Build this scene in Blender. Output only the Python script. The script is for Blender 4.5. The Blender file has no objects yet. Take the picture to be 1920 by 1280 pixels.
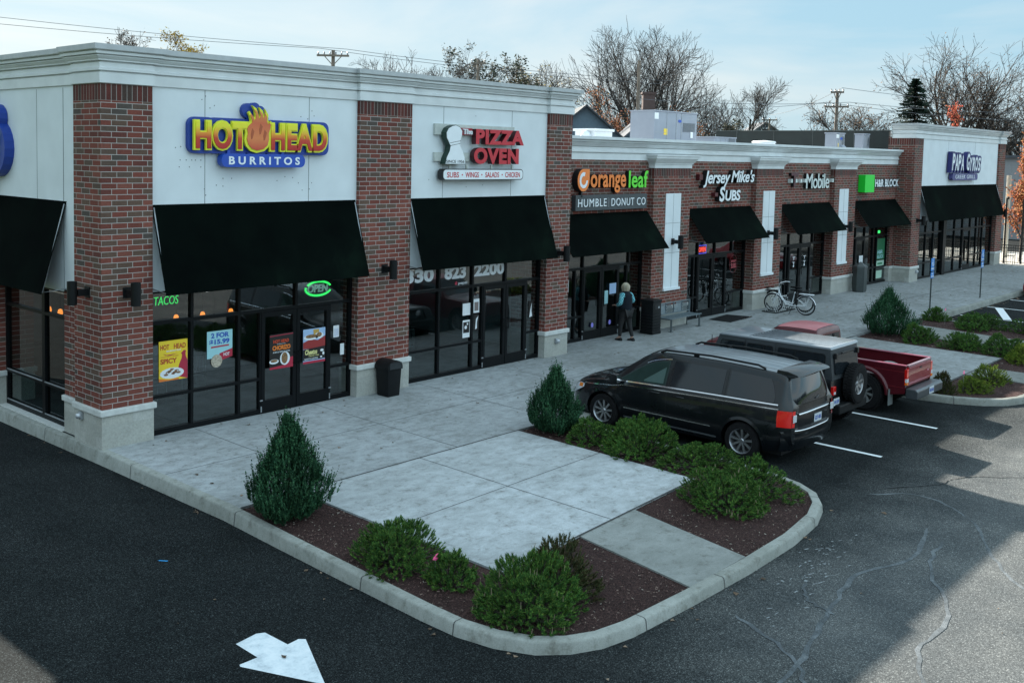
import bpy, bmesh, math, random
from mathutils import Vector, Matrix
R=math.radians
sc=bpy.context.scene
COL=sc.collection
# ---------------------------------------------------------------- camera
cd=bpy.data.cameras.new('camera'); cam=bpy.data.objects.new('camera',cd); COL.objects.link(cam); sc.camera=cam
yaw,pit,rol=R(43.533),R(4.122),R(1.113)
F0=Vector((math.cos(yaw),math.sin(yaw),0)); R0=Vector((math.sin(yaw),-math.cos(yaw),0)); U0=Vector((0,0,1))
F1=F0*math.cos(pit)-U0*math.sin(pit); U1=U0*math.cos(pit)+F0*math.sin(pit)
R2=R0*math.cos(rol)+U1*math.sin(rol); U2=U1*math.cos(rol)-R0*math.sin(rol)
m=Matrix((R2,U2,-F1)).transposed().to_4x4(); m.translation=Vector((-8.961,-16.982,5.406))
cam.matrix_world=m
cd.sensor_fit='HORIZONTAL'; cd.sensor_width=36; cd.lens=1937.316/1920*36
cd.shift_x=(960-841.534)/1920; cd.shift_y=-(640-428.933)/1920
cd.clip_start=.1; cd.clip_end=2000
# ---------------------------------------------------------------- sky and sun
SUNV=Vector((.534,1.69,1)).normalized()
el=math.asin(SUNV.z); az=math.atan2(SUNV.x,SUNV.y)
w=bpy.data.worlds.new('World'); sc.world=w; w.use_nodes=True
nt=w.node_tree; nt.nodes.clear()
def N(t,typ,**k):
    n=t.nodes.new(typ)
    for a,b in k.items():
        if a in n.inputs.keys() if isinstance(a,str) else False: n.inputs[a].default_value=b
        else: setattr(n,a,b)
    return n
sky=N(nt,'ShaderNodeTexSky',sky_type='NISHITA',sun_disc=False,sun_elevation=el,sun_rotation=az,air_density=1.0,dust_density=1.0,ozone_density=1.3)
tc=N(nt,'ShaderNodeTexCoord'); mp=N(nt,'ShaderNodeMapping'); mp.inputs['Scale'].default_value=(1,1,4.2)
mp.inputs['Rotation'].default_value=(0,0,.6)
no=N(nt,'ShaderNodeTexNoise'); no.inputs['Scale'].default_value=2.1; no.inputs['Detail'].default_value=8; no.inputs['Roughness'].default_value=.55; no.inputs['Distortion'].default_value=.5
rp=N(nt,'ShaderNodeValToRGB'); rp.color_ramp.elements[0].position=.38; rp.color_ramp.elements[1].position=.64
rp.color_ramp.elements[0].color=(2.75,4.5,5.55,1); rp.color_ramp.elements[1].color=(4.9,5.6,5.9,1)
mx=N(nt,'ShaderNodeMix',data_type='RGBA'); mx.inputs['Factor'].default_value=.88
CLOUD=mx
bg=N(nt,'ShaderNodeBackground'); bg.inputs['Strength'].default_value=.05
wo=N(nt,'ShaderNodeOutputWorld')
L=nt.links.new
L(tc.outputs['Generated'],mp.inputs['Vector']); L(mp.outputs[0],no.inputs['Vector']); L(no.outputs['Fac'],rp.inputs[0]); spx=N(nt,'ShaderNodeSeparateXYZ'); L(tc.outputs['Generated'],spx.inputs[0])
def mr(src,a0,a1,b0,b1):
    q=nt.nodes.new('ShaderNodeMapRange'); q.interpolation_type='SMOOTHSTEP'
    for i_,v_ in enumerate((a0,a1,b0,b1)): q.inputs[i_+1].default_value=v_
    L(src,q.inputs[0]); return q.outputs[0]
ad=N(nt,'ShaderNodeMath',operation='ADD'); L(mr(spx.outputs['Z'],.28,.75,1.0,1.25),ad.inputs[0]); L(mr(spx.outputs['Y'],.25,-.6,0.0,1.0),ad.inputs[1])
vm_=N(nt,'ShaderNodeVectorMath',operation='SCALE'); L(rp.outputs[0],vm_.inputs[0]); L(ad.outputs[0],vm_.inputs['Scale']); L(vm_.outputs[0],mx.inputs['B'])
L(sky.outputs[0],mx.inputs['A']); L(mx.outputs['Result'],bg.inputs[0]); L(bg.outputs[0],wo.inputs[0])
sd=bpy.data.lights.new('sun','SUN'); sd.energy=5.0; sd.angle=R(.45); sd.color=(1,.93,.82)
so=bpy.data.objects.new('sun',sd); COL.objects.link(so); so.rotation_euler=SUNV.to_track_quat('Z','Y').to_euler(); so.location=(0,0,60)
vs=sc.view_settings; vs.view_transform='Standard'; vs.look='None'; vs.exposure=1.6; vs.gamma=1
# ---------------------------------------------------------------- materials
MATS={}
def nodes(name):
    m=bpy.data.materials.new(name); m.use_nodes=True; t=m.node_tree; t.nodes.clear()
    b=t.nodes.new('ShaderNodeBsdfPrincipled'); o=t.nodes.new('ShaderNodeOutputMaterial'); t.links.new(b.outputs[0],o.inputs[0])
    MATS[name]=m
    return m,t,b,o
def ramp(t,stops,src=None,const=False):
    r=t.nodes.new('ShaderNodeValToRGB'); cr=r.color_ramp
    if const: cr.interpolation='CONSTANT'
    while len(cr.elements)<len(stops): cr.elements.new(.5)
    for e,(p,c) in zip(cr.elements,stops):
        e.position=p; e.color=(*c,1) if len(c)==3 else c
    if src is not None: t.links.new(src,r.inputs[0])
    return r
def noise(t,scale,detail=4,rough=.5,coord='Object',vec=None,dist=0):
    n=t.nodes.new('ShaderNodeTexNoise'); n.inputs['Scale'].default_value=scale; n.inputs['Detail'].default_value=detail; n.inputs['Roughness'].default_value=rough; n.inputs['Distortion'].default_value=dist
    if vec is None:
        c=t.nodes.new('ShaderNodeTexCoord'); vec=c.outputs[coord]
    t.links.new(vec,n.inputs['Vector']); return n
def bump(t,b,h,strength,dist=.01):
    n=t.nodes.new('ShaderNodeBump'); n.inputs['Strength'].default_value=strength; n.inputs['Distance'].default_value=dist
    t.links.new(h,n.inputs['Height']); t.links.new(n.outputs[0],b.inputs['Normal'])
def mix(t,f,a,b,mode='MIX'):
    n=t.nodes.new('ShaderNodeMix'); n.data_type='RGBA'; n.blend_type=mode
    for s,v in (('Factor',f),('A',a),('B',b)):
        if isinstance(v,(int,float)): n.inputs[s].default_value=v
        elif isinstance(v,tuple): n.inputs[s].default_value=(*v,1)
        else: t.links.new(v,n.inputs[s])
    return n.outputs['Result']
def math_(t,op,a,b=None):
    n=t.nodes.new('ShaderNodeMath'); n.operation=op
    for i,v in enumerate((a,b)):
        if v is None: continue
        if isinstance(v,(int,float)): n.inputs[i].default_value=v
        else: t.links.new(v,n.inputs[i])
    return n.outputs[0]
def mat(name,col,rough=.6,metal=0,var=.12,scale=6,bmp=0,bscale=60,spec=.5,coat=0,emit=None,es=1):
    if name in MATS: return MATS[name]
    m,t,b,o=nodes(name)
    b.inputs['Roughness'].default_value=rough; b.inputs['Metallic'].default_value=metal; b.inputs['Specular IOR Level'].default_value=spec
    b.inputs['Coat Weight'].default_value=coat; b.inputs['Coat Roughness'].default_value=.04
    if var>0:
        n=noise(t,scale,5)
        lo=tuple(c*(1-var) for c in col); hi=tuple(min(1,c*(1+var)) for c in col)
        r=ramp(t,[(.3,lo),(.7,hi)],n.outputs['Fac']); t.links.new(r.outputs[0],b.inputs['Base Color'])
    else: b.inputs['Base Color'].default_value=(*col,1)
    if bmp>0:
        n2=noise(t,bscale,3); bump(t,b,n2.outputs['Fac'],bmp)
    if emit:
        b.inputs['Emission Color'].default_value=(*emit,1); b.inputs['Emission Strength'].default_value=es
    return m
def brickmat(name,w,h,offset,stops,mortar,msize,rough=.85,rot=False,bstr=.5,dirt=.12):
    m,t,b,o=nodes(name); b.inputs['Roughness'].default_value=rough; b.inputs['Specular IOR Level'].default_value=.25
    uv=t.nodes.new('ShaderNodeUVMap'); vec=uv.outputs[0]
    if rot:
        mp=t.nodes.new('ShaderNodeMapping'); mp.inputs['Rotation'].default_value=(0,0,R(90)); t.links.new(vec,mp.inputs[0]); vec=mp.outputs[0]
    k=t.nodes.new('ShaderNodeTexBrick'); t.links.new(vec,k.inputs['Vector'])
    k.offset=offset; k.offset_frequency=2; k.squash=1
    k.inputs['Scale'].default_value=1; k.inputs['Brick Width'].default_value=w; k.inputs['Row Height'].default_value=h
    k.inputs['Mortar Size'].default_value=msize; k.inputs['Mortar Smooth'].default_value=.12; k.inputs['Bias'].default_value=0
    k.inputs['Color1'].default_value=(0,0,0,1); k.inputs['Color2'].default_value=(1,1,1,1); k.inputs['Mortar'].default_value=(.5,.5,.5,1)
    r=ramp(t,stops,k.outputs['Color'],True)
    n=noise(t,26,5,.6); r2=ramp(t,[(.3,(1-dirt*2,)*3),(.7,(1+dirt*0.6,)*3)],n.outputs['Fac'])
    c=mix(t,1.0,r.outputs[0],r2.outputs[0],'MULTIPLY')
    n3=noise(t,1.3,4,.6); r3=ramp(t,[(.3,(.82,.82,.82)),(.7,(1.06,1.06,1.06))],n3.outputs['Fac']); c=mix(t,1.0,c,r3.outputs[0],'MULTIPLY')
    c=mix(t,k.outputs['Fac'],c,mortar)
    t.links.new(c,b.inputs['Base Color'])
    inv=math_(t,'SUBTRACT',1,k.outputs['Fac']); n4=noise(t,70,3); hh=math_(t,'ADD',inv,math_(t,'MULTIPLY',n4.outputs['Fac'],.35))
    bump(t,b,hh,bstr,.006)
    return m
BR=[(0,(.185,.056,.042)),(.16,(.215,.064,.047)),(.34,(.15,.05,.040)),(.46,(.235,.078,.057)),(.6,(.14,.085,.063)),(.76,(.125,.082,.064)),(.86,(.195,.06,.045)),(.95,(.095,.078,.068))]
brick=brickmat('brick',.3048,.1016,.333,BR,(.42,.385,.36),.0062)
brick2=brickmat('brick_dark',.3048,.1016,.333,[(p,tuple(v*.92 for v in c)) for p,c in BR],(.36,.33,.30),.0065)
BS=[(0,(.12,.034,.028)),(.25,(.085,.04,.034)),(.5,(.14,.04,.032)),(.75,(.07,.045,.038)),(.9,(.10,.036,.03))]
soldier=brickmat('brick_soldier',.32,.1016,0,BS,(.30,.27,.25),.006,rot=True)
block=brickmat('stone_block',.4064,.2032,.5,[(0,(.44,.44,.40)),(.3,(.49,.49,.45)),(.6,(.46,.455,.41)),(.85,(.51,.51,.475))],(.38,.375,.35),.003,bstr=.3,dirt=.1)
capst=mat('cast_stone',(.56,.57,.55),.8,var=.1,scale=9,bmp=.15)
stucco=mat('stucco',(.70,.745,.77),.9,var=.05,scale=1.6,bmp=.35,bscale=160,spec=.2)
cornm=mat('cornice_stucco',(.67,.695,.70),.85,var=.07,scale=2.2,bmp=.2,bscale=140,spec=.2)
flash=mat('metal_flashing',(.42,.44,.45),.45,.3,var=.08)
black_al=mat('black_aluminium',(.006,.007,.008),.4,.0,var=.1,spec=.15)
blackpl=mat('black_plastic',(.008,.009,.010),.5,var=.2,spec=.2)
blackpaint=mat('black_paint',(.008,.009,.010),.45,var=.15,spec=.2)
rubber=mat('rubber',(.012,.012,.013),.9,var=.25,scale=20,bmp=.3,bscale=80,spec=.15)
alloy=mat('alloy',(.38,.39,.41),.3,.85,var=.1)
chrome=mat('chrome',(.75,.76,.78),.12,1,var=.03)
steel=mat('galvanised',(.34,.36,.38),.5,.5,var=.15)
greyhv=mat('hvac_grey',(.27,.30,.36),.5,.1,var=.06,scale=2)
white=mat('white_paint',(.74,.77,.80),.55,var=.04)
whiteface=mat('white_acrylic',(.78,.82,.85),.35,var=.03)
awn=None
def mk_awn():
    m,t,b,o=nodes('awning_fabric'); b.inputs['Roughness'].default_value=.95; b.inputs['Specular IOR Level'].default_value=.03
    n=noise(t,.7,4,.6); r=ramp(t,[(.35,(.0014,.0026,.0025)),(.6,(.0026,.0052,.0042)),(.8,(.0050,.0115,.0078))],n.outputs['Fac'])
    n2=noise(t,90,2); c=mix(t,.35,r.outputs[0],ramp(t,[(.3,(.5,.5,.5)),(.7,(1.6,1.6,1.6))],n2.outputs['Fac']).outputs[0],'MULTIPLY')
    t.links.new(c,b.inputs['Base Color']); bump(t,b,n2.outputs['Fac'],.3,.003)
    return m
awn=mk_awn()
def mk_glass(name,tint,ior=1.6,tr=.03):
    m=bpy.data.materials.new(name); m.use_nodes=True; t=m.node_tree; t.nodes.clear()
    o=t.nodes.new('ShaderNodeOutputMaterial'); mxs=t.nodes.new('ShaderNodeMixShader')
    a=t.nodes.new('ShaderNodeBsdfTransparent'); a.inputs[0].default_value=(*tint,1)
    g=t.nodes.new('ShaderNodeBsdfGlossy'); g.inputs['Roughness'].default_value=tr; g.inputs[0].default_value=(.92,.95,.95,1)
    f=t.nodes.new('ShaderNodeFresnel'); f.inputs['IOR'].default_value=ior
    n=noise(t,.9,2); bp=t.nodes.new('ShaderNodeBump'); bp.inputs['Strength'].default_value=.05; bp.inputs['Distance'].default_value=.02
    t.links.new(n.outputs['Fac'],bp.inputs['Height']); t.links.new(bp.outputs[0],g.inputs['Normal'])
    gb=t.nodes.new('ShaderNodeNewGeometry'); fac=math_(t,'MULTIPLY',f.outputs[0],math_(t,'SUBTRACT',1,gb.outputs['Backfacing'])); t.links.new(fac,mxs.inputs[0]); t.links.new(a.outputs[0],mxs.inputs[1]); t.links.new(g.outputs[0],mxs.inputs[2]); t.links.new(mxs.outputs[0],o.inputs[0])
    MATS[name]=m; return m
glass=mk_glass('window_glass',(.60,.68,.68),2.25,.0)
carglass=mk_glass('car_glass_tinted',(.035,.045,.05),1.75,.0)
carglass_clear=mk_glass('car_glass_clear',(.55,.66,.63),1.6,.0)
def mk_concrete(name,a,b_,stain,coord='Object'):
    m,t,b,o=nodes(name); b.inputs['Roughness'].default_value=.85; b.inputs['Specular IOR Level'].default_value=.3
    c0=t.nodes.new('ShaderNodeTexCoord'); mp=t.nodes.new('ShaderNodeMapping'); mp.inputs['Scale'].default_value=(1.0,1.7,1); t.links.new(c0.outputs['Object'],mp.inputs[0])
    n1=noise(t,2.6,10,.74,vec=mp.outputs[0],dist=.15); n2=noise(t,.35,3,.5); n3=noise(t,60,3,.6)
    r=ramp(t,[(.30,stain),(.42,a),(.62,b_)],n1.outputs['Fac'])
    r2=ramp(t,[(.3,(.78,.78,.76)),(.62,(1.05,1.05,1.05))],n2.outputs['Fac'])
    c=mix(t,1.0,r.outputs[0],r2.outputs[0],'MULTIPLY')
    r3=ramp(t,[(.3,(.86,.86,.86)),(.7,(1.1,1.1,1.1))],n3.outputs['Fac']); c=mix(t,1.0,c,r3.outputs[0],'MULTIPLY')
    sx=t.nodes.new('ShaderNodeSeparateXYZ'); t.links.new(c0.outputs['Object'],sx.inputs[0]); n6=noise(t,.6,5,.6)
    ux=math_(t,'ADD',sx.outputs['X'],math_(t,'MULTIPLY',math_(t,'SUBTRACT',n6.outputs['Fac'],.5),7)); r6=ramp(t,[(0,(1,1,1)),(1,(.76,.76,.75))],math_(t,'DIVIDE',math_(t,'SUBTRACT',ux,8.5),6)); c=mix(t,1.0,c,r6.outputs[0],'MULTIPLY')
    n5=noise(t,7,6,.7); r5=ramp(t,[(.32,(.58,.56,.52)),(.46,(1,1,1))],n5.outputs['Fac']); c=mix(t,.8,c,r5.outputs[0],'MULTIPLY')
    t.links.new(c,b.inputs['Base Color']); bump(t,b,n3.outputs['Fac'],.25,.004)
    return m
conc=mk_concrete('sidewalk_concrete',(.30,.315,.32),(.40,.425,.44),(.215,.215,.205))
conc_pale=mk_concrete('pale_concrete',(.38,.40,.41),(.50,.53,.55),(.25,.25,.24))
conc2=mk_concrete('plain_concrete',(.25,.262,.25),(.31,.322,.31),(.22,.225,.21))
kerbm=mk_concrete('kerb_concrete',(.29,.30,.275),(.36,.37,.345),(.20,.20,.18))
joint=mat('joint_filler',(.05,.05,.05),.9)
def mk_asphalt():
    m,t,b,o=nodes('asphalt'); b.inputs['Roughness'].default_value=.95; b.inputs['Specular IOR Level'].default_value=.08
    c0=t.nodes.new('ShaderNodeTexCoord'); sp=t.nodes.new('ShaderNodeSeparateXYZ'); t.links.new(c0.outputs['Object'],sp.inputs[0])
    n=noise(t,.5,4); 
    # newer, darker surface on the drive and the stalls; older, greyer surface in the aisle
    yy=math_(t,'MULTIPLY',sp.outputs['Y'],-1); yy=math_(t,'ADD',yy,math_(t,'MULTIPLY',math_(t,'SUBTRACT',n.outputs['Fac'],.5),1.6))
    old1=ramp(t,[(.0,(0,0,0)),(1,(1,1,1))],math_(t,'DIVIDE',math_(t,'SUBTRACT',yy,9.6),2.2)).outputs[0]
    old2=ramp(t,[(.0,(0,0,0)),(1,(1,1,1))],math_(t,'DIVIDE',math_(t,'SUBTRACT',sp.outputs['X'],-.5),3.5)).outputs[0]
    old=math_(t,'MULTIPLY',old1,old2)
    n1=noise(t,1.0,6,.6); n2=noise(t,70,2,.5); n3=noise(t,38,4,.75); 
    new=ramp(t,[(.3,(.011,.0135,.0145)),(.7,(.018,.021,.022))],n1.outputs['Fac']).outputs[0]
    oldc=ramp(t,[(.3,(.068,.075,.079)),(.5,(.092,.098,.10)),(.72,(.12,.125,.124))],n1.outputs['Fac']).outputs[0]
    c=mix(t,old,new,oldc)
    agg=ramp(t,[(.36,(.35,.35,.35)),(.5,(.9,.9,.9)),(.60,(1.5,1.5,1.45)),(.68,(3.2,3.1,3.0)),(.76,(7,6.8,6.3))],n2.outputs['Fac']).outputs[0]
    c=mix(t,math_(t,'SUBTRACT',1.0,math_(t,'MULTIPLY',old,.5)),c,agg,'MULTIPLY')
    ag2=ramp(t,[(.35,(.7,.7,.7)),(.65,(1.3,1.3,1.3))],n3.outputs['Fac']).outputs[0]; c=mix(t,.8,c,ag2,'MULTIPLY')
    t.links.new(c,b.inputs['Base Color']); bump(t,b,n2.outputs['Fac'],.6,.008)
    return m
asph=mk_asphalt()
def mk_seal():
    m,t,b,o=nodes('crack_sealant'); b.inputs['Roughness'].default_value=.8; b.inputs['Specular IOR Level'].default_value=.15
    n=noise(t,3.2,6,.7); r=ramp(t,[(.38,(.072,.08,.085)),(.5,(.10,.113,.122)),(.62,(.15,.165,.175))],n.outputs['Fac']); n2=noise(t,70,2); c=mix(t,.8,r.outputs[0],ramp(t,[(.36,(.6,.6,.6)),(.6,(1.3,1.3,1.3))],n2.outputs['Fac']).outputs[0],'MULTIPLY'); t.links.new(c,b.inputs['Base Color']); return m
seal=mk_seal()
seal2=mat('crack_dark',(.035,.038,.04),.8,var=.3,scale=7)
linem=mat('line_paint',(.74,.78,.80),.7,var=.1,scale=25)
def mk_arrow():
    m,t,b,o=nodes('worn_line_paint'); b.inputs['Roughness'].default_value=.75
    n=noise(t,5,8,.75); r=ramp(t,[(.33,(.45,.5,.54)),(.5,(.66,.72,.76)),(.62,(.76,.80,.83))],n.outputs['Fac'])
    t.links.new(r.outputs[0],b.inputs['Base Color']); return m
arrowm=mk_arrow()
def mk_mulch():
    m,t,b,o=nodes('mulch'); b.inputs['Roughness'].default_value=.95; b.inputs['Specular IOR Level'].default_value=.2
    n=noise(t,45,5,.8); n2=noise(t,1.5,3)
    r=ramp(t,[(.32,(.009,.005,.005)),(.46,(.045,.024,.022)),(.60,(.095,.052,.046)),(.74,(.19,.125,.105))],n.outputs['Fac'])
    c=mix(t,1.0,r.outputs[0],ramp(t,[(.3,(.75,.75,.75)),(.7,(1.2,1.2,1.2))],n2.outputs['Fac']).outputs[0],'MULTIPLY')
    t.links.new(c,b.inputs['Base Color']); bump(t,b,n.outputs['Fac'],1,.03); return m
mulch=mk_mulch()
def mk_grass():
    m,t,b,o=nodes('grass'); b.inputs['Roughness'].default_value=.95; b.inputs['Specular IOR Level'].default_value=.1
    n=noise(t,3,6,.7); r=ramp(t,[(.3,(.03,.05,.015)),(.55,(.055,.085,.022)),(.75,(.10,.10,.04))],n.outputs['Fac'])
    t.links.new(r.outputs[0],b.inputs['Base Color']); bump(t,b,n.outputs['Fac'],.8,.05); return m
grassm=mk_grass()
# colour that differs from face to face (leaves, chips): random per island
def mk_island(name,stops,rough=.85,trans=0,spec=.2):
    m,t,b,o=nodes(name); b.inputs['Roughness'].default_value=rough; b.inputs['Specular IOR Level'].default_value=spec
    g=t.nodes.new('ShaderNodeNewGeometry'); r=ramp(t,stops,g.outputs['Random Per Island'])
    n=noise(t,1.7,3); c=mix(t,1.0,r.outputs[0],ramp(t,[(.3,(.65,.65,.65)),(.7,(1.3,1.3,1.3))],n.outputs['Fac']).outputs[0],'MULTIPLY')
    t.links.new(c,b.inputs['Base Color'])
    return m
pine_n=mk_island('pine_needles',[(0,(.020,.065,.018)),(.45,(.052,.14,.028)),(.8,(.10,.21,.038)),(1,(.20,.27,.05))])
pine_y=mk_island('pine_needles_yellow',[(0,(.04,.09,.014)),(.5,(.12,.20,.025)),(1,(.30,.34,.05))])
pine_b=mk_island('pine_needles_brown',[(0,(.03,.05,.015)),(.5,(.06,.08,.025)),(1,(.11,.065,.035))])
jun_n=mk_island('juniper_foliage',[(0,(.011,.046,.024)),(.5,(.026,.090,.042)),(1,(.055,.145,.062))])
bud=mat('pine_bud',(.25,.20,.13),.8)
bark=mat('bark',(.046,.040,.036),.95,var=.3,scale=3)
bark2=mat('bark_brown',(.058,.046,.038),.95,var=.3,scale=3)
leaf_o=mk_island('autumn_leaves_orange',[(0,(.30,.07,.03)),(.5,(.42,.14,.05)),(1,(.35,.20,.08))])
leaf_r=mk_island('autumn_leaves_red',[(0,(.36,.05,.03)),(.5,(.50,.10,.05)),(1,(.45,.18,.09))])
leaf_y=mk_island('autumn_leaves_yellow',[(0,(.30,.19,.03)),(.5,(.42,.28,.05)),(1,(.25,.17,.05))])
leaf_b=mk_island('dry_leaves_brown',[(0,(.07,.045,.03)),(.5,(.13,.08,.05)),(1,(.18,.11,.06))])
leaf_g=mk_island('dull_green_leaves',[(0,(.018,.025,.016)),(.5,(.035,.042,.022)),(1,(.07,.065,.03))])
spruce_m=mk_island('spruce_needles',[(0,(.008,.018,.012)),(.6,(.016,.034,.022)),(1,(.03,.05,.03))])
chips=mk_island('mulch_chips',[(0,(.018,.010,.010)),(.4,(.075,.04,.036)),(.75,(.13,.078,.068)),(.93,(.22,.16,.13)),(1,(.45,.40,.34))])
leafg=mk_island('fallen_leaf',[(0,(.07,.05,.035)),(.5,(.16,.11,.075)),(.9,(.3,.22,.16)),(1,(.45,.4,.34))])
# ---------------------------------------------------------------- mesh helper
FORCE=[False]
class MB:
    def __init__(s): s.v=[]; s.f=[]; s.m=[]; s.uv=[]
    def face(s,pts,mat=0,uv=None):
        i=len(s.v); s.v+= [tuple(p) for p in pts]; s.f.append(tuple(range(i,i+len(pts)))); s.m.append(mat); s.uv.append(uv)
    def box(s,x0,x1,y0,y1,z0,z1,mat=0,u0=None,v0=0,skip=''):
        if x0>x1:x0,x1=x1,x0
        if y0>y1:y0,y1=y1,y0
        if z0>z1:z0,z1=z1,z0
        ux=x0 if u0 is None else u0
        P=[(x0,y0,z0),(x1,y0,z0),(x1,y1,z0),(x0,y1,z0),(x0,y0,z1),(x1,y0,z1),(x1,y1,z1),(x0,y1,z1)]
        i=len(s.v); s.v+=P
        F=[('f',(0,1,5,4)),('r',(1,2,6,5)),('b',(2,3,7,6)),('l',(3,0,4,7)),('t',(4,5,6,7)),('d',(3,2,1,0))]
        for k,q in F:
            if k in skip: continue
            uv=[]
            for a in q:
                x,y,z=P[a]
                if k in 'fb': uv.append((x-ux,z-v0))
                elif k=='l': uv.append((-(y-y0)+3.048*4,z-v0))
                elif k=='r': uv.append(((x1-ux)+(y-y0),z-v0))
                else: uv.append((x,y))
            s.f.append(tuple(i+a for a in q)); s.m.append(mat); s.uv.append(uv)
    def grid(s,rows,mat=0,closed=False,flip=False):
        n=len(rows[0]); i=len(s.v)
        for r in rows: s.v+=[tuple(p) for p in r]
        for a in range(len(rows)-1):
            for b in range(n if closed else n-1):
                c=(b+1)%n
                q=(i+a*n+b,i+a*n+c,i+(a+1)*n+c,i+(a+1)*n+b)
                if flip: q=q[::-1]
                s.f.append(q); s.m.append(mat); s.uv.append(None)
    def tube(s,pts,r,n=6,mat=0,cap=True,squash=None):
        pts=[Vector(p) for p in pts]; 
        if isinstance(r,(int,float)): r=[r]*len(pts)
        rows=[]; up=None
        for k,p in enumerate(pts):
            d=(pts[min(k+1,len(pts)-1)]-pts[max(k-1,0)])
            if d.length<1e-9: d=Vector((0,0,1))
            d.normalize()
            if up is None:
                up=Vector((0,0,1)) if abs(d.z)<.9 else Vector((1,0,0))
            a=d.cross(up); 
            if a.length<1e-5: a=d.cross(Vector((0,1,0)))
            a.normalize(); b=d.cross(a).normalized(); up=a.cross(d)*1.0
            if up.length<1e-6: up=Vector((0,0,1))
            rows.append([p+a*(math.cos(2*math.pi*j/n)*r[k])+b*(math.sin(2*math.pi*j/n)*r[k]) for j in range(n)])
            up=-b
        s.grid(rows,mat,True)
        if cap:
            s.face(rows[0][::-1],mat); s.face(rows[-1],mat)
    def prism(s,poly,plane,a0,a1,mat=0):
        # poly in 2D, extruded along the remaining axis
        def P(u,v,w):
            return {'xz':(u,w,v),'yz':(w,u,v),'xy':(u,v,w)}[plane]
        A=[P(u,v,a0) for u,v in poly]; B=[P(u,v,a1) for u,v in poly]
        area=sum(poly[i][0]*poly[(i+1)%len(poly)][1]-poly[(i+1)%len(poly)][0]*poly[i][1] for i in range(len(poly)))
        s.face(A,mat); s.face(B[::-1],mat)
        n=len(poly)
        for i in range(n):
            j=(i+1)%n; s.face([A[j],A[i],B[i],B[j]],mat)
    def lathe(s,prof,c,axis='z',n=24,mat=0):
        rows=[]
        for r,h in prof:
            row=[]
            for k in range(n):
                a=2*math.pi*k/n; u,v=r*math.cos(a),r*math.sin(a)
                row.append({'z':(c[0]+u,c[1]+v,c[2]+h),'x':(c[0]+h,c[1]+u,c[2]+v),'y':(c[0]+u,c[1]+h,c[2]+v)}[axis])
            rows.append(row)
        s.grid(rows,mat,True)
    def add(s,o,fn=lambda p:p,mat=None):
        i=len(s.v); s.v+=[tuple(fn(p)) for p in o.v]
        for f,m_,u in zip(o.f,o.m,o.uv): s.f.append(tuple(i+a for a in f)); s.m.append(m_ if mat is None else mat); s.uv.append(u)
    def text(s,txt,x0,x1,z0,z1,Y,depth=.01,mat=0,bold=.0,shear=0,space=1,right=None,up=None,out=None):
        c=bpy.data.curves.new('t','FONT'); c.body=txt; c.size=1; c.extrude=.5; c.offset=bold; c.shear=shear; c.space_character=space; c.resolution_u=4
        o=bpy.data.objects.new('t',c); COL.objects.link(o); bpy.context.view_layer.update()
        me=bpy.data.meshes.new_from_object(o.evaluated_get(bpy.context.evaluated_depsgraph_get()))
        V=[v.co.copy() for v in me.vertices]; Fs=[tuple(p.vertices) for p in me.polygons]
        bpy.data.objects.remove(o); bpy.data.curves.remove(c); bpy.data.meshes.remove(me)
        if not V: return
        ax=min(v.x for v in V);bx=max(v.x for v in V);ay=min(v.y for v in V);by=max(v.y for v in V)
        i=len(s.v)
        for v in V:
            X=x0+(v.x-ax)/(bx-ax)*(x1-x0); Z=z0+(v.y-ay)/(by-ay)*(z1-z0); D=(v.z+.5)*depth
            s.v.append((X,Y-D,Z) if right is None else tuple(right*X+up*Z+out*(D-Y)))
        for f in Fs: s.f.append(tuple(i+a for a in f)); s.m.append(mat); s.uv.append(None)
    def build(s,name,mats,parent=None,local=False,smooth=False,bevel=0,angle=None,weld=False):
        me=bpy.data.meshes.new(name)
        off=Vector((0,0,0))
        if parent is not None and not local and not FORCE[0]: off=wloc(parent)
        me.from_pydata([tuple(Vector(p)-off) for p in s.v],[],s.f)
        if not isinstance(mats,(list,tuple)): mats=[mats]
        for q in mats: me.materials.append(q)
        me.polygons.foreach_set('material_index',[min(k,len(mats)-1) for k in s.m])
        if any(u is not None for u in s.uv):
            l=me.uv_layers.new(name='UVMap'); k=0; buf=[0.0]*(2*len(me.loops))
            for f,u in zip(s.f,s.uv):
                for a in range(len(f)):
                    if u is not None: buf[2*k],buf[2*k+1]=u[a]
                    k+=1
            l.data.foreach_set('uv',buf)
        if weld or bevel:
            bm=bmesh.new(); bm.from_mesh(me); bmesh.ops.remove_doubles(bm,verts=bm.verts,dist=1e-4); bmesh.ops.recalc_face_normals(bm,faces=bm.faces)
            if bevel:
                es=[e for e in bm.edges if len(e.link_faces)==2 and e.calc_face_angle(0)>.6]
                bmesh.ops.bevel(bm,geom=es,offset=bevel,segments=2,affect='EDGES',profile=.6,clamp_overlap=True)
            bm.normal_update(); bm.to_mesh(me); bm.free()
        me.validate(); me.update()
        if smooth:
            me.polygons.foreach_set('use_smooth',[True]*len(me.polygons))
            if angle: me.set_sharp_from_angle(angle=R(angle))
        o=bpy.data.objects.new(name,me); COL.objects.link(o)
        if parent is not None: o.parent=parent
        return o
def wloc(o):
    l=Vector(o.location)
    while o.parent is not None: o=o.parent; l+=Vector(o.location)
    return l
def thing(name,label,cat,loc=(0,0,0),rz=0,group=None,scale=None):
    o=bpy.data.objects.new(name,None); COL.objects.link(o); o.location=loc; o.rotation_euler=(0,0,rz); o.empty_display_size=.2
    if scale: o.scale=(scale,)*3 if isinstance(scale,(int,float)) else scale
    return tag(o,label,cat,group)
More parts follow.
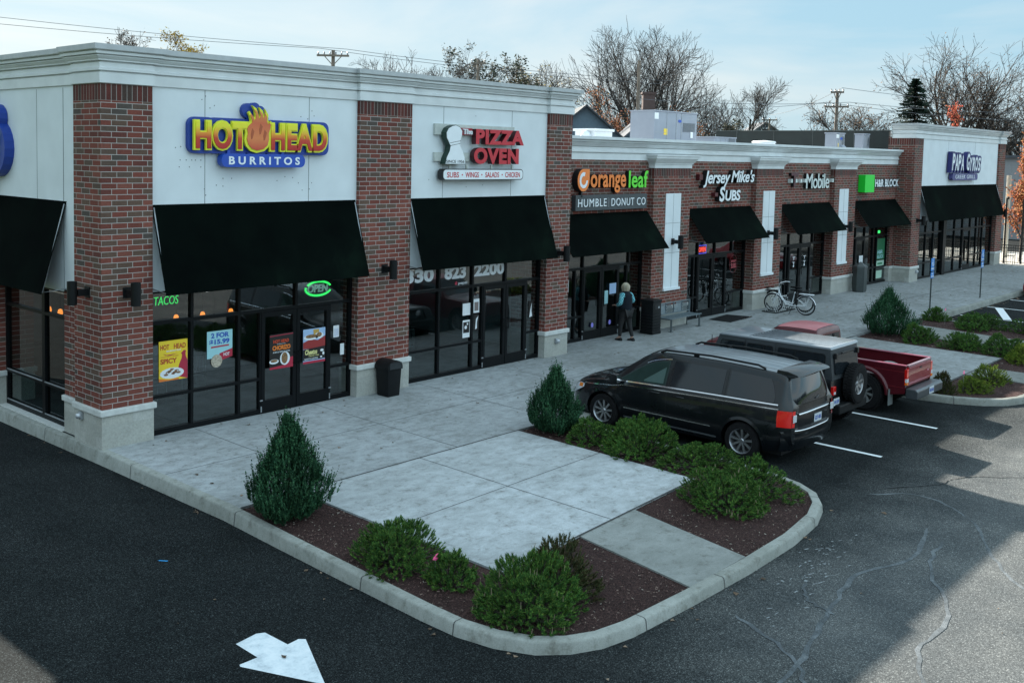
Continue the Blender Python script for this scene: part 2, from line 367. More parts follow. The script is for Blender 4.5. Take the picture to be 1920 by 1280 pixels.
def tag(o,label,cat,group=None):
    o['label']=label; o['category']=cat
    if group: o['group']=group
    return o
def struct(o): o['kind']='structure'; return o
def kids(o): return [c for c in bpy.data.objects if c.parent==o]
def copy_tree(o,parent=None):
    ks=kids(o); c=o.copy(); COL.objects.link(c)
    if parent is not None: c.parent=parent
    for k in ks: copy_tree(k,c)
    return c
def rrect(x0,x1,z0,z1,r,n=6):
    P=[]
    for cx,cz,a0 in ((x1-r,z0+r,-90),(x1-r,z1-r,0),(x0+r,z1-r,90),(x0+r,z0+r,180)):
        for k in range(n+1):
            a=R(a0+90*k/n); P.append((cx+r*math.cos(a),cz+r*math.sin(a)))
    return P
def zt(y): return .01*y if y<0 else 0.
LOT=-.25
# ================================================================ ground
def sheet(poly,z,mb,mat=0): mb.face([(x,y,z if not callable(z) else z(y)) for x,y in poly],mat)
g=MB(); sheet([(-400,-400),(600,-400),(600,600),(-400,600)],LOT-.03,g); struct(g.build('grass_ground',grassm))
g=MB(); sheet([(-9,-46),(110,-46),(110,30),(-9,30)],LOT,g)
def ribbon(mb,pts,w,z,mat):
    rnd=random.Random(len(pts)*7+int(pts[0][0]*10)); P=[]
    for i in range(len(pts)-1):
        for k in range(6):
            t=k/6; p0=pts[max(i-1,0)];p1=pts[i];p2=pts[i+1];p3=pts[min(i+2,len(pts)-1)]
            P.append([.5*((2*p1[a])+(-p0[a]+p2[a])*t+(2*p0[a]-5*p1[a]+4*p2[a]-p3[a])*t*t+(-p0[a]+3*p1[a]-3*p2[a]+p3[a])*t**3)+rnd.uniform(-.035,.035) for a in (0,1)])
    P.append(list(pts[-1])); rows=[]
    for i,p in enumerate(P):
        q=P[min(i+1,len(P)-1)]; o=P[max(i-1,0)]; d=Vector((q[0]-o[0],q[1]-o[1])); d.normalize(); n=Vector((-d.y,d.x)); ww=w*.5*rnd.uniform(.55,1.25)*(.25 if i in(0,len(P)-1) else 1)
        rows.append([(p[0]-n.x*ww,p[1]-n.y*ww,z),(p[0]+n.x*ww,p[1]+n.y*ww,z)])
    mb.grid(rows,mat)
SEALS=[([(8.6,-10.3),(9.2,-11.0),(8.6,-11.9),(7.3,-12.6),(6.2,-13.3),(5.5,-14.2)],.10),([(7.6,-11.6),(6.3,-11.9),(5.0,-11.6),(3.6,-11.8),(2.2,-12.1),(.6,-12.3),(-1,-12.6)],.13),([(7.2,-12.0),(6.0,-12.2),(4.6,-12.9),(3.3,-13.0),(2.4,-13.4)],.11),([(2.6,-11.0),(2.2,-11.9),(1.5,-12.6),(1.3,-13.6)],.12),([(4.2,-11.2),(3.7,-11.5),(3.55,-11.9)],.10),([(9.8,-12.6),(8.4,-13.6),(7,-14.6),(6.3,-16)],.11),([(5.0,-13.8),(3.6,-14.2),(2.2,-15.6)],.12)]
for i_,(p,wd) in enumerate(SEALS): ribbon(g,p,wd*.5,LOT+.003+.0012*i_,1)
for p,wd in [([(9.0,-10.3),(9.9,-10.9),(10.9,-11.2),(11.7,-12.0)],.03)]: ribbon(g,p,wd,LOT+.016,2)
struct(g.build('parking_lot',[asph,seal,seal2]))
# road behind the camera's left (seen in the glass) and its kerb
KP=[(-.12,16),(-.10,4),(-.07,0),(-.07,-3.9),(-.16,-5.4),(-.22,-6.6),(-.30,-8.4),(-.30,-9.0),(-.2,-9.5),(.02,-9.93),(.32,-10.2),(.7,-10.38),(1.2,-10.47),(2.5,-10.52),(4.,-10.54),(5.4,-10.5),(6.5,-10.36),(7.15,-10.16),(7.6,-9.87),(7.9,-9.45),(8.08,-8.9),(8.15,-8.2),(8.2,-5.2),(8.2,-4.32),(16.35,-4.32),(16.5,-7.4),(16.6,-8.4),(16.78,-9.1),(17.1,-9.65),(17.55,-10.05),(18.1,-10.25),(19,-10.35),(27.3,-10.35),(28.3,-10.15),(29,-9.6),(29.3,-8.8),(29.3,-4.32),(75,-4.32)]
def offs(path,d):
    out=[]
    for i,p in enumerate(path):
        a=Vector(path[max(i-1,0)]);b=Vector(p);c=Vector(path[min(i+1,len(path)-1)])
        d1=(b-a).normalized() if (b-a).length>1e-6 else (c-b).normalized(); d2=(c-b).normalized() if (c-b).length>1e-6 else d1
        n1=Vector((-d1.y,d1.x)); n2=Vector((-d2.y,d2.x)); n=(n1+n2); n=n/ max(n.length_squared/2,.3) 
        out.append((b+n*d))
    return out
kb=MB(); rows=[]
prof=[(-.005,None,-.03),(.0,None,.0),(.018,1,-.03),(.03,1,-.010),(.05,1,0),(.165,1,0.),(.17,1,-.08)]
offl=[offs(KP,d) for d,_,_ in prof]
for i in range(len(KP)):
    rows.append([(offl[k][i].x,offl[k][i].y,(LOT if pr[1] is None else zt(KP[i][1]))+pr[2]) for k,pr in enumerate(prof)])
kb.grid(rows,0,flip=True)
def kjoint(x,y,tx,ty):
    # thin dark groove across the kerb, 2 mm proud
    d=Vector((tx,ty)).normalized(); n=Vector((-d.y,d.x)); 
    for (a,za),(b,zb) in zip([(-.002,LOT),(.015,zt(y)-.03),(.028,zt(y)-.008),(.048,zt(y)+.002)],[(.015,zt(y)-.03),(.028,zt(y)-.008),(.048,zt(y)+.002),(.168,zt(y)+.002)]):
        A=Vector((x,y))+n*a; B=Vector((x,y))+n*b; h=d*.006
        q=[(A.x-h.x,A.y-h.y,za),(A.x+h.x,A.y+h.y,za),(B.x+h.x,B.y+h.y,zb),(B.x-h.x,B.y-h.y,zb)]
        q=[(u[0]-n.x*.003,u[1]-n.y*.003,u[2]) for u in q]; kb.face(q,1)
def onpath(s):
    for a,b in zip(KP,KP[1:]):
        l=math.dist(a,b)
        if s<=l: return a[0]+(b[0]-a[0])*s/l,a[1]+(b[1]-a[1])*s/l,b[0]-a[0],b[1]-a[1]
        s-=l
for s in (13.9,17.1,20.2,23.25,24.95,27.6,29.4,32.5,33.6,36,39,45,48,52.5,54.6,57,60,63,66,75,78,81,84,87): kjoint(*onpath(s))
struct(kb.build('kerb',[kerbm,joint],smooth=True,angle=35))
isl1=[tuple(p) for p in offs(KP[:24],.165)]; 
mu=MB(); base1=[(x,y) for x,y in isl1 if y<-4.05]; base1=[(.03,-4.1)]+[p for p in base1]+[(8.03,-4.1)]
sheet(base1,lambda y: zt(y)-.03,mu)
isl2=[tuple(p) for p in offs(KP[24:37],.165)]; base2=[(16.5,-4.1)]+[p for p in isl2 if p[1]<-4.3]+[(29.14,-4.1)]
sheet(base2,lambda y: zt(y)-.03,mu); struct(mu.build('mulch_bed',mulch))
sw=MB()
def slab(poly,mat=0,mb=sw,dz=0):
    sheet(poly,lambda y: zt(y)+dz,mb,mat); n=len(poly)
    for i in range(n):
        a,b=poly[i],poly[(i+1)%n]; mb.face([(a[0],a[1],zt(a[1])+dz),(a[0],a[1],zt(a[1])-.06),(b[0],b[1],zt(b[1])-.06),(b[0],b[1],zt(b[1])+dz)],mat)
k0=[tuple(p) for p in offs(KP[:5],.162)]
slab([(k0[1][0],0),(k0[2][0],0),(k0[3][0],-3.9),(k0[4][0]+.02,-4.1),(8.03,-4.1),(8.03,-4.152),(75,-4.152),(75,0)])
slab([(k0[0][0],0),(75,0),(75,1.4),(13,1.4),(13,.3),(.3,.3),(.3,16),(k0[0][0],16)])
slab([(1.22,-8.42),(6.66,-8.1),(6.70,-4.1),(1.22,-4.1)],3,dz=.0)
slab([(17.6,-8.4),(23.1,-8.4),(23.1,-4.1),(17.6,-4.1)]); 
slab([(25.0,-10.2),(26.5,-10.2),(27.3,-4.1),(24.9,-4.1)],1)
slab([(2.68,-10.36),(4.15,-10.36),(4.60,-8.22),(3.05,-8.32)],1,dz=-.006)
slab([(20.0,-10.2),(21.4,-10.2),(21.3,-8.35),(19.86,-8.35)],1,dz=-.006)
def jt(x0,y0,x1,y1,w=.014):
    d=Vector((x1-x0,y1-y0)).normalized(); n=Vector((-d.y,d.x))*w/2
    sw.face([(x0-n.x,y0-n.y,zt(y0)+.003),(x1-n.x,y1-n.y,zt(y1)+.003),(x1+n.x,y1+n.y,zt(y1)+.003),(x0+n.x,y0+n.y,zt(y0)+.003)],2)
jt(.1,-4.1,28,-4.1,.035); jt(.1,-1.95,38,-1.95); jt(28,-2,75,-2)
for x in (2.0,4.95,8.0,10.95,13.9,17,20,23,26,29,32,35,38,41,44,47,50): jt(x,-4.1,x,.15 if x<13 else .8)
jt(1.22,-6.25,6.68,-6.1); jt(3.95,-8.25,3.95,-4.1); jt(17.6,-6.2,23.1,-6.2); jt(20.4,-8.4,20.4,-4.1); jt(1.22,-8.42,6.66,-8.1,.03); jt(17.6,-8.4,23.1,-8.4,.03)
struct(sw.build('sidewalk',[conc,conc2,joint,conc_pale]))
# painted lines
def line(x0,y0,x1,y1,w,mb,mat=0,z=LOT+.004):
    d=Vector((x1-x0,y1-y0)).normalized(); n=Vector((-d.y,d.x))*w/2
    mb.face([(x0-n.x,y0-n.y,z),(x1-n.x,y1-n.y,z),(x1+n.x,y1+n.y,z),(x0+n.x,y0+n.y,z)],mat)
ln=MB()
for x in (11.05,14.12): line(x,-4.5,x-.03,-9.62,.11,ln,z=LOT+.008)
for x in (30.3,32.3,35.6,38.7,41.7,44.7,47.7,50.7): line(x,-4.4,x-.1,-9.4,.11,ln,z=LOT+.008)
line(35.5,-4.85,32.4,-6.0,.28,ln,z=LOT+.012); line(35.5,-6.8,32.4,-7.95,.28,ln,z=LOT+.012)
for k in range(9): line(14+3*k,-17.4,14+3*k,-27.5,.11,ln,z=LOT+.008)
struct(ln.build('parking_lines',linem))
ar=MB(); sheet([(-2.25,-7.36),(-1.93,-7.31),(-1.84,-7.36),(-1.83,-7.78),(-1.66,-7.76),(-1.60,-7.82),(-2.10,-8.78),(-2.52,-7.83),(-2.50,-7.79),(-2.26,-7.79)],LOT+.005,ar)
struct(ar.build('painted_arrow',arrowm))
sp=MB(); 
rnd=random.Random(5)
for cx,cy,n,s in ((4.4,-11.1,40,.5),(5.6,-10.9,22,.35),(3.3,-11.4,10,.4)):
    for _ in range(n):
        x,y=cx+rnd.gauss(0,s),cy+rnd.gauss(0,s*.25); a=rnd.uniform(-.5,.1); l=rnd.uniform(.02,.09); h=rnd.uniform(.004,.014)
        if y>-10.6: continue
        sp.face([(x,y-h,LOT+.006),(x+l*math.cos(a),y+l*math.sin(a)-h,LOT+.006),(x+l*math.cos(a)*.9,y+l*math.sin(a)+h,LOT+.006),(x,y+h,LOT+.006)])
o=sp.build('paint_scuffs',mat('scuff_paint',(.24,.26,.27),.8)); o['kind']='stuff'; o['label']='pale paint scuffs on the asphalt by the kerb'
bm_=MB(); bm_.face([(-1.62,-4.60,LOT+.006),(-1.58,-4.60,LOT+.006),(-1.51,-4.70,LOT+.006),(-1.54,-4.71,LOT+.006)]); tag(bm_.build('paint_mark',mat('blue_paint',(.03,.28,.60),.6)),'small bright blue paint mark on the dark asphalt drive','paint mark')
# mulch chips and fallen leaves (uncountable)
def inpoly(x,y,P):
    c=False; n=len(P)
    for i in range(n):
        a,b=P[i],P[i-1]
        if (a[1]>y)!=(b[1]>y) and x<(b[0]-a[0])*(y-a[1])/(b[1]-a[1])+a[0]: c=not c
    return c
ch=MB(); rnd=random.Random(3)
def onbed(x,y):
    if inpoly(x,y,base1):
        return not(1.2<x<6.72 and y>-8.42+.06*(x-1.2)) and not inpoly(x,y,[(2.66,-10.4),(4.17,-10.4),(4.62,-8.2),(3.03,-8.2)])
    if inpoly(x,y,base2):
        return not(17.6<x<23.1 and y>-8.42) and not(24.85<x<27.3) and not(19.8<x<21.4)
    return False
n=0
while n<15000:
    if rnd.random()<.72: x,y=rnd.uniform(-.2,8.1),rnd.uniform(-10.45,-4.1)
    else: x,y=rnd.uniform(16.4,29.2),rnd.uniform(-10.3,-4.1)
    if not onbed(x,y): continue
    n+=1; a=rnd.uniform(0,6.28); l=rnd.uniform(.012,.042)*(1 if x<10 else 1.4); h=rnd.uniform(.004,.011); z=zt(y)-.026+rnd.uniform(0,.022); tlt=rnd.uniform(-.014,.014)
    c,s=math.cos(a),math.sin(a)
    ch.face([(x-c*l/2+s*h/2,y-s*l/2-c*h/2,z),(x+c*l/2+s*h/2,y+s*l/2-c*h/2,z+tlt),(x+c*l/2-s*h/2,y+s*l/2+c*h/2,z+tlt+.004),(x-c*l/2-s*h/2,y-s*l/2+c*h/2,z+.004)])
o=ch.build('mulch_chips',chips); o['kind']='stuff'; o['label']='loose shredded wood mulch chips covering the planting beds'
lv=MB()
def addleaf(x,y,z,s):
    a=rnd.uniform(0,6.28); P=[]
    for k in range(7):
        b=a+k*6.28/7; r=s*(1 if k%2 else .55)*rnd.uniform(.7,1.1); P.append((x+r*math.cos(b),y+r*math.sin(b),z+rnd.uniform(.002,.018)))
    lv.face(P)
for _ in range(150): x=rnd.uniform(.3,38); y=-rnd.random()**1.7*4.0; addleaf(x,y+.1,zt(y)+.003,rnd.uniform(.02,.05))
for _ in range(160): x=rnd.uniform(22,50); y=rnd.uniform(-4,0.3); addleaf(x,y,zt(y)+.003,rnd.uniform(.025,.06))
for _ in range(60): x=rnd.uniform(28,40); y=rnd.uniform(-4.6,-4.34); addleaf(x,y,LOT+.003,rnd.uniform(.04,.08))
for _ in range(60): x=rnd.uniform(6.9,7.9); y=rnd.uniform(-8.9,-4.6); addleaf(x,y,zt(y),rnd.uniform(.03,.06))
for s in [rnd.uniform(12,37) for _ in range(26)]:
    x,y,tx,ty=onpath(s); d=Vector((tx,ty)).normalized(); o_=rnd.uniform(-.16,-.03); addleaf(x-d.y*o_,y+d.x*o_,LOT+.004,rnd.uniform(.02,.05))
for _ in range(26): addleaf(rnd.uniform(-3,9),rnd.uniform(-14,-5),LOT+.004,rnd.uniform(.015,.035)) if 1 else 0
addleaf(-2.05,-8.0,LOT+.008,.045); addleaf(7.8,-10.9,LOT+.004,.06); addleaf(3.9,-10.75,LOT+.004,.06); addleaf(3.2,-10.72,LOT+.004,.05)
o=lv.build('fallen_leaves',leafg); o['kind']='stuff'; o['label']='dry brown leaves scattered over the sidewalk, kerb and asphalt'
# ================================================================ the building
B=thing('retail_building','long brick and pale stucco shop building with tall corner blocks, white cornices and glass storefronts','building',(0,0,0))
CORN=[(-.01,6.525),(.035,6.54),(.035,6.725),(.0,6.73),(.0,6.748),(.06,6.755),(.06,6.80),(.03,6.81),(.03,6.895),(-.005,6.90),(-.005,6.918),(.07,6.925),(.07,6.95),(.085,6.955),(.13,7.0),(.13,7.01),(.09,7.013),(.09,7.028),(.16,7.033),(.165,7.075),(.13,7.08),(.13,7.094),(.195,7.098),(.195,7.105)]
CAPP=[(.195,7.105),(.21,7.105),(.21,7.2),(-.25,7.2),(-.25,7.1)]
def sweep(name,path,prof,mats,par,close_in=None):
    mb=MB(); rows=[]
    P=[Vector(p) for p in path]; 
    res=[]
    for i,p in enumerate(P):
        if i==0: ns=[(P[1]-p).normalized()]
        elif i==len(P)-1: ns=[(p-P[i-1]).normalized()]
        else: ns=[(p-P[i-1]).normalized(),(P[i+1]-p).normalized()]
        n=[Vector((d.y,-d.x)) for d in ns]
        off=n[0] if len(n)==1 else (n[0]+n[1])/(1+n[0].dot(n[1])) if n[0].dot(n[1])>-.9 else n[0]
        res.append(off)
    for p,o in zip(P,res): rows.append([(p.x+o.x*d,p.y+o.y*d,z) for d,z in prof])
    mb.grid(rows,0); mb.face(rows[0]); mb.face(rows[-1][::-1])
    return mb.build(name,mats,par)
mainpath=[(.1,5.0),(.1,1.016),(0,1.016),(0,0),(1.016,0),(1.016,.1),(6.05,.1),(6.05,0),(7.63,0),(7.63,.1),(12.72,.1),(12.72,0),(13.7,0),(13.7,14)]
mainpath=[(.1,14),(.1,10.6),(0,10.6),(0,9.6),(.1,9.6),(.1,5.5),(0,5.5),(0,4.46)]+[(.1,4.46)]+mainpath[1:]
sweep('cornice',mainpath,CORN,cornm,B); sweep('cornice_cap',mainpath,CAPP,flash,B)
farpath=[(39.3,14),(39.3,0),(40.33,0),(40.33,.1),(51.83,.1),(51.83,0),(52.85,0),(52.85,14)]
sweep('cornice',[(39.3,1.03)]+farpath[1:],CORN,cornm,B); sweep('cornice_cap',[(39.3,1.03)]+farpath[1:],CAPP,flash,B)
LOWC=[(.03,5.33),(.03,5.52),(.0,5.525),(.0,5.545),(.07,5.55),(.07,5.60),(.04,5.61),(.04,5.70),(.0,5.705),(.0,5.72),(.08,5.725),(.085,5.75),(.11,5.76),(.16,5.82),(.12,5.825),(.12,5.845),(.18,5.85),(.18,5.88),(.14,5.883),(.14,5.9),(.22,5.905),(.25,5.915),(.25,6.0),(-.3,6.0),(-.3,5.9)]
sweep('cornice',[(13.72,.75),(39.29,.75)],LOWC,cornm,B)
CAPT=[(.02,5.10),(.02,5.22),(.05,5.225),(.05,5.25),(.08,5.28),(.14,5.36),(.15,5.365),(.15,5.39),(.2,5.40),(.2,5.47),(.23,5.475),(.23,5.52),(-.1,5.53)]
def pillar(x0,x1,y0,y1,ztop,bm_=None,zbase=0,plinth=True,u0=None,sold=True):
    m_=bm_ or brick; s=MB(); zb=.711
    zs=ztop-.3048 if sold else ztop
    s.box(x0,x1,y0,y1,zb,zs,0,u0=u0,v0=.711,skip='td')
    p=s.build('brick_pillar',m_,B)
    if sold:
        s=MB(); s.box(x0,x1,y0,y1,zs,ztop+.05,0,u0=u0 if u0 is not None else x0,v0=zs,skip='d'); s.build('soldier_course',soldier,p)
    s=MB(); s.box(x0-.012,x1+.012,y0-.012,y1,-.05,.62,0,v0=.01,skip='d'); s.build('plinth',block,p)
    s=MB(); s.box(x0-.055,x1+.055,y0-.055,y1+.02,.60,.712,0); s.build('plinth_cap',capst,p,bevel=.018)
    return p
pillar(0,1.016,0,1.016,6.54); pillar(6.05,7.63,0,.6,6.54); pillar(12.72,13.7,0,1.2,6.54)
pillar(0,.8,4.46,5.5,6.54); pillar(0,.8,9.6,10.6,6.54)
# inner return of the corner pillar on the side front
s=MB(); s.box(.1,1.0,1.016,1.62,.711,2.72,v0=.711,skip='td'); q=s.build('brick_pillar',brick,B)
s=MB(); s.box(.09,.9,1.016,1.63,-.05,.62,v0=.01,skip='d'); s.build('plinth',block,q); s=MB(); s.box(.05,.9,1.07,1.67,.60,.705); s.build('plinth_cap',capst,q,bevel=.018)
# stucco panels, with fine control joints and screw holes
def panel(x0,x1,z0,z1,y,joints,holes=(),back=.4):
    s=MB(); s.box(x0,x1,y,y+back,z0,z1); 
    for j in joints: s.box(j-.006,j+.006,y-.003,y+.01,z0,z1-.02,1)
    for hx,hz in holes: s.face([(hx+.013*math.cos(a),y-.003,hz+.013*math.sin(a)) for a in [k*1.047 for k in range(6)]],1)
    return s.build('stucco_panel',[stucco,mat('joint_grey',(.17,.19,.20),.9)],B)
hl=[(1.66,5.45),(1.55,5.43),(1.80,5.43),(1.65,5.2),(1.78,5.2),(1.9,5.2),(1.98,5.2),(2.1,5.2),(1.63,5.07),(1.85,5.07),(2.1,5.07),(2.6,4.85),(2.8,4.85),(2.18,4.65),(2.21,4.53),(2.12,6.35),(2.2,6.42),(2.4,6.25),(2.3,6.2),(4.1,4.88),(4.3,4.86),(4.45,4.75),(4.55,4.6),(4.8,4.75),(4.74,4.62),(4.79,6.25),(4.85,6.15),(4.5,6.12),(4.68,6.08),(3.9,4.8),(2.45,4.72),(2.6,4.7)]
panel(1.016,6.05,2.75,6.56,.1,(2.19,4.72),hl); panel(7.63,12.72,2.75,6.56,.1,(8.77,11.28),[(9.9,6.35),(8.3,4.8),(10.2,4.66),(9.6,4.62)]); panel(40.33,51.83,2.75,6.56,.1,(44,48))
s=MB(); s.box(.1,.5,1.016,4.46,2.68,6.56); s.box(.097,.11,2.70,2.712,4.3,6.5,1); s.box(.094,.12,1.6,1.612,2.7,6.5,1); s.build('stucco_panel',[stucco,MATS['joint_grey']],B)
s=MB(); s.box(.1,.5,5.5,9.6,2.68,6.56); s.build('stucco_panel',stucco,B)
# brick walls of the low middle part
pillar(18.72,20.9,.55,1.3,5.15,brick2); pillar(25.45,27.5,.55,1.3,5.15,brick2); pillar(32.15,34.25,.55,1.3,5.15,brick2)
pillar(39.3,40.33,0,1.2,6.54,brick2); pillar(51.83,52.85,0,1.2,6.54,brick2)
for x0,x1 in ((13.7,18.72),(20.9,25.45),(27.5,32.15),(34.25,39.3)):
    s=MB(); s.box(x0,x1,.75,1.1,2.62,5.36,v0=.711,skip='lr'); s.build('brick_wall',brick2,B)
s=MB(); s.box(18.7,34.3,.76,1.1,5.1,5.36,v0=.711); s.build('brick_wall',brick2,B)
for x0,x1 in ((18.72,20.9),(25.45,27.5),(32.15,34.25)): sweep('capital',[(x0,.75),(x0,.55),(x1,.55),(x1,.75)],CAPT,cornm,B)
# white recessed strips in the pillars
for x0,x1 in ((19.42,20.32),(25.98,26.88),(32.6,33.5)):
    s=MB(); s.box(x0,x1,.535,.6,1.28,4.3); s.box(x0-.02,x1+.06,.50,.58,1.2,1.285)
    s.box((x0+x1)/2-.005,(x0+x1)/2+.005,.532,.54,1.3,4.28,1); s.box(x0,x1,.532,.54,3.35,3.36,1); s.box(x0,x1,.532,.54,2.4,2.41,1); s.build('stucco_strip',[stucco,MATS['joint_grey']],B)
# far brick side return of the last low bay
s=MB(); s.box(38.9,39.3,.78,1.3,.711,2.7,v0=.711,skip='td'); q=s.build('brick_pillar',brick2,B); s=MB(); s.box(38.88,39.3,.76,1.3,-.05,.62,v0=.01,skip='d'); s.build('plinth',block,q); s=MB(); s.box(38.84,39.25,.72,1.3,.6,.70); s.build('plinth_cap',capst,q,bevel=.015)
# body behind the front: roofs, side walls, dark membrane walls
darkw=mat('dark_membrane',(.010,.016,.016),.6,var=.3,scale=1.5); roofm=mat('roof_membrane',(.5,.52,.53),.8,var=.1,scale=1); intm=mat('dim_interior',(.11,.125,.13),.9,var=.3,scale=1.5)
s=MB(); s.box(.35,13.5,.4,14,6.3,6.5); s.box(13.5,39.4,1.1,14,5.45,5.6); s.box(39.5,52.7,.4,14,6.3,6.5); s.build('roof',roofm,B)
s=MB(); s.box(13.45,13.68,1.2,14,-.2,7.1); s.box(.3,13.68,13.8,14.0,-.2,7.1); s.box(.12,.3,5.5,14,2.6,7.1); s.build('side_wall',stucco,B)
s=MB(); s.box(39.32,39.5,1.2,10,5.5,6.85); s.box(39.5,52.7,9.8,10,5.5,6.85); 
for k in range(4): s.box(39.305,39.33,2.8+k*2,2.83+k*2,5.5,6.85,1)
s.box(39.29,39.55,1.04,10.1,6.85,6.89,1)
s.build('parapet_wall',[darkw,mat('parapet_trim',(.05,.06,.06),.5)],B)
s=MB(); s.box(13.7,39.3,13.8,14,-.2,6.0); s.box(52.6,52.8,1.2,14,-.2,6.5); s.build('rear_wall',brick2,B)
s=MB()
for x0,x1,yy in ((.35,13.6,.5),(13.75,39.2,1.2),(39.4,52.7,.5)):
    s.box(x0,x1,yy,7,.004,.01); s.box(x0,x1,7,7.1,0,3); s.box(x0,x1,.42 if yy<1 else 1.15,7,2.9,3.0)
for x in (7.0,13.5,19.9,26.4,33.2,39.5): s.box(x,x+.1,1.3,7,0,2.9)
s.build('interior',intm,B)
# counters, tables and chairs faintly visible through the glass
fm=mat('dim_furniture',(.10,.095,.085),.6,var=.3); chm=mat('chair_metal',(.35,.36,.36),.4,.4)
s=MB()
for x,y in ((1.9,1.9),(3.0,2.8),(8.8,2.0),(10.2,3.2),(22.0,3),(15,3)):
    s.box(x-.4,x+.4,y-.35,y+.35,.72,.76); s.tube([(x,y,0),(x,y,.72)],.04,8)
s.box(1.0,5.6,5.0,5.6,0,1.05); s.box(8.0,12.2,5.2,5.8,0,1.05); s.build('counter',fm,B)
s=MB()
for x,y in ((1.35,1.7),(2.45,2.2),(2.6,3.3),(3.6,2.5),(8.2,2.2),(9.4,1.8),(14.4,2.8),(22.6,2.6)):
    for dx in (-.18,.18):
        s.tube([(x+dx,y,0),(x+dx,y,.9)],.014,5); s.tube([(x+dx,y+.36,0),(x+dx,y+.36,.45)],.014,5)
    s.box(x-.2,x+.2,y,y+.38,.44,.46)
    for k in range(4): s.tube([(x-.12+k*.08,y,.5),(x-.12+k*.08,y,.9)],.008,4)
    s.tube([(x-.18,y,.9),(x+.18,y,.9)],.014,5)
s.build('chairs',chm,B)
# ---------------------------------------------------------------- storefronts
def frame(par,bars,y,dp=.11,name='window'):
    s=MB()
    for i,(x0,x1,z0,z1) in enumerate(bars):
        s.box(x0,x1,y-(.002 if (z1-z0)>(x1-x0) else 0),y+dp,z0,z1)
    return s.build(name,black_al,par)
def storefront(x0,x1,y,ztop,mulls,doors,zr=.73,zt_=2.14,norail=(),sill=.1,tm=None):
    """mulls: x positions (centre) ; doors: list of (x0,x1,split)"""
    b=.03; bars=[(x0,x1,-.02,sill),(x0,x0+.06,sill,ztop),(x1-.06,x1,sill,ztop),(x0,x1,ztop-.06,ztop)]
    xs=[x0+.03]+mulls+[x1-.03]
    tm=mulls if tm is None else tm
    for mx_ in mulls: bars.append((mx_-b,mx_+b,sill,zt_-.035))
    for mx_ in tm: bars.append((mx_-b,mx_+b,zt_+.035,ztop-.06))
    isdoor=lambda a,c: any(a>=d[0]-.05 and c<=d[1]+.05 for d in doors)
    for a,c in zip(xs,xs[1:]):
        bars.append((a,c,zt_-.035,zt_+.035))
        if not isdoor(a,c) and (a,c) not in norail: bars.append((a,c,zr-.03,zr+.03))
    fr=frame(B,bars,y)
    xt=[x0+.03]+tm+[x1-.03]
    for a,c in zip(xt,xt[1:]):
        s=MB(); s.box(a,c,y+.05,y+.058,zt_,ztop-.06); s.build('pane',glass,fr)
    for a,c in zip(xs,xs[1:]):
        if isdoor(a,c): continue
        if (a,c) in norail: s=MB(); s.box(a,c,y+.05,y+.058,sill,zt_); s.build('pane',glass,fr)
        else:
            s=MB(); s.box(a,c,y+.05,y+.058,sill,zr); s.build('pane',glass,fr)
            s=MB(); s.box(a,c,y+.05,y+.058,zr,zt_); s.build('pane',glass,fr)
    for d0,d1,sp in doors:
        leaves=[(d0,sp),(sp,d1)] if sp else [(d0,d1)]
        for li,(a,c) in enumerate(leaves):
            a+=.012; c-=.012
            D=frame(B,[(a,a+.085,.012,zt_-.04),(c-.085,c,.012,zt_-.04),(a+.085,c-.085,.012,.27),(a+.085,c-.085,zt_-.14,zt_-.04)],y-.012,.09,'door')
            s=MB(); s.box(a+.08,c-.08,y+.03,y+.036,.26,zt_-.13); s.build('pane',glass,D)
            hx=(c-.05 if li==0 else a+.05) if len(leaves)==2 else c-.05
            s=MB(); s.tube([(hx,y-.012,.95),(hx,y-.07,.95),(hx,y-.07,1.2),(hx,y-.012,1.2)],.013,6); s.build('handle',black_al,D)
            s=MB(); hxx=a-.01 if li==0 else c+.01; s.box(hxx-.012,hxx+.012,y-.03,y-.01,.04,.16); s.box(hxx-.03,hxx+.03,y-.035,y-.012,.27,.295); s.build('hinge',steel,D)
    return fr
storefront(1.02,6.05,.2,2.76,[1.98,3.07,3.60,4.51,5.42],[(3.60,5.42,4.51)],tm=[1.98,3.07,4.51])
storefront(7.63,12.72,.2,2.76,[8.84,10.04,10.42,11.30,12.15],[(10.42,12.15,11.30)],tm=[8.84,10.04,11.30])
storefront(13.7,18.72,.9,2.7,[15.25,15.62,16.55,17.45,17.9],[(15.62,17.45,16.55)],norail=(),tm=[15.62,16.8,18.0])
storefront(20.9,25.45,.9,2.7,[21.9,22.15,23.15,24.1],[(22.15,24.1,23.15)],tm=[22.15,23.3,24.5])
storefront(27.5,32.15,.9,2.7,[28.75,29.0,29.95,30.9],[(29.0,30.9,29.95)],tm=[29.0,30.1,31.1])
storefront(34.25,38.95,.9,2.7,[35.1,35.35,36.35,37.3,37.75],[(35.35,36.35,None)])
storefront(40.33,51.83,.2,2.76,[40.9,41.85,42.9,44.05,44.35,45.9,47.1,48.3,49.3,50.3],[(47.1,48.3,None)])
s=MB(); s.box(44.0,44.4,.12,.35,.0,2.75); s.build('column',black_al,B)
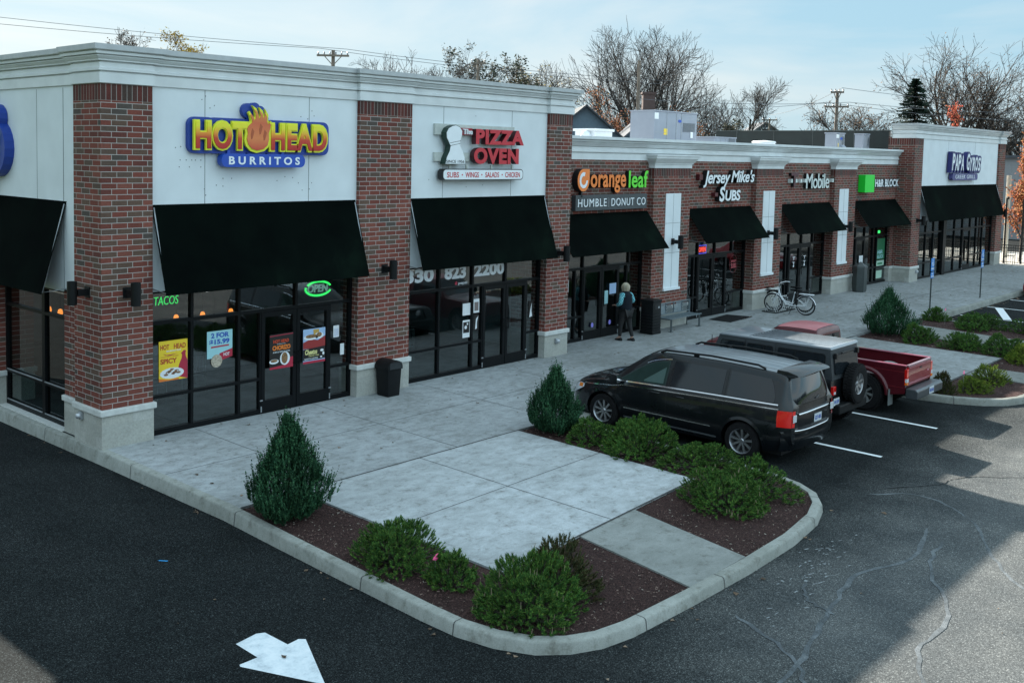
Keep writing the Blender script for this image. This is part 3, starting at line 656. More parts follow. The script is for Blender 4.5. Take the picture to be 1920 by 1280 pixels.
# side front window (faces the drive)
s=MB()
Y0,Y1=1.62,4.46
for a,b_,z0,z1 in ((Y0,Y1,.0,.12),(Y0,Y0+.07,.12,2.68),(Y1-.07,Y1,.12,2.68),(Y0,Y1,2.62,2.68),(2.66,2.78,.12,2.62)): s.box(.2,.31,a,b_,z0,z1)
for a,b_ in ((Y0+.07,2.66),(2.78,Y1-.07)):
    s.box(.2,.31,a,b_,.70,.76); s.box(.2,.31,a,b_,2.1,2.16)
fr=s.build('window',black_al,B)
for a,b_ in ((Y0+.07,2.66),(2.78,Y1-.07)):
    for z0,z1 in ((.12,.7),(.76,2.1),(2.16,2.62)): s=MB(); s.box(.25,.258,a,b_,z0,z1); s.build('pane',glass,fr)
s=MB(); s.box(.04,.32,Y0,Y1,-.05,.02); s.build('window_sill',capst,B)
s=MB()
for a,b_ in ((Y0+.07,2.66),(2.78,Y1-.07)): s.box(.185,.205,a,b_,.755,.775); s.box(.185,.205,a,b_,.12,.14)
s.build('sill_trim',steel,B)
# ================================================================ awnings
def awning(name_label,x0,x1,y,ztop,zbot,proj,group='dark fabric awnings over the shopfronts',side=False):
    t=thing('awning',name_label,'awning',((x0+x1)/2,y,zbot) if not side else (y,(x0+x1)/2,zbot),group=group)
    def T(x,d,z): return (x,y-d,z) if not side else (y-d,x,z)
    s=MB(); n=14; rows=[]
    for j in range(9):
        v=j/8; row=[]
        for i in range(n+1):
            u=i/n; sag=.012*math.sin(math.pi*v)*(abs(math.sin(u*math.pi*4)))
            row.append(T(x0+(x1-x0)*u,.01+proj*v-sag,ztop+(zbot-ztop)*v))
        rows.append(row)
    s.grid(rows,0,flip=not side)
    rows2=[[T(*( (p[0] if not side else p[1]), (y-(p[1] if not side else p[0]))-.012, p[2]-.004)) for p in r] for r in rows]
    s.grid(rows2,0,flip=side)
    a,b=rows[-1],rows2[-1]
    for i in range(n): s.face([a[i],a[i+1],b[i+1],b[i]])
    for e in (0,n): s.face([rows[0][e],rows[-1][e],rows2[-1][e],rows2[0][e]])
    s.build('fabric',awn,t,smooth=True,angle=40)
    s=MB(); r=.014
    for x in (x0+.03,x1-.03):
        s.tube([T(x,.03,ztop-.05),T(x,proj-.03,zbot+.03),T(x,.0,zbot+.06)],r,5)
    s.tube([T(x0+.03,proj-.03,zbot+.03),T(x1-.03,proj-.03,zbot+.03)],r,5)
    s.build('frame',steel,t)
awning('wide black-green awning over the burrito shop windows, right of the corner pillar',1.05,6.02,.1,4.37,2.74,.5)
awning('wide black-green awning over the pizza shop phone number windows',7.66,12.68,.1,4.37,2.74,.5)
awning('black awning on the side wall facing the dark drive, left of the corner pillar',1.50,4.42,.1,4.39,2.68,.5,side=True)
awning('black awning under the grey donut shop sign',13.75,18.66,.75,3.77,2.66,.85)
awning('black awning under the white script sandwich shop sign',21.0,25.4,.75,3.77,2.68,.8)
awning('black awning under the phone shop lettering, behind the parked bicycle',27.65,32.1,.75,3.77,2.68,.8)
awning('small black awning under the bright green square sign',34.4,39.2,.75,3.77,2.66,.8)
awning('wide black awning of the far corner block below the gyros sign',40.38,51.8,.1,4.37,2.74,.5)
# ================================================================ wall lamps
def walllamp(label,x,y,z=2.8,side=False,h=.42,r=.088):
    t=thing('wall_lamp',label,'wall lamp',(x,y,z),rz=-math.pi/2 if side else 0,group='black cylinder wall lamps on the brick pillars')
    s=MB(); s.lathe([(r*.8,-h/2+.03),(r,-h/2),(r,h/2),(r*.86,h/2),(r*.8,h/2-.05)],(0,-.30,0),'z',20); s.face([(r*.8*math.cos(k*.314),-.3+r*.8*math.sin(k*.314),h/2-.05) for k in range(20)]); s.face([(r*.8*math.cos(-k*.314),-.3+r*.8*math.sin(-k*.314),-h/2+.03) for k in range(20)]); s.build('lamp_body',blackpaint,t,local=True,smooth=True,angle=40)
    s=MB(); s.box(-.055,.055,-.21,-.0,-.06,.06); s.box(-.09,.09,-.02,-.0,-.1,.1); s.build('arm',blackpaint,t,local=True,bevel=.006)
walllamp('black cylinder wall lamp on the front face of the corner pillar',.50,0,2.80)
walllamp('black cylinder wall lamp on the side face of the corner pillar, above the drive',0,.5,2.80,True)
walllamp('black cylinder wall lamp on the pillar between the burrito and pizza shops',6.83,0,2.81)
walllamp('black cylinder wall lamp on the pillar between the pizza shop and the lower shops',13.2,0,2.81)
walllamp('black cylinder wall lamp on the pillar above the bench',19.88,.53,2.76)
walllamp('black cylinder wall lamp on the pillar behind the parked bicycle',26.45,.53,2.76)
walllamp('black cylinder wall lamp on the pillar left of the tax office',33.1,.53,2.76)
walllamp('black cylinder wall lamp on the near pillar of the far corner block',39.95,0,2.81)
walllamp('black cylinder wall lamp on the last pillar at the far end',52.35,0,2.81)
def sock(label,x,y,z,side=False):
    t=thing('outlet_box',label,'outlet box',(x,y,z),rz=-math.pi/2 if side else 0); s=MB(); s.box(-.06,.06,-.07,-.012,-.07,.07); s.build('box',steel,t,local=True,bevel=.012); s=MB(); s.lathe([(.05,-.0),(.05,-.05),(.0,-.06)],(0,-.07,0),'y',12); s.build('cover',mat('steel_bright',(.5,.52,.55),.4,.4),t,local=True,smooth=True)
sock('small grey tap box on the stone base of the corner pillar',0,.72,.5,True)
sock('round grey outlet on the stone base left of the donut shop',13.2,0,.42)
sock('round grey outlet on the stone base of the far corner block',40.1,0,.45)
# ================================================================ signs
def gradmat(name,stops,z0,z1):
    m,t,b,o=nodes(name); c=t.nodes.new('ShaderNodeTexCoord'); sp=t.nodes.new('ShaderNodeSeparateXYZ'); t.links.new(c.outputs['Object'],sp.inputs[0])
    r=ramp(t,stops,math_(t,'DIVIDE',math_(t,'SUBTRACT',sp.outputs['Z'],z0),z1-z0)); t.links.new(r.outputs[0],b.inputs['Base Color']); b.inputs['Roughness'].default_value=.35; return m
def plain(name,c,rough=.45,**k): return mat(name,c,rough,var=.03,**k)
blueS=plain('sign_blue',(.010,.045,.30)); yel=plain('sign_yellow',(.72,.75,.03)); redS=plain('sign_red',(.52,.02,.035)); blk=plain('sign_black',(.006,.007,.008)); navy=plain('sign_navy',(.012,.015,.12)); orangeS=plain('sign_orange',(.85,.22,.035)); greenS=plain('sign_green',(.12,.72,.04)); hrg=plain('sign_bright_green',(.01,.68,.04)); charc=plain('sign_charcoal',(.045,.055,.062)); magm=plain('sign_dark_magenta',(.07,.008,.018)); lime=plain('sign_pale',(.62,.68,.66))
letg=gradmat('letter_gradient',[(0,(.42,.01,.012)),(.45,(.55,.05,.02)),(.62,(.80,.30,.03)),(.85,(.80,.72,.03))],0,.56)
facem=gradmat('flame_gradient',[(0,(.55,.05,.03)),(.35,(.72,.22,.07)),(.75,(.62,.13,.05)),(1,(.70,.25,.06))],0,.75)
def blob(s,x0,x1,z0,z1,r,ya,yb,mat=0,n=5):
    s.prism(rrect(x0,x1,z0,z1,r,n),'xz',ya,yb,mat)
# burrito shop sign
t=thing('shop_sign','HOT HEAD sign in yellow and red letters on blue, with a flame','sign',(1.80,.1,5.38))
s=MB(); O=Vector((1.80,.1,5.38))
LW=[(1.86,2.27),(2.28,2.74),(2.70,3.06),(3.60,4.00),(4.02,4.33),(4.30,4.70),(4.68,5.09)]
for i,(a,b_) in enumerate(LW): blob(s,a-.10,b_+.08,5.33,6.02,.15,-.0016*(i%2),.09)
blob(s,3.0,3.62,5.28,6.1,.28,-.0032,.09)
for i,(cx,cz,r) in enumerate( ((3.12,6.18,.15),(3.27,6.22,.13),(3.4,6.17,.12),(3.5,6.05,.1))): s.prism([(cx+r*math.cos(k*.393),cz+r*math.sin(k*.393)) for k in range(16)],'xz',-.0048-.0016*i,.09)
s.build('backing',blueS,t)
def outline(s,txt,x0,x1,z0,z1,Y,grow,d,mat,bold):
    s.text(txt,x0-grow,x1+grow,z0-grow,z1+grow,Y,d,mat,bold=bold)
for txt,a,b_ in (('HOT',1.86,3.04),('HEAD',3.60,5.06)): s=MB(); s.text(txt,a-.028,b_+.028,5.385,5.975,-.03,.05,0,bold=.075,space=1.06); s.build('letter_outline',yel,t)
for txt,a,b_ in (('HOT',1.86,3.04),('HEAD',3.60,5.06)): s=MB(); s.text(txt,a+.012,b_-.012,5.42,5.94,-.072,.025,0,bold=.035,space=1.10); s.build('letters',letg,t)
FL=[(.30,.0),(.16,.04),(.06,.14),(.02,.27),(.05,.40),(.03,.50),(.07,.58),(.17,.66),(.15,.75),(.11,.82),(.14,.86),(.20,.78),(.22,.70),(.27,.76),(.26,.88),(.20,.98),(.30,.92),(.34,.82),(.36,.74),(.40,.82),(.36,.95),(.45,.88),(.47,.76),(.52,.84),(.50,.92),(.58,.80),(.57,.70),(.62,.60),(.63,.68),(.68,.62),(.66,.52),(.62,.42),(.63,.28),(.59,.13),(.48,.04)]
def flame(s,x0,z0,sx,sz,ya,yb,mat=0):
    # the flame outline filled as a fan of strips (its outline is not convex)
    P=[(x0+p[0]*sx,z0+p[1]*sz) for p in FL][::-1]
    s.prism(P,'xz',ya,yb,mat)
s=MB(); flame(s,2.945,5.355,1.03,.95,-.085,-.03); s.build('flame_outline',yel,t)
s=MB(); flame(s,2.945+.06,5.405,.865,.83,-.10,-.0851); o=s.build('flame',facem,t)
s=MB(); [s.prism([(x,z),(x+.03,z+.02),(x+.07,z+.16),(x+.02,z+.22),(x-.01,z+.1)],'xz',-.104,-.1005) for x,z in ((3.12,5.62),(3.32,5.72),(3.42,5.6))]; s.build('flame_streak',plain('flame_dark',(.42,.09,.03)),t)
s=MB(); s.prism(rrect(2.42,4.44,5.075,5.335,.12),'xz',-.13,.03); s.box(2.6,2.66,-.05,.0,5.33,5.40); s.box(3.9,3.96,-.05,.0,5.33,5.40); lb=s.build('lower_panel',plain('sign_blue_light',(.012,.07,.42)),t)
s=MB(); s.text('BURRITOS',2.58,4.30,5.125,5.285,-.131,.006,0,bold=.03,space=1.6); s.build('lettering',whiteface,t)
# side wall sign: only its flame end is in view
t=thing('shop_sign','blue and yellow flame sign on the side wall above the drive','sign',(.1,4.0,5.1))
def sideadd(fn):
    q=MB(); fn(q); r=MB(); r.add(q,lambda p:(p[1]+.0,4.95-p[0],p[2])); return r
s=sideadd(lambda q:(q.prism([(.62+.62*math.cos(k*.26),5.35+.58*math.sin(k*.26)) for k in range(24)],'xz',-.1,.1),q.prism([(.62+.35*math.cos(k*.39),5.95+.3*math.sin(k*.39)) for k in range(16)],'xz',-.099,.09))); s.build('backing',blueS,t)
s=sideadd(lambda q:flame(q,.18,4.93,1.25,1.15,-.15,-.101)); s.build('flame_outline',yel,t)
s=sideadd(lambda q:flame(q,.24,4.98,1.1,1.0,-.165,-.1501)); s.build('flame',facem,t)
# pizza shop sign
t=thing('shop_sign','red pizza shop letters beside a white SINCE 1956 board, above a menu strip','sign',(8.4,.1,4.8))
s=MB(); s.box(8.42,11.3,.03,.098,5.86,6.12); s.box(8.42,9.62,.03,.098,5.24,5.45); 
for x in (8.85,9.45,10.35,11.15): s.box(x,x+.05,-.04,.0,5.03,5.16)
s.build('rail',mat('pale_rail',(.50,.53,.50),.6),t)
CH=[(8.60,5.17),(9.29,5.17),(9.28,5.32),(9.20,5.48),(9.10,5.60),(9.10,5.72),(9.16,5.86),(9.17,5.97),(9.08,6.06),(8.94,6.10),(8.82,6.08),(8.69,6.02),(8.62,5.92),(8.63,5.80),(8.70,5.70),(8.77,5.60),(8.74,5.48),(8.64,5.32)]
dkg=plain('sign_dark_green',(.01,.035,.025))
s=MB(); s.prism(CH,'xz',-.14,.03); s.build('board_edge',dkg,t)
cx,cz=8.93,5.6; s=MB(); s.prism([(cx+(x-cx)*.965,cz+(z-cz)*.975) for x,z in CH],'xz',-.146,-.1401); s.build('board_face',whiteface,t)
s=MB(); s.text('SINCE 1956',8.63,9.25,5.20,5.27,-.1461,.003,0,bold=.01)
s.prism([(8.74,5.665),(9.12,5.725),(9.12,5.735),(8.74,5.675)],'xz',-.1485,-.1461); s.prism([(8.745,5.60),(9.10,5.66),(9.10,5.67),(8.745,5.61)],'xz',-.1485,-.1461)
s.build('lettering',blk,t)
s=MB(); s.box(9.26,9.66,-.02,.03,5.87,6.04); s.build('small_panel',plain('sign_deep_red',(.30,.015,.03)),t)
s=MB(); s.text('The',9.30,9.63,5.89,6.02,-.021,.04,0,bold=.02); s.build('lettering',whiteface,t)
def layered(txt,x0,x1,z0,z1,Y,depth,face,side,bold,t,shear=0,space=1,edge=.0):
    s=MB(); s.text(txt,x0-edge,x1+edge,z0-edge,z1+edge,Y,depth,0,bold=bold+edge*.6,shear=shear,space=space); s.build('letter_sides',side,t)
    s=MB(); s.text(txt,x0,x1,z0,z1,Y-depth-.0005,.006,0,bold=bold,shear=shear,space=space); s.build('letters',face,t)
layered('PIZZA',9.68,11.50,5.66,6.03,.02,.14,redS,plain('sign_dark_red',(.05,.004,.008)),.05,t,space=1.12)
layered('OVEN',9.62,11.31,5.18,5.58,.02,.14,redS,MATS['sign_dark_red'],.05,t,space=1.12)
s=MB(); s.prism(rrect(8.52,11.48,4.79,5.06,.1),'xz',-.14,.03); s.build('strip_edge',blk,t)
s=MB(); s.prism(rrect(8.545,11.455,4.81,5.04,.085),'xz',-.148,-.1401); s.build('strip_face',whiteface,t)
s=MB()
for tx,a,b_ in (('SUBS',8.66,9.07),('WINGS',9.30,9.78),('SALADS',10.02,10.53),('CHICKEN',10.77,11.34)): s.text(tx,a,b_,4.855,4.985,-.149,.003,0,bold=.012)
for x in (9.19,9.89,10.65): s.prism([(x+.02*math.cos(k*.52),4.92+.02*math.sin(k*.52)) for k in range(12)],'xz',-.152,-.149)
s.build('lettering',redS,t)
# orange leaf sign
t=thing('shop_sign','orange leaf sign with a round orange emblem, orange and green letters on brick','sign',(14.8,.75,4.4))
s=MB(); LEAF=[(15.02+.29*math.cos(a)*1.0,4.74+.33*math.sin(a)) for a in [R(90+k*270/20) for k in range(21)]]+[(15.31,5.07)]
s.prism(LEAF,'xz',.55,.74); s.box(15.0,15.06,.6,.7,4.25,4.45); s.build('emblem_side',blk,t)
s=MB(); s.prism([(15.02+(x-15.02)*.97,4.74+(z-4.74)*.97) for x,z in LEAF],'xz',.54,.5499); s.build('emblem',orangeS,t)
s=MB()
ring=[]; 
for k in range(25):
    a=R(70+k*290/24); s_=(15.02+.2*math.cos(a),4.74+.23*math.sin(a)); r_=(15.02+.115*math.cos(a),4.73+.13*math.sin(a)); ring.append([(s_[0],.535,s_[1]),(r_[0],.535,r_[1])])
s.grid(ring,0); s.build('ring',whiteface,t)
layered('orange',15.45,17.25,4.36,4.90,.73,.12,orangeS,blk,.022,t,space=1.05,edge=.004)
layered('leaf',17.40,18.45,4.50,5.02,.73,.12,greenS,blk,.022,t,space=1.05,edge=.004)
# donut sign
t=thing('shop_sign','dark grey panel sign reading HUMBLE DONUT CO in white, below the orange leaf sign','sign',(14.9,.75,3.85))
s=MB(); s.box(14.75,18.42,.60,.74,3.86,4.31); s.build('panel',charc,t,bevel=.01)
s=MB(); s.text('HUMBLE',14.85,16.25,3.97,4.20,.597,.012,0,bold=.0,space=1.15); s.text('DONUT CO',16.5,18.32,3.97,4.20,.597,.012,0,bold=.0,space=1.15); s.build('letters',whiteface,t)
s=MB(); s.box(16.36,16.375,.594,.6,3.95,4.22); s.build('divider',steel,t)
# sandwich shop sign
t=thing('shop_sign','white slanted script letters JERSEY MIKES SUBS with red edges on brick','sign',(21.8,.75,3.95))
s=MB(); 
dr=plain('sign_side_red',(.08,.008,.012))
layered('Jersey',21.75,23.55,4.46,5.02,.73,.16,whiteface,blk,.018,t,shear=.25,space=.95,edge=.014)
layered("Mike's",23.62,25.3,4.62,5.05,.73,.16,whiteface,blk,.018,t,shear=.25,space=.95,edge=.014)
layered('S',22.85,23.2,3.97,4.48,.73,.16,whiteface,blk,.03,t,shear=.1,edge=.012)
layered('UBS',23.25,24.3,3.99,4.36,.73,.16,whiteface,blk,.03,t,shear=.1,space=.98,edge=.012)
s=MB(); s.box(21.55,21.75,.6,.74,4.72,4.9); s.box(22.6,22.8,.6,.74,4.15,4.28); s.build('side_box',dr,t)
# phone shop sign
t=thing('shop_sign','thin serif T Mobile lettering with small square dots on brick','sign',(28.1,.75,4.33))
layered('T',28.35,28.95,4.42,4.95,.73,.1,magm,blk,.03,t,edge=.006)
s=MB()
for x in (28.3,28.7,29.1,29.48,32.0): s.box(x,x+.12,.6,.74,4.58,4.72)
s.build('square_dots',lime,t)
layered('Mobile',29.65,31.75,4.34,4.92,.73,.1,lime,blk,.012,t,space=.92,edge=.006)
# tax office sign
t=thing('shop_sign','bright green square beside white H and R BLOCK letters on brick','sign',(35,.75,4.13))
s=MB(); s.box(34.95,35.95,.45,.74,4.13,4.87); s.build('green_cube',hrg,t)
layered('H&R BLOCK',36.45,39.15,4.34,4.68,.73,.12,whiteface,charc,.03,t,edge=.006,space=1.08)
# gyros sign
t=thing('shop_sign','jagged navy and white PAPA GYROS sign on the far corner block','sign',(43.6,.1,4.7))
s=MB()
rndg=random.Random(4)
LT='PAPA GYROS'; xw=(48.2-43.9)/10
for i,cq in enumerate(LT):
    if cq==' ': continue
    hh=.12 if cq in 'G' else rndg.uniform(-.05,.06); x=43.85+i*xw*1.0; dz=(-.04*i)*.6
    s.text(cq,x-.10,x+xw+.10,4.98+dz*.1,6.03+hh+dz,.05-.0015*(i%2),.2,0,bold=.08,shear=.12)
s.build('backing',navy,t)
s=MB(); rndg=random.Random(4)
for i,cq in enumerate(LT):
    if cq==' ': continue
    hh=.12 if cq in 'G' else rndg.uniform(-.05,.06); x=43.85+i*xw; dz=(-.04*i)*.6
    s.text(cq,x+.02,x+xw-.04,5.10+dz*.1,5.93+hh+dz,-.152,.01,0,bold=.02,shear=.12)
s.build('letters',whiteface,t)
s=MB(); s.prism(rrect(44.1,47.9,4.62,4.95,.14),'xz',-.12,.05); s.build('lower_panel',plain('sign_purple',(.06,.06,.20)),t)
s=MB(); s.text('GREEK GRILL',44.5,47.5,4.69,4.88,-.121,.008,0,bold=.0,space=1.15); s.build('lettering',whiteface,t)
# ================================================================ window posters and lettering
def poster(label,x0,x1,z0,z1,Y,bg,name='window_poster',cat='poster'):
    t=thing(name,label,cat,(x0,Y,z0)); s=MB(); s.box(x0,x1,Y-.004,Y,z0,z1); s.build('sheet',bg,t); return t
pY=plain('poster_yellow',(.85,.60,.03)); pR=plain('poster_red',(.42,.02,.05)); pT=plain('poster_teal',(.34,.62,.66)); pK=plain('poster_black',(.012,.010,.010)); pW=plain('poster_white',(.75,.78,.80)); pB=plain('poster_blue',(.02,.08,.42)); pO=plain('poster_orange',(.75,.20,.03)); pBr=plain('poster_brown',(.25,.13,.07)); pG=plain('poster_green',(.05,.20,.05)); pLB=plain('poster_light_blue',(.35,.50,.72))
def ell(cx,cz,rx,rz,n=18,a0=0): return [(cx+rx*math.cos(2*math.pi*k/n),cz+rz*math.sin(2*math.pi*k/n)) for k in range(n)]
def P2(t,name,m_,polys,Y,lift=.0):
    s=MB()
    for p in polys: s.prism(p,'xz',Y-.006-lift,Y-.0045-lift)
    return s.build(name,m_,t)
Y=.24
t=poster('yellow SPICY poster with a red rooster shape in the first window',1.28,1.90,1.0,1.77,Y,pY)
s=MB(); s.text('HOT',1.31,1.50,1.60,1.70,Y-.005,.002,0,bold=.03); s.text('HEAD',1.60,1.86,1.60,1.70,Y-.005,.002,0,bold=.03); s.text('SPICY',1.31,1.67,1.33,1.43,Y-.005,.002,0,bold=.04); s.text("CHUY'S SPICY CHICKEN",1.32,1.7,1.455,1.475,Y-.005,.002); s.build('lettering',plain('poster_rust',(.45,.06,.02)),t)
s=MB(); s.text('BURRITOS',1.44,1.75,1.555,1.585,Y-.005,.002,0,bold=.02); s.build('small_lettering',pW,t)
P2(t,'rooster_shape',pR,[[(1.68,1.06),(1.90,1.0),(1.90,1.35),(1.86,1.44),(1.855,1.50),(1.87,1.54),(1.82,1.555),(1.78,1.52),(1.755,1.50),(1.78,1.47),(1.77,1.40),(1.72,1.30),(1.69,1.2)][::-1],[(1.37,1.53),(1.42,1.49),(1.52,1.48),(1.70,1.51),(1.52,1.50),(1.44,1.50)]],Y)
P2(t,'plate',pW,[ell(1.56,1.14,.26,.105)],Y,.002); P2(t,'food',pBr,[ell(1.56+a,1.15+b,.05,.022,8) for a,b in ((-.13,-.03),(-.05,.03),(.03,-.02),(.1,.03),(.0,.06),(-.09,.01),(.14,-.01),(.06,.0))],Y,.004); P2(t,'garnish',pW,[ell(1.56+a,1.15+b,.018,.01,6) for a,b in ((-.1,0),(0,.03),(.07,-.03),(.12,.02),(-.03,-.02),(.03,.05))],Y,.006)
P2(t,'orange_corner',pO,[[(1.28,1.0),(1.72,1.0),(1.70,1.035),(1.5,1.02),(1.28,1.06)]],Y)
t=poster('pale teal 2 FOR $15.99 poster in the second window',2.34,2.93,1.30,1.84,Y,pT)
s=MB(); s.text('2 FOR',2.43,2.85,1.70,1.80,Y-.005,.002,0,bold=.04); s.text('$15.99',2.39,2.86,1.56,1.67,Y-.005,.002,0,bold=.04); s.build('lettering',pB,t)
P2(t,'red_band',pR,[[(2.43,1.505),(2.85,1.515),(2.85,1.545),(2.43,1.535)]],Y)
P2(t,'burrito_wrap',pR,[[(2.66,1.24),(2.93,1.30),(2.93,1.46),(2.62,1.38)]],Y,.001); s=MB(); s.text('HOT',2.72,2.86,1.32,1.385,Y-.0078,.001,0,bold=.02); s.build('small_lettering',pW,t)
P2(t,'burrito_end',mat('poster_tan',(.42,.36,.28),.5,var=.5,scale=40),[ell(2.56,1.24,.13,.13)],Y,.003)
t=poster('black HOT HEAD CHORIZO poster on the left door',3.78,4.38,.90,1.63,.145,pK)
Y=.145
s=MB(); s.text('HOT HEAD',3.87,4.27,1.44,1.51,Y-.005,.002,0,bold=.03); s.build('red_lettering',plain('poster_scarlet',(.6,.06,.02)),t)
s=MB(); s.text('CHORIZO',3.85,4.31,1.29,1.39,Y-.005,.002,0,bold=.05); s.build('lettering',pO,t)
s=MB(); s.text('A BOLD NEW FLAVOR',3.86,4.30,1.235,1.265,Y-.005,.002,0,bold=.01); s.text('BURRITOS',3.97,4.18,1.41,1.425,Y-.005,.002); s.build('small_lettering',pW,t)
P2(t,'band',pR,[[(3.78,1.585),(4.38,1.60),(4.38,1.615),(3.78,1.60)],[(3.78,.90),(4.38,.90),(4.38,.98),(3.78,.94)],[(4.22,.97),(4.38,.98),(4.38,1.12),(4.25,1.1)]],Y)
P2(t,'plate',pW,[ell(3.89,1.06,.12,.05),ell(4.17,1.10,.13,.14)],Y,.002); P2(t,'food',mat('poster_food',(.22,.12,.05),.5,var=.8,scale=50),[ell(3.89,1.075,.09,.03),ell(4.16,1.11,.08,.12)],Y,.004)
t=poster("light blue and red Cheetos poster on the right door",4.65,5.25,.90,1.64,.145,pLB)
P2(t,'red_field',plain('poster_rust2',(.30,.03,.03)),[[(4.65,1.22),(5.25,1.22),(5.25,1.46),(5.05,1.38),(4.85,1.42),(4.65,1.36)]],Y)
P2(t,'black_field',pK,[[(4.65,.97),(5.25,.97),(5.25,1.24),(4.65,1.21)]],Y,.001); P2(t,'band',pR,[[(4.65,.90),(5.25,.90),(5.25,.95),(4.65,.95)]],Y)
s=MB(); s.text('Cheetos',4.70,5.03,1.09,1.20,Y-.0072,.002,0,bold=.03,shear=.2); s.text("Flamin' Hot",4.80,5.08,1.045,1.085,Y-.0072,.002,0,shear=.2); s.build('lettering',plain('poster_cream',(.75,.70,.30)),t)
s=MB(); s.text('BURRITOS & BOWLS',4.69,5.05,.985,1.015,Y-.0072,.002,0,bold=.01); s.build('small_lettering',pW,t)
P2(t,'plate',pW,[ell(4.86,1.46,.2,.06),ell(5.08,1.48,.12,.07)],Y,.002); P2(t,'food',MATS['poster_food'],[ell(4.86,1.48,.15,.04),ell(5.08,1.5,.07,.05)],Y,.004); P2(t,'bag',plain('poster_gold',(.5,.32,.08)),[[(4.93,1.48),(5.07,1.48),(5.08,1.62),(4.92,1.62)]],Y,.001)
P2(t,'white_marks',pW,[ell(5.16,1.15,.05,.03,7),ell(5.2,1.08,.03,.04,6),ell(5.14,1.01,.03,.02,6)],Y,.002)
Y=.24
t=poster('small white hours notice beside the burrito shop door',5.56,5.72,1.36,1.62,Y,pW,'notice','notice')
s=MB(); [s.box(5.58,5.70,Y-.006,Y-.0045,1.39+.025*k,1.395+.025*k) for k in range(7)]; s.build('print',pB,t)
t=poster('plain white paper low on the narrow window at the second pillar',5.76,5.87,.95,1.2,Y,pW,'notice','notice')
poster('white sheet with purple marks in the pizza shop window',9.72,10.0,1.42,1.72,Y,pW,'notice','notice')
t=poster('black and white flyer low in the pizza shop window',9.73,9.99,.86,1.3,Y,pW,'notice','notice'); s=MB(); s.box(9.75,9.97,Y-.006,Y-.0045,.98,1.25); s.build('picture',pK,t); P2(t,'figures',pW,[ell(9.84,1.12,.05,.05,7),ell(9.9,1.2,.03,.03,6)],Y,.002)
t=poster('tall white notice in the narrow window left of the pizza shop door',10.12,10.33,1.45,1.8,Y,pW,'notice','notice'); s=MB(); s.box(10.15,10.30,Y-.006,Y-.0045,1.5,1.72); s.build('print',mat('print_grey',(.2,.16,.15),.6),t)
t=poster('dark concert flyer in the narrow window left of the pizza shop door',10.12,10.33,1.0,1.40,Y,pK,'notice','notice'); P2(t,'figure',pW,[[(10.19,1.03),(10.26,1.05),(10.25,1.2),(10.3,1.36),(10.22,1.3)][::-1]],Y)
t=poster('dark flyer with a white figure right of the pizza shop door',12.3,12.5,1.1,1.55,Y,pK,'notice','notice'); P2(t,'figure',pW,[[(12.34,1.12),(12.46,1.14),(12.42,1.3),(12.43,1.5),(12.37,1.3)]],Y)
# phone number, brand lettering
t=thing('window_lettering','white phone number 330 823 2200 across the pizza shop transom','lettering',(7.8,.24,2.2)); s=MB()
for tx,a,b_ in (('330',7.72,8.68),('823',9.05,9.82),('2200',10.12,11.28)): s=MB(); s.text(tx,a,b_,2.36,2.68,.247,.004,0,bold=.045); s.build('digits',whiteface,t)
s=MB(); s.text('pepsi',9.55,9.87,2.19,2.28,.247,.004,0,bold=.01); s.build('lettering',whiteface,t)
P2(t,'drink_mark',pR,[ell(9.47,2.25,.045,.045)],.25)
# neon signs
def emi(name,c,s_): return mat(name,c,.4,var=0,emit=c,es=s_)
neong=emi('neon_green',(.05,1,.18),.45); neonw=emi('neon_pale',(.45,.75,.62),.15); neonr=emi('neon_red',(1,.08,.05),.22); neonb=emi('neon_blue',(.15,.12,1),.3)
t=thing('neon_sign','green glowing oval OPEN sign in the transom above the burrito shop door','neon sign',(4.8,.26,2.3)); s=MB()
for a0,a1 in ((20,150),(165,345)):
    for k in (0,1):
        s.tube([(5.15+(.36-.02*k)*math.cos(R(a)),.27,2.47+(.16-.02*k)*math.sin(R(a))) for a in range(a0,a1,8)],.017,5)
s.build('oval_tube',neong,t)
s=MB(); s.text('OPEN',4.86,5.42,2.39,2.56,.28,.02,0,bold=.02,shear=.15); s.build('letters',neonw,t)
t=thing('neon_sign','green glowing handwritten TACOS sign at the top of the first window','neon sign',(1.2,.26,2.2)); s=MB(); s.text('TACOS',1.2,1.72,2.46,2.62,.28,.012,0,bold=-.006,shear=.1); s.build('letters',neong,t)
t=thing('neon_sign','small red OPEN sign with a blue frame in the sandwich shop transom','neon sign',(22.3,.97,2.2)); s=MB(); s.text('OPEN',22.24,22.72,2.25,2.42,.955,.02,0,bold=.04); s.build('letters',neonr,t)
s=MB(); s.tube([(22.19,.96,2.20),(22.77,.96,2.20),(22.77,.96,2.47),(22.19,.96,2.47),(22.19,.96,2.20)],.014,5); s.build('frame_tube',neonb,t)
t=thing('neon_sign','small green OPEN sign in the tax office transom','neon sign',(37.6,.97,2.2)); s=MB(); s.text('OPEN',37.78,38.12,2.24,2.36,.955,.02,0,bold=.06); s.build('letters',neong,t)
t=thing('neon_sign','dim red round neon sign in the right sandwich shop window','neon sign',(24.5,.97,1.5)); s=MB(); s.tube([(24.72+.27*math.cos(R(a)),.96,1.7+.32*math.sin(R(a))) for a in range(0,361,15)],.008,5); s.text('SUBS',24.55,24.9,1.55,1.72,.96,.012,0,bold=.01); s.text('JERSEY',24.52,24.92,1.74,1.84,.96,.012,0,bold=.01); s.build('tubes',emi('neon_dim_red',(.5,.10,.12),.02),t)
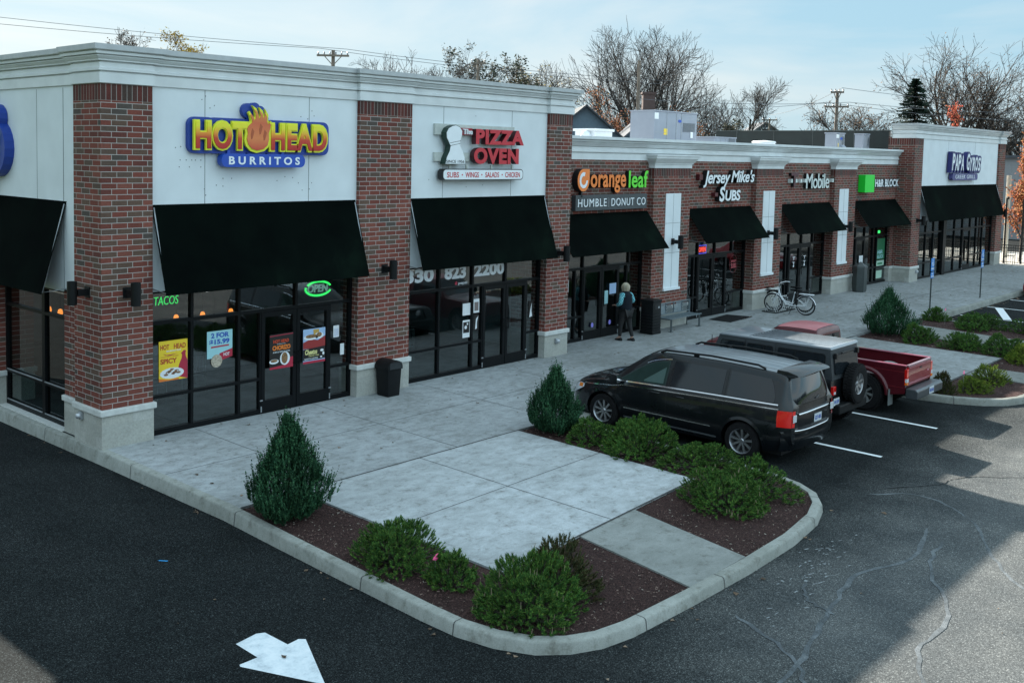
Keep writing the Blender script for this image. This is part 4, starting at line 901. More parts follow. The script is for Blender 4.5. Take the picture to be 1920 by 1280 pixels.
# phone shop stickers, tax office posters, donut shop stickers
Y=.925
t=poster('green poster with white lettering beside the tax office door',37.82,38.72,1.05,2.0,Y,plain('poster_deep_green',(.02,.16,.07))); s=MB(); s.text('H&R',37.9,38.5,1.3,1.48,Y-.005,.002,0,bold=.03); s.text('BLOCK',37.9,38.6,1.1,1.26,Y-.005,.002,0,bold=.03); s.build('lettering',pT,t)
t=poster('pale green notice below the green tax office poster',37.82,38.7,.72,1.0,Y,plain('poster_mint',(.40,.60,.48)),'notice','notice'); s=MB(); s.box(37.95,38.5,Y-.006,Y-.0045,.82,.9); s.build('print',plain('poster_deep_green2',(.02,.2,.09)),t)
t=poster('pale notice low in the narrow tax office window',37.82,38.5,.2,.55,Y,MATS['poster_mint'],'notice','notice')
poster('white notice on the tax office door',35.75,36.15,1.0,1.35,.88,pW,'notice','notice')
for lab,x in (('white stickers on the left phone shop door',29.4),('white stickers on the right phone shop door',30.35)):
    t=thing('door_sticker',lab,'sticker',(x,.88,1.3)); s=MB(); s.text('T',x-.1,x+.1,1.55,1.68,.885,.002,0,bold=.03); s.text('T',x-.1,x+.1,1.38,1.48,.885,.002,0,bold=.03); s.box(x-.05,x+.05,.883,.885,1.28,1.36); s.build('marks',whiteface,t)
t=thing('door_sticker','round violet sticker low on the left donut shop door','sticker',(16.1,.88,.4)); s=MB(); s.prism(ell(16.12,.42,.06,.075),'xz',.882,.885); s.build('disc',plain('violet',(.28,.25,.75)),t)
t=thing('door_sticker','round violet sticker low on the right donut shop door','sticker',(17.0,.88,.4)); s=MB(); s.prism(ell(17.02,.42,.06,.075),'xz',.882,.885); s.build('disc',MATS['violet'],t)
poster('bright blue notice on the right donut shop door',16.95,17.3,1.28,1.6,.88,pLB,'notice','notice')
poster('tall pale notice at the middle of the donut shop doors',16.7,16.88,1.0,1.4,.88,pT,'notice','notice')
poster('white notice with brown top in the first donut shop window',14.6,14.95,1.5,1.85,Y,pW,'notice','notice')
poster('two small framed pictures low in the first donut shop window',14.2,14.9,.80,1.15,Y,plain('poster_steel',(.12,.2,.24)),'notice','notice')
poster('white and blue notice in the left sandwich shop window',21.15,21.45,1.55,1.85,Y,pLB,'notice','notice')
poster('pale notice lower in the left sandwich shop window',21.15,21.5,1.1,1.4,Y,pT,'notice','notice')
# pendant lamps glowing inside
amber=emi('amber_glow',(1,.25,.04),1.2)
for lab,x,y in (('glowing amber pendant lamp seen at the left of the first window',2.43,1.5),('glowing amber pendant lamp in the second window',3.06,1.5),('glowing amber pendant lamp near the top of the second window',3.76,1.5),('glowing amber pendant lamp behind the side window, nearer the corner',1.0,3.65),('glowing amber pendant lamp behind the side window, farther from the corner',1.0,4.16)):
    t=thing('pendant_lamp',lab,'pendant lamp',(x,y,1.95),group='amber pendant lamps inside the burrito shop'); s=MB(); s.lathe([(0,-.08),(.045,-.06),(.055,0),(.04,.06),(0,.08)],(0,0,0),'z',10); s.build('bulb',amber,t,local=True,smooth=True); s=MB(); s.tube([(0,0,.07),(0,0,.94)],.006,4); s.build('cord',blk,t,local=True)
# ================================================================ roof equipment
def hvac(label,x,y,z,sx,sy,sz,hood=True,badge=True):
    t=thing('rooftop_unit',label,'air conditioner',(x,y,z),group='grey rooftop air handling units'); s=MB(); s.box(0,sx,0,sy,.1,sz)
    s.box(-.03,sx+.03,-.03,sy+.03,sz,sz+.05); s.build('cabinet',greyhv,t,local=True,bevel=.02)
    s=MB()
    for k in (.28,.5,.62): s.box(sx*k,sx*k+.02,-.012,0,.12,sz-.02)
    s.box(.08,sx*.26,-.01,0,.15,.16); s.box(.08,sx*.26,-.01,0,sz*.5,sz*.5+.015); s.build('seams',steel,t,local=True)
    s=MB()
    for k in range(9): s.box(sx*.66,sx*.95,-.02,-.004,sz*.55+k*.04,sz*.55+k*.04+.02)
    for k in range(6): s.box(sx,sx+.02,.1,sy-.1,.3+k*(sz-.5)/6,.3+k*(sz-.5)/6+.06)
    s.build('grille',mat('grille_dark',(.10,.12,.14),.5),t,local=True)
    if hood:
        s=MB(); s.prism([(0,.55),(-.45,.16),(-.45,.12),(0,.12)],'yz',sx*.52,sx*.93); s.build('intake_hood',greyhv,t,local=True)
    if badge:
        s=MB(); s.prism(ell(sx*.58,sz*.8,.13,.06),'xz',-.02,-.013); s.build('badge',pB,t,local=True)
        s=MB(); s.box(sx*.22,sx*.30,-.008,-.001,sz*.45,sz*.6); s.build('yellow_label',pY,t,local=True); s=MB(); s.box(.02,.3,-.008,-.001,sz*.82,sz*.97); s.box(sx*.84,sx*.9,-.02,-.013,sz*.4,sz*.55); s.build('white_label',pW,t,local=True)
    return t
hvac('large grey rooftop air unit with a yellow label near the pizza shop tower',25.6,5.0,5.6,3.2,1.1,1.62)
hvac('small low grey rooftop unit right of the large one',30.6,5.2,5.6,1.9,1.0,.72,False,False)
hvac('grey rooftop unit with a blue badge before the dark parapet wall',35.2,1.9,5.6,.9,.5,1.02,True,True)
hvac('slim grey rooftop unit at the right end of the low roof',37.9,1.8,5.6,.7,.4,1.05,False,False)
hvac('grey rooftop unit hidden behind the tall pizza shop corner',14.02,1.7,5.6,.95,1.6,1.55,False,False)
t=thing('exhaust_fan','small white rooftop exhaust box with a round motor, nearest the pizza shop block','exhaust fan',(22.0,5.2,5.6)); s=MB(); s.box(0,1.1,0,.9,.0,.75); s.box(-.06,1.16,-.06,.96,.75,.84); s.build('box',white,t,local=True,bevel=.02); s=MB(); s.lathe([(0,-.2),(.16,-.18),(.2,0),(.14,.16),(0,.2)],(-.16,.3,.56),'z',12); s.build('motor',white,t,local=True,smooth=True)
t=thing('roof_curb','low white square roof curb right of the small grey unit','roof curb',(33.3,4.5,5.6)); s=MB(); s.box(0,1.6,0,1.2,0,.55); s.build('curb',white,t,local=True,bevel=.02)
t=thing('roof_vent','round white roof vent between the rooftop units','roof vent',(35.5,5.4,5.6)); s=MB(); s.lathe([(.5,0),(.5,.6),(.55,.62),(.5,.68),(0,.72)],(0,0,0),'z',20); s.build('hood',white,t,local=True,smooth=True,angle=40)
# ================================================================ planting
def needle_tuft(s,p,d,L,nn,w,rnd,mat=0):
    d=d.normalized(); a=d.orthogonal().normalized(); b=d.cross(a)
    for k in range(nn):
        t=rnd.random(); o=p+d*(L*t); ang=rnd.uniform(0,6.283); tilt=rnd.uniform(.45,1.15)*(1-t*.35)
        q=(a*math.cos(ang)+b*math.sin(ang)); nd=(d*math.cos(tilt)+q*math.sin(tilt)); l=.047*rnd.uniform(.8,1.25)*(1.25-.5*t); sd=nd.cross(d)
        if sd.length<1e-4: sd=a
        sd=sd.normalized()*w
        s.face([o-sd,o+sd,o+nd*l],mat)
def pine_proto(seed,rx,ry,h,nsh,mats,budn=0,L=.10,flat=.5,nn=30):
    rnd=random.Random(seed); s=MB(); bs=MB(); st=MB()
    lob=[(rnd.uniform(0,6.28),rnd.uniform(.12,.3),rnd.randint(2,5)) for _ in range(4)]
    nb=9; clumps=[]
    for i in range(nb):
        a=rnd.uniform(0,6.283); r=rnd.uniform(.35,.8); clumps.append((r*math.cos(a),r*math.sin(a),rnd.uniform(.5,1.05)))
    for i in range(nsh):
        a=rnd.uniform(0,6.283); u=rnd.random(); el_=math.asin(u**.8)
        f=1+sum(am*math.sin(a*k+ph)*.6 for ph,am,k in lob)+rnd.uniform(-.13,.08)
        inner=1 if rnd.random()<.75 else rnd.uniform(.55,.9)
        # nearer clumps raise the surface so that the outline is uneven
        cx,cy=math.cos(a)*math.cos(el_),math.sin(a)*math.cos(el_)
        c=max(math.exp(-((cx-q[0])**2+(cy-q[1])**2)*7)*q[2] for q in clumps)
        hh=h*(.60+.52*c)
        p=Vector((cx*rx*f*inner,cy*ry*f*inner,max(.03,math.sin(el_)*hh*inner)))
        d=Vector((cx*1.0,cy*1.0,.5+.7*math.sin(el_)))+Vector([rnd.uniform(-.3,.3) for _ in range(3)])
        LL=L*rnd.uniform(.7,1.2)*1.05
        needle_tuft(s,p-d.normalized()*LL*.6,d,LL,nn,.0060,rnd)
        if i%9==0: st.tube([(p.x*.15,p.y*.15,0),(p.x*.6,p.y*.6,p.z*.45),tuple(p)],[.014,.009,.004],4,0,False)
        if i<budn:
            top=p+d.normalized()*LL*.5; bs.tube([top,top+Vector((rnd.uniform(-.01,.01),rnd.uniform(-.01,.01),rnd.uniform(.04,.09)))],[.006,.003],4)
    return s,st,bs
PGRP='low mugo pines in the mulch beds'
def place_pine(label,x,y,proto,mats,rz=0,sc_=(1,1,1),name='dwarf_pine'):
    t=thing(name,label,'shrub',(x,y,zt(y)-.03),rz,PGRP,sc_)
    s,st,bs=proto
    f=s.build('foliage',mats,t,local=True); 
    if st.f: st.build('stems',bark2,t,local=True)
    if bs.f: bs.build('buds',bud,t,local=True)
    return t
pA=pine_proto(11,.60,.58,.66,820,pine_n)
pB_=pine_proto(12,.33,.31,.38,300,pine_n,L=.09)
pC=pine_proto(13,.70,.62,.78,1050,pine_n,budn=46)
pD=pine_proto(14,.50,.48,.58,430,pine_n)
pE=pine_proto(15,.62,.55,.60,640,pine_n)
place_pine('rounded bright green mugo pine in the near bed, second plant from the juniper end',.46,-7.15,pA,pine_n,0,(.92,.92,.95))
place_pine('small dark green ball pine tied with a pink ribbon',.53,-8.12,pB_,pine_n)
place_pine('largest mugo pine at the rounded kerb corner, with pale upright buds',.55,-9.38,pC,pine_n,0,(.93,.93,.96))
place_pine('brownish sparse pine just behind the large corner pine',1.42,-9.18,pD,pine_b,.4,(.98,.98,1.1))
place_pine('low green pine beside the front wheel of the black minivan',7.35,-5.45,pE,pine_n,.3,(.85,1.0,.72))
place_pine('tall bushy pine beside the sliding door of the black minivan',7.25,-6.6,pA,pine_n,1.2,(1.08,1.12,1.12))
place_pine('low dark pine beside the rear wheel of the black minivan',7.45,-7.75,pE,pine_n,2.2,(.98,1.05,.78))
place_pine('wide pine with upright tips at the corner of the bed behind the concrete path',5.85,-9.12,pC,pine_n,2.0,(.98,.95,.80))
place_pine('light green spreading pine nearest the kerb end beyond the wide pine',7.0,-9.0,pE,pine_n,4.0,(1.0,1.05,.86))
# the second island
place_pine('small round pine with a pink tag below the first blue parking sign',28.9,-4.65,pB_,pine_n,.5,(1.2,1.2,1.15))
place_pine('wide dark pine at the edge of the far bed, before the hatched parking space',28.3,-6.2,pA,pine_n,1.5,(1.05,1.5,.85))
place_pine('pine in the far bed partly cut by the right edge of the photo',28.6,-7.75,pE,pine_n,.9,(1.0,1.0,.9))
place_pine('pine with brown tips next to the far juniper',24.05,-5.75,pE,pine_n,.2,(.95,.95,1.0))
place_pine('dark spreading pine in the middle of the narrow bed between the two walks',23.95,-7.1,pA,pine_n,2.5,(.95,.9,.80))
place_pine('broad green pine at the lower end of the narrow bed between the walks',23.85,-8.25,pC,pine_n,1.1,(.95,.9,.80))
place_pine('yellow-green pine at the right edge of the photo beyond the second patio slab',23.0,-9.15,pA,pine_y,.7,(.95,1.0,.98))
place_pine('flat yellowish pine near the rounded kerb of the second island, with a pink tag',18.05,-9.15,pE,pine_y,.1,(.72,.72,.62))
place_pine('round yellow-green pine behind the flat one near the rounded kerb',19.35,-9.15,pD,pine_y,1.0,(.85,.85,.82))
place_pine('small brown sparse pine behind the bumper of the red pickup',17.2,-8.7,pB_,pine_b,0,(.8,.8,1.25))
# pink tags
pk=mat('pink_ribbon',(.85,.10,.28),.5)
for lab,x,y,z in (('pink ribbon tied on the small dark pine near the kerb corner',.36,-8.0,.30),('pink tag stuck in the flat yellowish pine of the second island',17.75,-9.0,.42),('pink tag on the small pine below the first blue sign',28.6,-5.05,.42)):
    t=thing('pink_tag',lab,'tag',(x,y,zt(y))); s=MB(); s.face([(-.05,0,z),(.0,.02,z+.03),(.05,-.01,z+.0),(.02,.0,z-.03)]); s.face([(-.02,0,z),(.03,.02,z+.05),(.05,-.01,z+.07),(.0,.0,z+.02)]); s.build('ribbon',pk,t,local=True); s=MB(); s.tube([(0,0,-.05),(0,0,z)],.004,4); s.build('stake',steel,t,local=True)
# junipers
def juniper(label,x,y,h,rx,ry,seed,n=900):
    rnd=random.Random(seed); s=MB(); t=thing('juniper',label,'shrub',(x,y,zt(y)-.03),group='upright blue-green junipers')
    for i in range(n):
        v=rnd.random()**1.25; z=h*v*.88; a=rnd.uniform(0,6.283)
        prof_=(.55+.45*math.sin(min(1,v/.32)*1.57))*(1-max(0,(v-.20)/.80)**1.05*.96)
        rr=prof_*(1 if rnd.random()<.7 else rnd.uniform(.4,.9))*(1+.15*math.sin(a*3+seed)+.16*math.sin(a*6+v*11+seed))*rnd.uniform(.82,1.10)
        p=Vector((rx*rr*math.cos(a),ry*rr*math.sin(a),z+.02)); out=Vector((math.cos(a),math.sin(a),0))
        d=(out*rnd.uniform(.12,.55)*(1-v*.6)+Vector((0,0,1))+Vector([rnd.uniform(-.15,.15) for _ in range(3)])).normalized()
        L_=rnd.uniform(.13,.24)*(1.05 if rnd.random()>.14 else 1.75); A=d.orthogonal().normalized(); B_=d.cross(A)
        for k in range(13):
            tt=(k+rnd.random())/13; an=rnd.uniform(0,6.283); q=A*math.cos(an)+B_*math.sin(an); o=p+d*L_*tt; l=.042*(1.15-tt*.75)*rnd.uniform(.8,1.25); nd=(d*.8+q*.62).normalized(); sd=d.cross(q).normalized()*.0125
            s.face([o-sd,o+sd,o+nd*l*1.35])
        s.face([p-A*.006,p+A*.006,p+d*L_])
    s.build('foliage',jun_n,t,local=True); s=MB(); s.tube([(0,0,0),(.02,0,h*.4),(0,.02,h*.85)],[.035,.02,.006],6)
    for k in range(14):
        a=k*2.4; s.tube([(0,0,h*.05*k*.6),(rx*.4*math.cos(a),ry*.4*math.sin(a),h*.05*k*.6+.22)],[.012,.004],4)
    s.build('trunk',bark2,t,local=True)
juniper('dark green conical juniper at the near end of the bed by the drive',.42,-4.85,1.54,.58,.54,3,2500)
juniper('conical juniper in front of the nose of the black minivan',7.25,-4.6,1.26,.52,.48,8,1900)
juniper('bushy juniper in front of the far shops beyond the red pickup',24.6,-4.6,1.45,.80,.75,5,2000)
FORCE[0]=True
# vehicles
def lerp(a,b,t): return a+(b-a)*t
def interp(tab,y):
    tab=sorted(tab)
    if y<=tab[0][0]: return tab[0][1]
    for i,((a,va),(b,vb)) in enumerate(zip(tab,tab[1:])):
        if y<=b:
            t=(y-a)/(b-a); 
            # monotone-ish smooth
            m0=(vb-tab[i-1][1])/(b-tab[i-1][0]) if i>0 else (vb-va)/(b-a)
            m1=(tab[i+2][1]-va)/(tab[i+2][0]-a) if i+2<len(tab) else (vb-va)/(b-a)
            k=(vb-va)/(b-a)
            if m0*k<=0: m0=0
            if m1*k<=0: m1=0
            m0=max(-3*abs(k),min(3*abs(k),m0)); m1=max(-3*abs(k),min(3*abs(k),m1)); h=b-a
            return (2*t**3-3*t*t+1)*va+(t**3-2*t*t+t)*h*m0+(-2*t**3+3*t*t)*vb+(t**3-t*t)*h*m1
    return tab[-1][1]
def wheel(par,x,y,r,wd,mrim,side,spokes=9,rimr=.66,name='wheel',knob=False,axis_x=True,z=None):
    z=r if z is None else z
    root=MB(); s=MB(); sg=-1 if side<0 else 1
    prof=[(r*rimr,-wd/2),(r*.9,-wd/2),(r*.985,-wd/2+.03),(r,-wd/2+.06),(r,wd/2-.06),(r*.985,wd/2-.03),(r*.9,wd/2),(r*rimr,wd/2)]
    s.lathe([(a,h) for a,h in prof],(x,y,z),'x',40)
    if knob:
        for k in range(44):
            a=k*6.283/44
            for o_,w_ in ((-wd/2+.05,.05),(0,.06),(wd/2-.05,.05)):
                a2=a+(.07 if o_==0 else 0); c,n_=math.cos(a2),math.sin(a2); rr=r+.012
                P=[(x+o_-w_,y+c*(r-.01)-n_*.018,z+n_*(r-.01)+c*.018),(x+o_+w_,y+c*(r-.01)-n_*.018,z+n_*(r-.01)+c*.018),(x+o_+w_,y+c*(r-.01)+n_*.018,z+n_*(r-.01)-c*.018),(x+o_-w_,y+c*(r-.01)+n_*.018,z+n_*(r-.01)-c*.018)]
                Q=[(p[0],p[1]+c*.022,p[2]+n_*.022) for p in P]; s.face(Q); 
                for i in range(4): s.face([P[i],P[(i+1)%4],Q[(i+1)%4],Q[i]])
    W=s.build(name,rubber,par,local=True,smooth=True,angle=35)
    s=MB(); R_=r*rimr
    s.lathe([(R_,-wd/2*sg*-1),(R_*.985,sg*(wd/2-.005)),(R_*.93,sg*(wd/2-.02)),(R_*.90,sg*(wd/2-.07)),(R_*.88,sg*(wd/2-.13))],(x,y,z),'x',36)
    fx=x+sg*(wd/2-.045)
    for k in range(spokes):
        a=k*2*math.pi/spokes+.2; c,n_=math.cos(a),math.sin(a)
        for (ra,wa),(rb,wb) in (((R_*.16,.030),(R_*.93,.040)),):
            pts=[]
            for rr,ww,dd in ((ra,wa,.0),(rb,wb,.02)):
                pts.append([(fx+sg*dd,y+c*rr-n_*ww*r*1.6,z+n_*rr+c*ww*r*1.6),(fx+sg*dd,y+c*rr+n_*ww*r*1.6,z+n_*rr-c*ww*r*1.6)])
            s.face([pts[0][0],pts[0][1],pts[1][1],pts[1][0]]); 
            s.face([pts[0][0],pts[1][0],(pts[1][0][0]-sg*.03,)+pts[1][0][1:],(pts[0][0][0]-sg*.03,)+pts[0][0][1:]]); s.face([pts[0][1],pts[1][1],(pts[1][1][0]-sg*.03,)+pts[1][1][1:],(pts[0][1][0]-sg*.03,)+pts[0][1][1:]])
    s.lathe([(0,sg*(wd/2-.03)),(R_*.13,sg*(wd/2-.032)),(R_*.2,sg*(wd/2-.045)),(R_*.22,sg*(wd/2-.09))],(x,y,z),'x',20)
    s.build('rim',mrim,W,smooth=True,angle=35)
    s=MB(); s.lathe([(0,sg*(wd/2-.12)),(R_*.9,sg*(wd/2-.12))],(x,y,z),'x',24); s.build('brake_disc',mat('brake_dark',(.03,.03,.032),.6,.3),W)
    return W
class Loft:
    """car body: half-section as a function of y; tables (y,value)"""
    def __init__(s,T): s.T=T
    def sec(s,y):
        g=lambda k: interp(s.T[k],y)
        return g
    def hw(s,y,z):
        g=s.sec(y); zb,zm,zs,ze,zt_=g('zb'),g('zm'),g('zs'),g('ze'),g('zt'); wb,wm,ws,we=g('wb'),g('wm'),g('ws'),g('we')
        pts=[(zb,wb),(zm,wm),(zs,ws),(ze,we)]
        if z<=zb: return wb
        for (a,va),(b,vb) in zip(pts,pts[1:]):
            if z<=b:
                t=(z-a)/max(b-a,1e-6); t2=t
                if b==zm: t2=1-(1-t)**2.4
                if b==zs: t2=t*t*.75+t*.25
                return va+(vb-va)*t2
        return we*max(0,(1-(z-ze)/max(zt_-ze,1e-3)))**.5
    def row(s,y,n1=5,n2=5,n3=5,n4=7):
        g=s.sec(y); zb,zm,zs,ze,zt_=g('zb'),g('zm'),g('zs'),g('ze'),g('zt'); P=[(0,zb)]
        for i in range(n1+1): z=lerp(zb,zm,i/n1); P.append((s.hw(y,z),z))
        for i in range(1,n2+1): z=lerp(zm,zs,i/n2); P.append((s.hw(y,z),z))
        for i in range(1,n3+1): z=lerp(zs,ze,i/n3); P.append((s.hw(y,z),z))
        we=P[-1][0]
        for i in range(1,n4+1):
            a=i/n4*math.pi/2; P.append((we*math.cos(a),ze+(zt_-ze)*math.sin(a)**.8))
        return P
    def body(s,ys):
        mb=MB(); rows=[]
        for y in ys:
            P=s.row(y); L_=[(-x,y,z) for x,z in P[::-1]][:-1]; rows.append(L_+[(x,y,z) for x,z in P])
        mb.grid(rows,0,flip=True); mb.face(rows[0][::1]); mb.face(rows[-1][::-1]); return mb
    def skin(s,y0,y1,zlo,zhi,side,off=.006,ny=14,nz=5,mb=None,rim=True):
        mb=mb or MB(); rows=[]
        for i in range(ny+1):
            y=lerp(y0,y1,i/ny); a=zlo(y) if callable(zlo) else zlo; b=zhi(y) if callable(zhi) else zhi
            rows.append([(side*(s.hw(y,lerp(a,b,j/nz))+off),y,lerp(a,b,j/nz)) for j in range(nz+1)])
        mb.grid(rows,0,flip=side<0)
        return mb
def boolcut(o,cutters):
    for c in cutters:
        m_=o.modifiers.new('b','BOOLEAN'); m_.operation='DIFFERENCE'; m_.object=c; m_.solver='EXACT'
    bpy.context.view_layer.update(); me=bpy.data.meshes.new_from_object(o.evaluated_get(bpy.context.evaluated_depsgraph_get()))
    o.modifiers.clear(); o.data=me
    for c in cutters: bpy.data.objects.remove(c)
    me.polygons.foreach_set('use_smooth',[True]*len(me.polygons)); me.set_sharp_from_angle(angle=R(38)); return o
def cylcut(y,z,r,x0,x1):
    s=MB(); n=40; A=[(x0,y+r*math.cos(2*math.pi*k/n),z+r*math.sin(2*math.pi*k/n)) for k in range(n)]; B_=[(x1,)+p[1:] for p in A]
    s.face(A[::-1]); s.face(B_)
    for i in range(n): j=(i+1)%n; s.face([A[i],A[j],B_[j],B_[i]])
    o=s.build('cutter',blk,None,weld=True); bm=bmesh.new(); bm.from_mesh(o.data); bmesh.ops.recalc_face_normals(bm,faces=bm.faces); bm.to_mesh(o.data); bm.free(); return o
def fixn(o):
    bm=bmesh.new(); bm.from_mesh(o.data); bmesh.ops.remove_doubles(bm,verts=bm.verts,dist=1e-4); bmesh.ops.recalc_face_normals(bm,faces=bm.faces); bm.to_mesh(o.data); bm.free(); return o
def carpaint(name,c,metal=.3,rough=.28): 
    m,t,b,o=nodes(name); b.inputs['Base Color'].default_value=(*c,1); b.inputs['Metallic'].default_value=metal; b.inputs['Roughness'].default_value=rough; b.inputs['Coat Weight'].default_value=.55; b.inputs['Coat Roughness'].default_value=.03; b.inputs['Specular IOR Level'].default_value=.3
    n=noise(t,3,6,.7); r=ramp(t,[(.3,(rough*.8,)*3),(.7,(rough*1.5,)*3)],n.outputs['Fac']); t.links.new(r.outputs[0],b.inputs['Roughness']); return m
def place(t,lab): pass
vanpaint=carpaint('van_paint',(.004,.0055,.0075),.0); lampred=plain('lamp_red',(.62,.012,.01),.15,coat=.6); lampclear=plain('lamp_clear',(.62,.66,.70),.1,coat=.6); lampamb=plain('lamp_amber',(.75,.20,.02),.15)
lampglow=mat('tail_lamp_red',(.70,.015,.012),.2,var=0,coat=.6)
platem=plain('number_plate',(.55,.60,.64)); seatm=plain('seat_grey',(.13,.16,.16),.8)
def plate_(par,x,y,z,w=.30,h=.15,txt='GZT 4031',rot=0):
    s=MB(); s.box(x-w/2,x+w/2,y-.008,y,z-h/2,z+h/2); p=s.build('number_plate',platem,par,local=True)
    s=MB(); s.text(txt,x-w*.42,x+w*.42,z-h*.25,z+h*.22,y-.009,.002,0,bold=.02); s.build('lettering',pB,p)
# ---- minivan : nose to +y, left side is -x
k=1.035
van=thing('minivan','black minivan with chrome strips, roof rails and tinted windows, nearest of the parked cars','minivan',(9.83,-6.13,LOT),0,None,k)
T=dict(
 zb=[(-2.52,.42),(-2.3,.30),(-1.9,.24),(0,.22),(1.9,.22),(2.2,.20),(2.45,.26)],
 zm=[(-2.52,.66),(-2,.68),(1.5,.66),(2.1,.58),(2.45,.5)],
 zs=[(-2.52,1.04),(-2.3,1.08),(-1,1.05),(.9,.99),(1.5,.96),(2.0,.86),(2.3,.74),(2.45,.62)],
 ze=[(-2.52,1.08),(-2.46,1.20),(-2.38,1.48),(-2.3,1.585),(-2.0,1.62),(-1,1.655),(0,1.645),(.45,1.58),(.75,1.42),(1.05,1.22),(1.32,1.035),(1.45,1.0),(1.8,.94),(2.1,.84),(2.3,.745),(2.45,.63)],
 zt=[(-2.52,1.10),(-2.46,1.24),(-2.38,1.56),(-2.3,1.655),(-2.0,1.70),(-1,1.74),(0,1.73),(.45,1.665),(.75,1.51),(1.05,1.30),(1.32,1.11),(1.45,1.075),(1.8,1.02),(2.1,.93),(2.3,.82),(2.45,.66)],
 wb=[(-2.52,.78),(-2.2,.90),(1.9,.90),(2.2,.78),(2.45,.5)],
 wm=[(-2.52,.86),(-2.3,.965),(-1.8,.995),(1.6,.99),(2.0,.93),(2.25,.80),(2.45,.55)],
 ws=[(-2.52,.84),(-2.3,.92),(-1.5,.955),(1.2,.94),(1.7,.90),(2.0,.83),(2.25,.72),(2.45,.5)],
 we=[(-2.52,.80),(-2.38,.72),(-2.2,.71),(-1,.715),(0,.70),(.45,.68),(.8,.72),(1.1,.78),(1.32,.83),(1.6,.80),(2.0,.74),(2.25,.64),(2.45,.42)])
LV=Loft(T); ys=[-2.52,-2.49,-2.46,-2.42,-2.38,-2.34,-2.3,-2.2]+[-2.1+.1*i for i in range(44)]+[2.3,2.35,2.4,2.45]
b=fixn(LV.body(ys).build('body',vanpaint,van,local=True))
b.parent=None
b=boolcut(b,[cylcut(-1.62,.345,.40,-1.3,-.62),cylcut(-1.62,.345,.40,.62,1.3),cylcut(1.43,.345,.40,-1.3,-.62),cylcut(1.43,.345,.40,.62,1.3)]); b.parent=van
for y_ in (-1.62,1.43):
    for sd_ in (-1,1):
        W=wheel(van,sd_*.865,y_,.345,.235,alloy,sd_)
        s=MB(); rows=[]
        for kk in range(0,25):
            a=R(-8+kk*196/24); r1,r2=.40,.455; yy1,zz1=y_+r1*math.cos(a),.345+r1*math.sin(a); yy2,zz2=y_+r2*math.cos(a),.345+r2*math.sin(a)
            rows.append([(sd_*(LV.hw(yy1,zz1)+.014),yy1,zz1),(sd_*(LV.hw(yy2,zz2)+.003),yy2,zz2)])
        s.grid(rows); s.build('wheel_arch',vanpaint,van,local=True,smooth=True)
zr=lambda y: interp([(-2.5,1.42),(-2.25,1.555),(-2,1.585),(-1,1.61),(0,1.59),(.4,1.51),(.7,1.36),(.98,1.17),(1.15,1.06)],y)
zbe=lambda y: interp([(-2.5,1.13),(-1,1.10),(.9,1.03),(1.2,1.0)],y)
